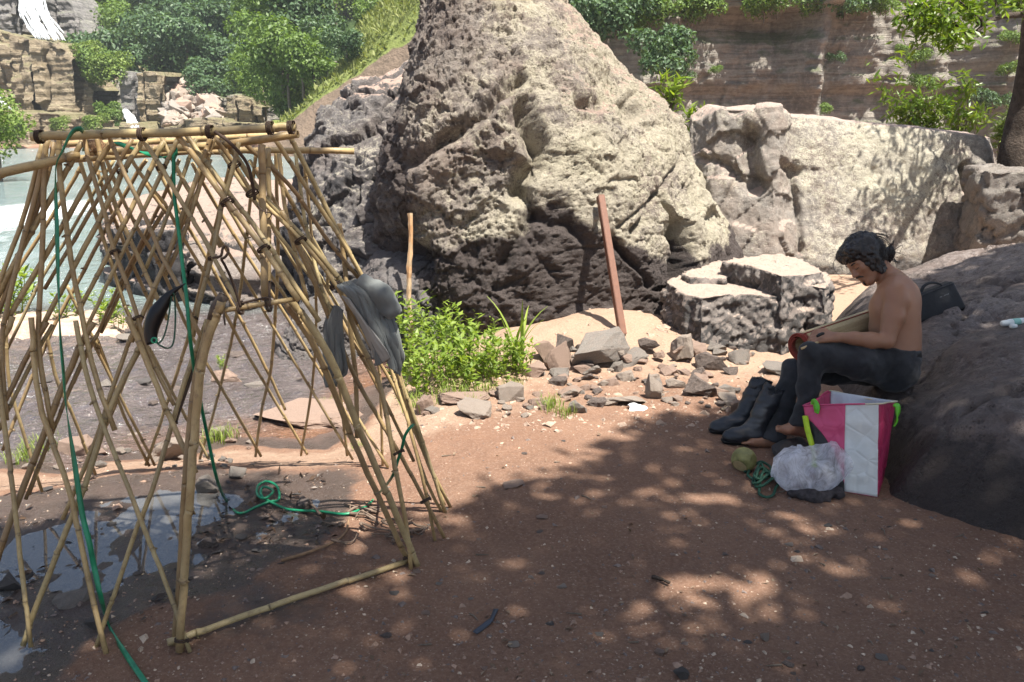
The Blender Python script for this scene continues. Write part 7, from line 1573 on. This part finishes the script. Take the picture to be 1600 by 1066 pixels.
    F.cap(hp(0.094, -0.016, -0.062), hp(0.094, 0.016, -0.062), 0.0075, 0.0075, 0.006); F.cap(hp(0.092, -0.013, -0.078), hp(0.092, 0.013, -0.078), 0.0080, 0.0080, 0.006); F.cap(hp(0.110, -0.02, -0.0695), hp(0.110, 0.02, -0.0695), 0.0052, 0.0052, 0.004, True)
    v, f = F.mesh(1); body = mesh_obj("body", v, f, skin, root)
    # --- jeans
    F = Field(lo, hi, 0.0068)
    wp = J(1402, 549); wn = (J(1399, 530) - J(1402, 570)); wn /= np.linalg.norm(wn); wcut = [(wp, wn)]
    F.cap(J(1397, 578, -0.085), J(1397, 578, 0.085), 0.118, 0.118, 0.05, cut=wcut); F.cap(J(1400, 556, -0.075), J(1400, 556, 0.075), 0.119, 0.119, 0.0, cut=wcut)
    F.chain([hipN, J(1335, 563, -0.12), kneeN], [0.110, 0.098, 0.076], 0.035); F.chain([hipF, J(1318, 575, 0.085), kneeF], [0.108, 0.094, 0.072], 0.035)
    for kn, an, r in ((kneeN, ankN, (0.068, 0.058, 0.060)), (kneeF, ankF + np.array((0.0, 0, 0.01)), (0.067, 0.060, 0.064))):
        dr = (an - kn) / np.linalg.norm(an - kn); mid = kn + (an - kn) * 0.5; cutp = an - dr * (0.0 if kn is kneeN else -0.004)
        F.cap(kn, mid, r[0], r[1], 0.02); F.cap(mid, an + dr * 0.05, r[1], r[2], 0.02, cut=[(cutp, dr)])
    F.rough(0.020, 7.5, 3, 601, (1, 1, 1)); F.rough(0.010, 20, 2, 602, (1.0, 0.6, 1.0))
    v, f = F.mesh(1); mesh_obj("jeans", v, f, jean, root)
    # belt hugging the waistband
    F = Field(lo, hi, 0.0068); F.cap(J(1400, 556, -0.075), J(1400, 556, 0.075), 0.124, 0.124, 0.0); F.cutplane(wp + wn * 0.003, wn); F.cutplane(wp - wn * 0.036, -wn); X, Y, Z = np.meshgrid(*F.ax, indexing='ij'); c = J(1402, 549); F.f = np.maximum(F.f, (np.sqrt((X - c[0]) ** 2 + (Y - c[1]) ** 2) - 0.30).astype(np.float32))
    v, f = F.mesh(1); belt = mesh_obj("belt", v, f, simple("black_leather_belt", (0.012, 0.011, 0.011), 0.45, 0.2, 20), root)
    steel = simple("steel_buckle", (0.6, 0.58, 0.55), 0.3, 0.05, 5, Metallic=1.0)
    for q in ((1357, 548, -0.10), (1366, 549, -0.13)):
        c = J(*q); v, f = tube(np.array([c + 0.011 * (EX * math.cos(a) + EU * math.sin(a)) for a in np.linspace(0, 2 * math.pi, 17)]), 0.0022, 6, False); sub_obj("buckle", v, f, steel, belt)
    # --- hair
    hl, hh = bounds([hp(-0.17, 0, -0.12), hp(0.13, 0, 0.16), hp(-0.15, 0, 0.17), hp(0.0, 0, 0.17), hp(0, -0.13, 0), hp(0, 0.13, 0), J(1402, 405)], 0.03); F = Field(hl, hh, 0.0048)
    F.ell(hp(-0.020, 0, 0.046), HM, (0.112, 0.094, 0.098), 0.02); F.ell(hp(-0.045, 0, -0.012), HM, (0.078, 0.088, 0.085), 0.03)
    F.cap(hp(0.058, -0.045, 0.084), hp(0.058, 0.045, 0.084), 0.036, 0.036, 0.03)
    bun = J(1391, 396); F.ell(bun, np.eye(3), (0.028, 0.030, 0.036), 0.012); F.cap(bun, J(1391, 408), 0.020, 0.012, 0.01)
    F.cap(hp(-0.01, 0.080, 0.0), J(1376, 424, -0.065), 0.018, 0.009, 0.02); F.cap(hp(-0.02, 0.080, 0.01), J(1382, 420, -0.055), 0.018, 0.010, 0.02); F.cap(hp(0.02, 0.074, 0.03), J(1363, 420, -0.07), 0.017, 0.008, 0.02)
    F.ell(hp(0.118, 0, -0.042), HM, (0.085, 0.085, 0.086), 0.016, True)
    F.rough(0.012, 26, 3, 611); F.rough(0.010, 60, 2, 612)
    v, f = F.mesh(0); hair_o = mesh_obj("hair", v, f, hairm, root)
    rng = np.random.default_rng(12); V = []
    for k in range(70):                                   # loose strands over the head and down the neck
        s0 = rng.uniform(-0.09, 0.07); side = rng.uniform(-1, 1); p0 = hp(s0, 0.05 * side, 0.112 + rng.uniform(-0.01, 0.008)); q = hp(s0 - 0.03 - rng.uniform(0, 0.04), (0.088 if side > -0.2 else -0.088), 0.03); e = hp(s0 * 0.6 - 0.05 + rng.uniform(-.02, .02), (0.082 if side > -0.2 else -0.082), -0.06 + rng.uniform(-0.03, 0.03)); V.append(tube(catmull([p0, q, e], 10), np.linspace(0.0016, 0.0006, 10), 4))
    for k in range(26): p0 = bun + rng.normal(size=3) * 0.018; V.append(tube(catmull([p0, p0 + rng.normal(size=3) * 0.022, p0 + rng.normal(size=3) * 0.030 - EU * 0.03], 8), np.linspace(0.0024, 0.0009, 8), 4))
    for pts in ([(1321, 400), (1310, 401), (1302, 412), (1305, 424), (1315, 434)], [(1319, 400), (1314, 404), (1314, 416), (1317, 424)], [(1324, 402), (1321, 412), (1323, 420)], [(1330, 392), (1316, 394), (1310, 398), (1306, 404)], [(1340, 372), (1330, 366), (1322, 372)], [(1352, 370), (1348, 363), (1340, 366)]): V.append(tube(catmull([J(x, y, -0.04) for x, y in pts], 16), np.linspace(0.0022, 0.0010, 16), 4))
    sub_obj("hair_strands", *merge(V), hairm, hair_o)
    V = []
    for s_ in (-1, 1): V.append(tube(catmull([hp(0.104, s_ * 0.002, -0.050), hp(0.1, s_ * 0.016, -0.053), hp(0.088, s_ * 0.026, -0.064)], 8), [0.006, 0.0064, 0.006, 0.0055, 0.005, 0.0045, 0.004, 0.003], 6))
    mesh_obj("moustache", *merge(V), hairm, root)
    V = [tube(catmull([hp(0.097, s_ * 0.014, 0.022), hp(0.094, s_ * 0.03, 0.029), hp(0.078, s_ * 0.050, 0.024)], 8), [0.0035, 0.0042, 0.0045, 0.0042, 0.004, 0.0035, 0.003, 0.002], 5) for s_ in (-1, 1)]; mesh_obj("eyebrows", *merge(V), hairm, root)
    V = [tube(catmull([hp(0.094, s_ * 0.020, -0.004), hp(0.094, s_ * 0.033, -0.007), hp(0.086, s_ * 0.047, -0.003)], 8), 0.0016, 5) for s_ in (-1, 1)]; mesh_obj("eyelashes", *merge(V), hairm, root)
    mesh_obj("goatee", *tube(catmull([hp(0.094, 0.004, -0.090), hp(0.094, 0, -0.102), hp(0.090, 0, -0.116)], 6), [0.004, 0.0065, 0.007, 0.007, 0.006, 0.003], 6), hairm, root)
    nip = J(1369, 500, -0.115); 
    return root
build_person()
def RS(px, py, d0=3.2):
    """pixel -> point on the seat rock"""
    v = ray(px, py); d = d0
    while d < 9:
        q = Vector((0, 0, CAM_H)) + v * d
        if seat_z(q.x, q.y) >= q.z: return q
        d += 0.01
    return Vector((0, 0, CAM_H)) + v * d0

# ================================================================== THE PERSON'S THINGS
def build_mat_roll():
    b = NB("woven_straw"); o_ = b.obj(); uv = b.attr("u"); w1 = b.noise(b.map(o_, (160, 160, 160)), 1.0, 2, 0.5)
    band = b.ramp(b.math('FRACT', b.math('MULTIPLY', b.attr("v"), 26.0)), (0.45, 0.0), (0.55, 1.0)); n1 = b.noise(o_, 10, 4, 0.6)
    c = b.mix(b.math('MULTIPLY', band, 0.35), b.mix(n1, (0.52, 0.42, 0.23), (0.66, 0.56, 0.34)), (0.30, 0.20, 0.10)); c = b.mix(b.math('MULTIPLY', b.ramp(w1, (0.55, 0.0), (0.7, 1.0)), 0.5), c, (0.30, 0.12, 0.06))
    c = b.mix(b.ramp(b.attr("u"), (0.02, 1.0), (0.035, 0.0)), c, (0.22, 0.05, 0.03)); b.set("Base Color", c); b.set("Roughness", 0.8); b.set("Normal", b.bump(b.math('ADD', band, w1), 0.5, 0.004)); m = b.m
    red = simple("red_binding", (0.26, 0.045, 0.03), 0.8, 0.3, 40)
    a, e = J(1249, 542, -0.03), J(1392, 492, 0.33); axv = (e - a) / np.linalg.norm(e - a); s1 = EU - axv * (EU @ axv); s1 /= np.linalg.norm(s1); s2 = np.cross(axv, s1); nL, nA = 60, 120; rows = []; U = []; Vv = []
    for i in range(nL):
        t = i / (nL - 1)
        for k in range(nA):
            th = k / (nA - 1) * 2 * math.pi * 2.85 + 0.6; r = 0.079 - 0.0105 * (k / (nA - 1) * 2.85) + 0.002 * math.sin(3 * th); rows.append(a + axv * np.linalg.norm(e - a) * t + r * (math.cos(th) * s1 * 1.04 + math.sin(th) * s2 * 0.92)); U.append(t); Vv.append(k / (nA - 1))
    i = (np.arange(nL - 1)[:, None] * nA + np.arange(nA - 1)[None, :]).ravel(); root = empty("rolled_mat", a - np.array((0, 0, 0.07))); o = mesh_obj("mat_sheet", np.array(rows), np.stack([i, i + 1, i + 1 + nA, i + nA], 1), m, root); set_attr(o, "u", U); set_attr(o, "v", Vv); o.modifiers.new("t", 'SOLIDIFY').thickness = 0.004
    edge = []
    for k in range(90):
        th = k / 89 * 2 * math.pi * 2.85 + 0.6; r = 0.079 - 0.0105 * (k / 89 * 2.85) + 0.002 * math.sin(3 * th); edge.append(a - axv * 0.004 + r * (math.cos(th) * s1 * 1.04 + math.sin(th) * s2 * 0.92))
    mesh_obj("binding", *tube(np.array(edge), 0.0048, 6), red, root)
    seam = [a + axv * t + 0.0815 * (math.cos(0.6) * s1 * 1.04 + math.sin(0.6) * s2 * 0.92) for t in np.linspace(0, 0.55, 12)]; mesh_obj("seam", *tube(np.array(seam), 0.0035, 5), red, root)
    tag(root, "rolled woven straw mat with red bound edge held on the person's lap", "mat")
    st = mesh_obj("split_stick", *tube(catmull([J(1252, 545, -0.17), J(1270, 538, -0.165), J(1290, 530, -0.16)], 12), 0.0065, 6), simple("pale_stick", (0.52, 0.38, 0.20), 0.6, 0.15, 30)); origin_to(st, J(1252, 545, -0.17)); tag(st, "short pale split stick pinched in the person's hand over the mat", "stick")
    kf = mesh_obj("small_knife_grip", *tube(catmull([J(1276, 526, -0.18), J(1283, 522, -0.18), J(1288, 521, -0.18)], 8), [0.006, 0.008, 0.009, 0.009, 0.009, 0.009, 0.008, 0.005], 8), simple("black_plastic", (0.012, 0.012, 0.013), 0.4, 0.2, 10)); origin_to(kf, J(1276, 526, -0.18)); tag(kf, "small black grip of a tool in the person's near hand", "tool")
build_mat_roll()
def build_boots():
    b = NB("black_leather"); o_ = b.obj(); n1 = b.noise(o_, 9, 5, 0.6); n2 = b.noise(o_, 90, 4, 0.6); b.set("Base Color", b.mix(n1, (0.012, 0.014, 0.018), (0.030, 0.034, 0.042))); b.set("Roughness", b.ramp(n1, (0.3, 0.32), (0.7, 0.5))); b.set("Specular IOR Level", 0.5); b.set("Normal", b.bump(b.math('ADD', n2, b.math('MULTIPLY', n1, 2.0)), 0.25, 0.004)); m = b.m
    sole = simple("black_rubber_sole", (0.010, 0.010, 0.010), 0.7, 0.3, 30)
    def boot(dx, dy, dd, label):
        def B(x, y, d=0.0): return np.array(P(x + dx, y + dy, 4.47 + dd + d))
        g0 = GZ(1165 + dx, 684 + dy); zg = g0.z
        pts = [B(1209, 602), B(1198, 628), B(1186, 652), B(1178, 668)]; lo, hi = bounds(pts + [B(1120, 690), B(1205, 700)], 0.10); lo[2] = zg - 0.02; F = Field(lo, hi, 0.006)
        nn = (pts[0] - pts[1]) / np.linalg.norm(pts[0] - pts[1])
        F.cap(pts[0] + nn * 0.06, pts[1], 0.060, 0.058, 0.02, cut=[(pts[0], nn)]); F.chain(pts[1:], [0.058, 0.052, 0.048], 0.03)
        hl = B(1186, 682); hl[2] = zg + 0.045; bl = B(1150, 680); bl[2] = zg + 0.042; to = B(1136, 678); to[2] = zg + 0.036
        F.cap(pts[3], hl, 0.046, 0.040, 0.03); F.chain([hl, bl, to], [0.040, 0.042, 0.036], 0.025); F.cap(pts[3], bl, 0.044, 0.036, 0.04)
        F.rough(0.011, 16, 3, 620 + int(dx), (0.7, 0.7, 2.2)); F.cap(pts[0] + nn * 0.07, pts[1], 0.053, 0.050, 0.0, True)
        F.cutplane(np.array((0, 0, zg + 0.022)), np.array((0, 0, -1.0))); v, f = F.mesh(1); root = empty("boot", (g0.x, g0.y, zg)); mesh_obj("upper", v, f, m, root)
        F2 = Field(lo, hi, 0.006); F2.chain([hl, bl, to], [0.046, 0.048, 0.042], 0.02); F2.cutplane(np.array((0, 0, zg + 0.024)), np.array((0, 0, 1.0))); F2.cutplane(np.array((0, 0, zg - 0.002)), np.array((0, 0, -1.0))); v, f = F2.mesh(0); mesh_obj("sole", v, f, sole, root)
        tag(root, label, "boot")
    boot(2, 2, 0.0, "tall black leather boot, the nearer of the pair by the person's feet"); boot(-18, -11, 0.14, "tall black leather boot, the farther and more upright of the pair")
build_boots()
def build_bag():
    def crinkle(name, col, rough=0.45, trans=0.0):
        b = NB(name); o_ = b.obj(); n1 = b.noise(o_, 7, 4, 0.6); v = b.voro(o_, 11, 'DISTANCE_TO_EDGE'); b.set("Base Color", b.mix(n1, tuple(c * 0.85 for c in col), tuple(min(1, c * 1.1) for c in col))); b.set("Roughness", rough); b.set("Normal", b.bump(b.math('ADD', b.math('MULTIPLY', b.ramp(v, (0.0, 0.0), (0.10, 1.0)), 0.4), n1), 0.5, 0.010)); return b.m
    pink, white, black = crinkle("pink_woven_plastic", (0.62, 0.075, 0.19)), crinkle("white_woven_plastic", (0.72, 0.75, 0.73)), crinkle("black_area", (0.015, 0.014, 0.016)); inner = crinkle("grey_lining", (0.55, 0.58, 0.62)); shaded_pink = crinkle("shaded_pink_woven_plastic", (0.42, 0.03, 0.10)); lime = simple("lime_green_plastic", (0.13, 0.52, 0.03), 0.4, 0.15, 10); cream = crinkle("cream_trim", (0.62, 0.56, 0.40)); strapm = simple("lime_yellow_webbing", (0.42, 0.60, 0.03), 0.6, 0.15, 40)  # the darker pink paints the shade on the bag's sides
    g = lambda x, y: np.array(GZ(x, y)) + np.array((0, 0, 0.004)); q = lambda x, y, d: np.array(P(x, y, d))
    b1, b2, b3, b4 = g(1276, 762), g(1371, 778), g(1380, 752), g(1292, 738); t1, t2, t3, t4 = q(1255, 634, 4.02), q(1373, 631, 3.80), q(1400, 627, 4.02), q(1298, 611, 4.24)
    root = empty("shopping_bag", (b1 + b2 + b3 + b4) / 4); tag(root, "open pink and white woven plastic shopping bag with green clips beside the grey rock", "bag")
    def panel(name, bl, br, tr, tl, m, nu=26, nv=30, off=0.0, sub=None, seed=0, amp=0.012):
        us, vs = np.meshgrid(np.linspace(0, 1, nu), np.linspace(0, 1, nv)); U, V_ = us.ravel(), vs.ravel()
        if sub: U = sub[0](V_) + (sub[1](V_) - sub[0](V_)) * U
        p = (bl[None] * ((1 - U) * (1 - V_))[:, None] + br[None] * (U * (1 - V_))[:, None] + tr[None] * (U * V_)[:, None] + tl[None] * ((1 - U) * V_)[:, None]); nn = np.cross(br - bl, tl - bl); nn /= np.linalg.norm(nn)
        edge = np.minimum(1, 6 * np.minimum(V_ + 0.05, 1.05 - V_)) * np.minimum(1, 8 * np.minimum(U, 1 - U) + 0.05); p = p + nn * (edge * amp * (ridged(np.stack([U * 2.2, V_ * 2.6, 0 * U + seed], 1), 1.3, 3, seed) - 0.5) * 2 + off)[:, None]
        i = (np.arange(nv - 1)[:, None] * nu + np.arange(nu - 1)[None, :]).ravel(); o = mesh_obj(name, p, np.stack([i, i + 1, i + 1 + nu, i + nu], 1), m, root); o.modifiers.new("t", 'SOLIDIFY').thickness = 0.0016; return o
    K = lambda c: (lambda v: 0 * v + c)
    cv = lambda v: np.interp(v, [0, 0.2, 0.45, 0.65, 0.80, 0.86, 1], [0.50, 0.44, 0.36, 0.22, 0.08, 0.0, 0.0]); wl = lambda v: np.interp(v, [0, 1], [0.46, 0.575])
    panel("front_panel", b1, b2, t2, t1, pink, 16, 34, 0, (lambda v: np.minimum(cv(v), wl(v)), wl), 3); panel("black_area", b1, b2, t2, t1, black, 10, 34, 0, (K(0.0), lambda v: np.maximum(np.minimum(cv(v), wl(v)), 0.001)), 3); panel("white_stripe", b1, b2, t2, t1, white, 14, 34, 0, (wl, K(1.0)), 3)  # plain black area along the front's left edge
    panel("side_panel", b2, b3, t3, t2, shaded_pink, 14, 30, 0, None, 5); panel("back_panel", b3, b4, t4, t3, inner, 22, 30, 0, None, 6, 0.02); panel("left_panel", b4, b1, t1, t4, shaded_pink, 16, 30, 0, None, 7); panel("base", b4, b3, b2, b1, shaded_pink, 8, 8, 0.002, None, 1, 0.0)
    rim = catmull([t1, (t1 + t2) / 2 + EU * 0.002, t2, (t2 + t3) / 2, t3, (t3 + t4) / 2 - EU * 0.012, t4, (t4 + t1) / 2 - EU * 0.006, t1], 60); mesh_obj("rim", *tube(rim[:14], 0.004, 6), pink, root); mesh_obj("rim", *tube(rim[13:46], 0.004, 6), cream, root); mesh_obj("rim", *tube(rim[45:], 0.004, 6), pink, root)
    def clip(pts, w, m, name):
        o = ribbon(name, [q(*a) for a in pts], w, m, root, 24, 0.0, 0.004); return o
    clip([(1276, 646, 3.955), (1276, 636, 3.955), (1272, 628, 3.99), (1270, 640, 4.02)], 0.030, lime, "clip"); clip([(1396, 634, 3.86), (1402, 634, 3.85), (1402, 652, 3.85), (1397, 666, 3.86)], 0.026, lime, "clip")
    clip([(1258, 650, 3.99), (1262, 672, 3.97), (1268, 694, 3.95), (1272, 712, 3.93), (1273, 730, 3.92)], 0.026, strapm, "strap")
    # --- thin clear plastic bag in front
    b = NB("clear_plastic_film"); b.set("Base Color", (0.92, 0.93, 0.98)); b.set("Roughness", 0.10); n1 = b.noise(b.obj(), 12, 5, 0.65, 0.4); n2 = b.noise(b.obj(), 40, 3, 0.6); b.set("Normal", b.bump(b.math('ADD', n1, b.math('MULTIPLY', n2, 0.3)), 0.9, 0.02))
    tr = b.n.new("ShaderNodeBsdfTransparent"); tl = b.n.new("ShaderNodeBsdfTranslucent"); tl.inputs[0].default_value = (0.85, 0.88, 0.98, 1); m1 = b.n.new("ShaderNodeMixShader"); m1.inputs[0].default_value = 0.5; b.l.new(b.bs.outputs[0], m1.inputs[1]); b.l.new(tl.outputs[0], m1.inputs[2])
    m2 = b.n.new("ShaderNodeMixShader"); fac = b.ramp(b.noise(b.map(b.obj(), (1, 1, 0.5)), 16, 6, 0.75, 0.9), (0.34, 0.30), (0.58, 0.92)); b.l.new(fac, m2.inputs[0]); b.l.new(tr.outputs[0], m2.inputs[1]); b.l.new(m1.outputs[0], m2.inputs[2]); b.l.new(m2.outputs[0], b.out.inputs[0]); film = b.m
    d = 3.88; rows = [[(1204, 742), (1222, 762), (1245, 772), (1272, 776), (1298, 770), (1316, 752)], [(1206, 730), (1226, 742), (1248, 752), (1274, 756), (1302, 748), (1330, 738)], [(1212, 716), (1232, 722), (1254, 730), (1278, 734), (1304, 726), (1333, 724)], [(1222, 706), (1238, 706), (1260, 712), (1280, 712), (1302, 700), (1320, 708)], [(1238, 702), (1250, 698), (1266, 698), (1284, 694), (1304, 690), (1312, 698)]]
    dd = [[0.03, -0.01, -0.03, -0.03, -0.03, 0.0], [0.02, -0.02, -0.07, -0.04, -0.07, -0.02], [0.04, -0.04, -0.02, -0.07, -0.04, -0.06], [0.06, 0.02, -0.03, 0.02, -0.05, 0.0], [0.10, 0.03, 0.06, 0.04, -0.02, 0.04]]
    v, f = surf([[P(x, y, d + e) for (x, y), e in zip(r, e_)] for r, e_ in zip(rows, dd)], 60, 0.042, 7, 3.0); o = mesh_obj("plastic_bag", v, f, film); origin_to(o, GZ(1268, 772)); tag(o, "thin clear crumpled plastic bag slumped against the pink shopping bag", "plastic bag")
    d2 = [[0.10, 0.06, 0.05, 0.05, 0.05, 0.05]] + [[e + 0.16 for e in r] for r in dd[1:]]
    v, f = surf([[P(x, y, d + e * 0.8) for (x, y), e in zip(r, e_)] for r, e_ in zip(rows, d2)], 40, 0.05, 15, 5); mesh_obj("back_film", v, f, film, o)
    F = Field(*bounds([P(1232, 790, 3.8), P(1318, 790, 3.8), P(1270, 752, 3.9)], 0.06), 0.007); rng = np.random.default_rng(4); g0 = GZ(1274, 778)
    for x, y in ((1244, 774), (1258, 778), (1272, 781), (1288, 779), (1304, 774), (1266, 772), (1294, 770)):
        c = np.array(GZ(x, y)); F.ell(c + np.array((0, 0, 0.016)), np.eye(3), (0.042, 0.04, 0.026), 0.015)
    F.rough(0.016, 30, 3, 630); v, f = F.mesh(0); o = mesh_obj("dark_pouch", v, f, simple("dark_mesh_cloth", (0.045, 0.038, 0.040), 0.8, 0.5, 60, 0.8, 0.006)); origin_to(o, g0); tag(o, "dark crumpled pouch under the clear plastic bag", "pouch")
build_bag()
def build_small_things():
    # coconut
    c = GZ(1161, 734); r = 0.062; c = np.array(c) + np.array((0, 0, r * 0.86)); F = Field(c - 0.09, c + 0.09, 0.005); F.ell(c, np.eye(3), (r, r, r * 1.02), 0.0)
    cuts = [(np.array((-0.55, -0.62, -0.42)), 0.044), (np.array((-0.8, -0.35, 0.25)), 0.052), (np.array((0.1, -0.2, 1.0)), 0.053), (np.array((0.6, -0.7, 0.3)), 0.057), (np.array((-0.1, -1.0, -0.1)), 0.055)]
    for nn, d in cuts: nn = nn / np.linalg.norm(nn); F.cutplane(c + nn * d, nn)
    F.rough(0.004, 24, 3, 640); v, f = F.mesh(1); root = empty("green_coconut", c - np.array((0, 0, r * 0.86)))
    o = mesh_obj("husk", v, f, simple("green_tan_husk", (0.20, 0.19, 0.07), 0.55, 0.45, 22, 0.3, 0.005), root)
    nn = cuts[0][0] / np.linalg.norm(cuts[0][0]); s1 = np.cross(nn, (0, 0, 1)); s1 /= np.linalg.norm(s1); s2 = np.cross(nn, s1); ring = [c + nn * 0.0455 + 0.036 * (math.cos(a) * s1 + math.sin(a) * s2) for a in np.linspace(0, 2 * math.pi, 24, endpoint=False)]
    v = np.vstack([np.array(ring), [c + nn * 0.0465]]); mesh_obj("cut_face", v, [[i, (i + 1) % 24, 24] for i in range(24)], simple("pale_cut_husk", (0.40, 0.32, 0.17), 0.7, 0.2, 40), root); tag(root, "trimmed green coconut with a pale cut face in front of the bare foot", "coconut")
    # rope coil
    rng = np.random.default_rng(6); pts = []
    path = [(1164, 740), (1172, 735), (1168, 748), (1180, 752), (1192, 746), (1186, 740), (1176, 756), (1184, 764), (1198, 758), (1206, 748), (1196, 742), (1184, 750), (1180, 762), (1192, 768), (1206, 764), (1214, 756), (1202, 750), (1190, 756), (1186, 770), (1188, 778), (1198, 783), (1208, 776), (1212, 766), (1220, 760), (1228, 766)]
    for k, (x, y) in enumerate(path): q = GZ(x, y); q.z += 0.010 + 0.022 * (k % 3) * (1 if 3 < k < 19 else 0.2); pts.append(q)
    V = [tube(catmull(pts, 200), 0.0068, 7)]; p2 = [(1176, 736), (1188, 733), (1200, 736), (1204, 746), (1196, 756), (1182, 760), (1178, 750), (1190, 744), (1204, 752), (1216, 762)]; pts = []
    for k, (x, y) in enumerate(p2): q = GZ(x, y); q.z += 0.03 + 0.01 * (k % 2); pts.append(q)
    V.append(tube(catmull(pts, 90), 0.0068, 7)); o = mesh_obj("rope_coil", V[0][0], V[0][1], M['green_cord']); origin_to(o, GZ(1192, 760)); mesh_obj("strand", V[1][0], V[1][1], M['green_cord'], o); tag(o, "loose coil of dark green rope beside the coconut", "rope")
    # shoulder bag on the rock
    a = RS(1446, 507); d = depth_of(a) + 0.05; bl = np.array(P(1438, 506, d)); br = np.array(P(1512, 483, d + 0.06)); tl = np.array(P(1434, 461, d + 0.02)); tr_ = np.array(P(1490, 439, d + 0.10)); th = -EN * 0.16 + np.array((0.02, 0, 0.02))
    bm = bmesh.new(); vs = [bm.verts.new(v) for v in (bl, br, tr_, tl, bl + th, br + th, tr_ + th * 0.75, tl + th * 0.75)]
    for q in ((0, 1, 2, 3), (5, 4, 7, 6), (4, 0, 3, 7), (1, 5, 6, 2), (3, 2, 6, 7), (4, 5, 1, 0)): bm.faces.new([vs[i] for i in q])
    bmesh.ops.recalc_face_normals(bm, faces=bm.faces); bmesh.ops.bevel(bm, geom=list(bm.edges), offset=0.022, segments=4, affect='EDGES', profile=0.6); bmesh.ops.subdivide_edges(bm, edges=bm.edges, cuts=2, use_grid_fill=True)
    for v in bm.verts: v.co += Vector((1, 1, 1)) * float(0.006 * fbm(np.array([v.co[:]]), 14, 3, 650)[0])
    me = bpy.data.meshes.new("bag"); bm.to_mesh(me); bm.free(); nyl = simple("black_nylon", (0.010, 0.011, 0.014), 0.65, 0.4, 25, 0.5, 0.006); me.materials.append(nyl); me.polygons.foreach_set("use_smooth", np.ones(len(me.polygons), bool))
    root = empty("shoulder_bag", bl); o = bpy.data.objects.new("bag_body", me); COL.objects.link(o); o.data.transform(Matrix.Translation(-Vector(bl))); o.parent = root
    mesh_obj("handle", *tube(catmull([P(1439, 459, d + 0.06), P(1443, 448, d + 0.07), P(1454, 442, d + 0.08), P(1466, 443, d + 0.09), P(1474, 448, d + 0.10)], 24), 0.0075, 7, True, (1.5, 0.7)), nyl, root)
    mesh_obj("zip", *tube(catmull([tl - EU * 0.012 + EN * 0.006, (tl + tr_) / 2 - EU * 0.010 + EN * 0.008, tr_ - EU * 0.012 + EN * 0.006], 12), 0.003, 5), simple("zip_teeth", (0.03, 0.03, 0.033), 0.4, 0.2, 80), root)
    grey = simple("grey_thread", (0.17, 0.18, 0.19), 0.7, 0.1, 30); V = []
    for k in range(7):
        if k == 2: continue
        x = 1467 + k * 2.1; y = 466 - k * 0.85; V.append(tube(np.array([np.array(P(x, y, d + 0.045)) + EN * 0.012, np.array(P(x + 1.2, y - 2.2, d + 0.046)) + EN * 0.012]), 0.0018, 4))
    mesh_obj("worn_lettering", *merge(V), grey, root); tag(root, "black nylon shoulder bag with top handle lying on the rock behind the person", "bag")
    # bottles lying on the rock
    wht = simple("white_plastic", (0.75, 0.80, 0.78), 0.35, 0.05, 10); teal = simple("pale_teal_label", (0.30, 0.58, 0.50), 0.4, 0.1, 10)
    p = RS(1580, 511); d = depth_of(p) - 0.03; A = np.array(P(1564, 506, d)); B = np.array(P(1606, 502, d)); t = np.linspace(0, 1, 20); c = A[None] * (1 - t)[:, None] + B[None] * t[:, None]; root = empty("plastic_bottle", p); bb = mesh_obj("bottle_body", *tube(c, 0.022 * np.interp(t, [0, 0.06, 0.12, 0.22, 0.3, 0.7, 1], [0.55, 0.8, 0.8, 0.85, 1, 1, 1]), 14), wht, root); sub_obj("label", *tube(c[8:14], 0.0226, 14), teal, bb); tag(root, "white and pale teal plastic bottle lying on the rock at the right edge", "bottle")
    A = np.array(P(1579, 509, d - 0.06)); B = np.array(P(1588, 511, d - 0.06)); root = mesh_obj("bottle_cap", *tube(np.array([A, A + (B - A) * 0.1, A + (B - A) * 0.9, B]), [0.012, 0.0145, 0.0145, 0.013], 16), wht); origin_to(root, A); tag(root, "small white cap in front of the bottle on the rock", "cap")
    # stone under the raised foot
    fz = GZ(1240, 700); stone(9, 1212, 1276, 682, 712, 'd', "dark stone under the person's raised bare foot", None, base=Vector((P(1240, 690, DM - 0.13).x, P(1240, 690, DM - 0.13).y - 0.06, -0.02)), hz=0.13, sink=0.1, rz=0.1)
build_small_things()
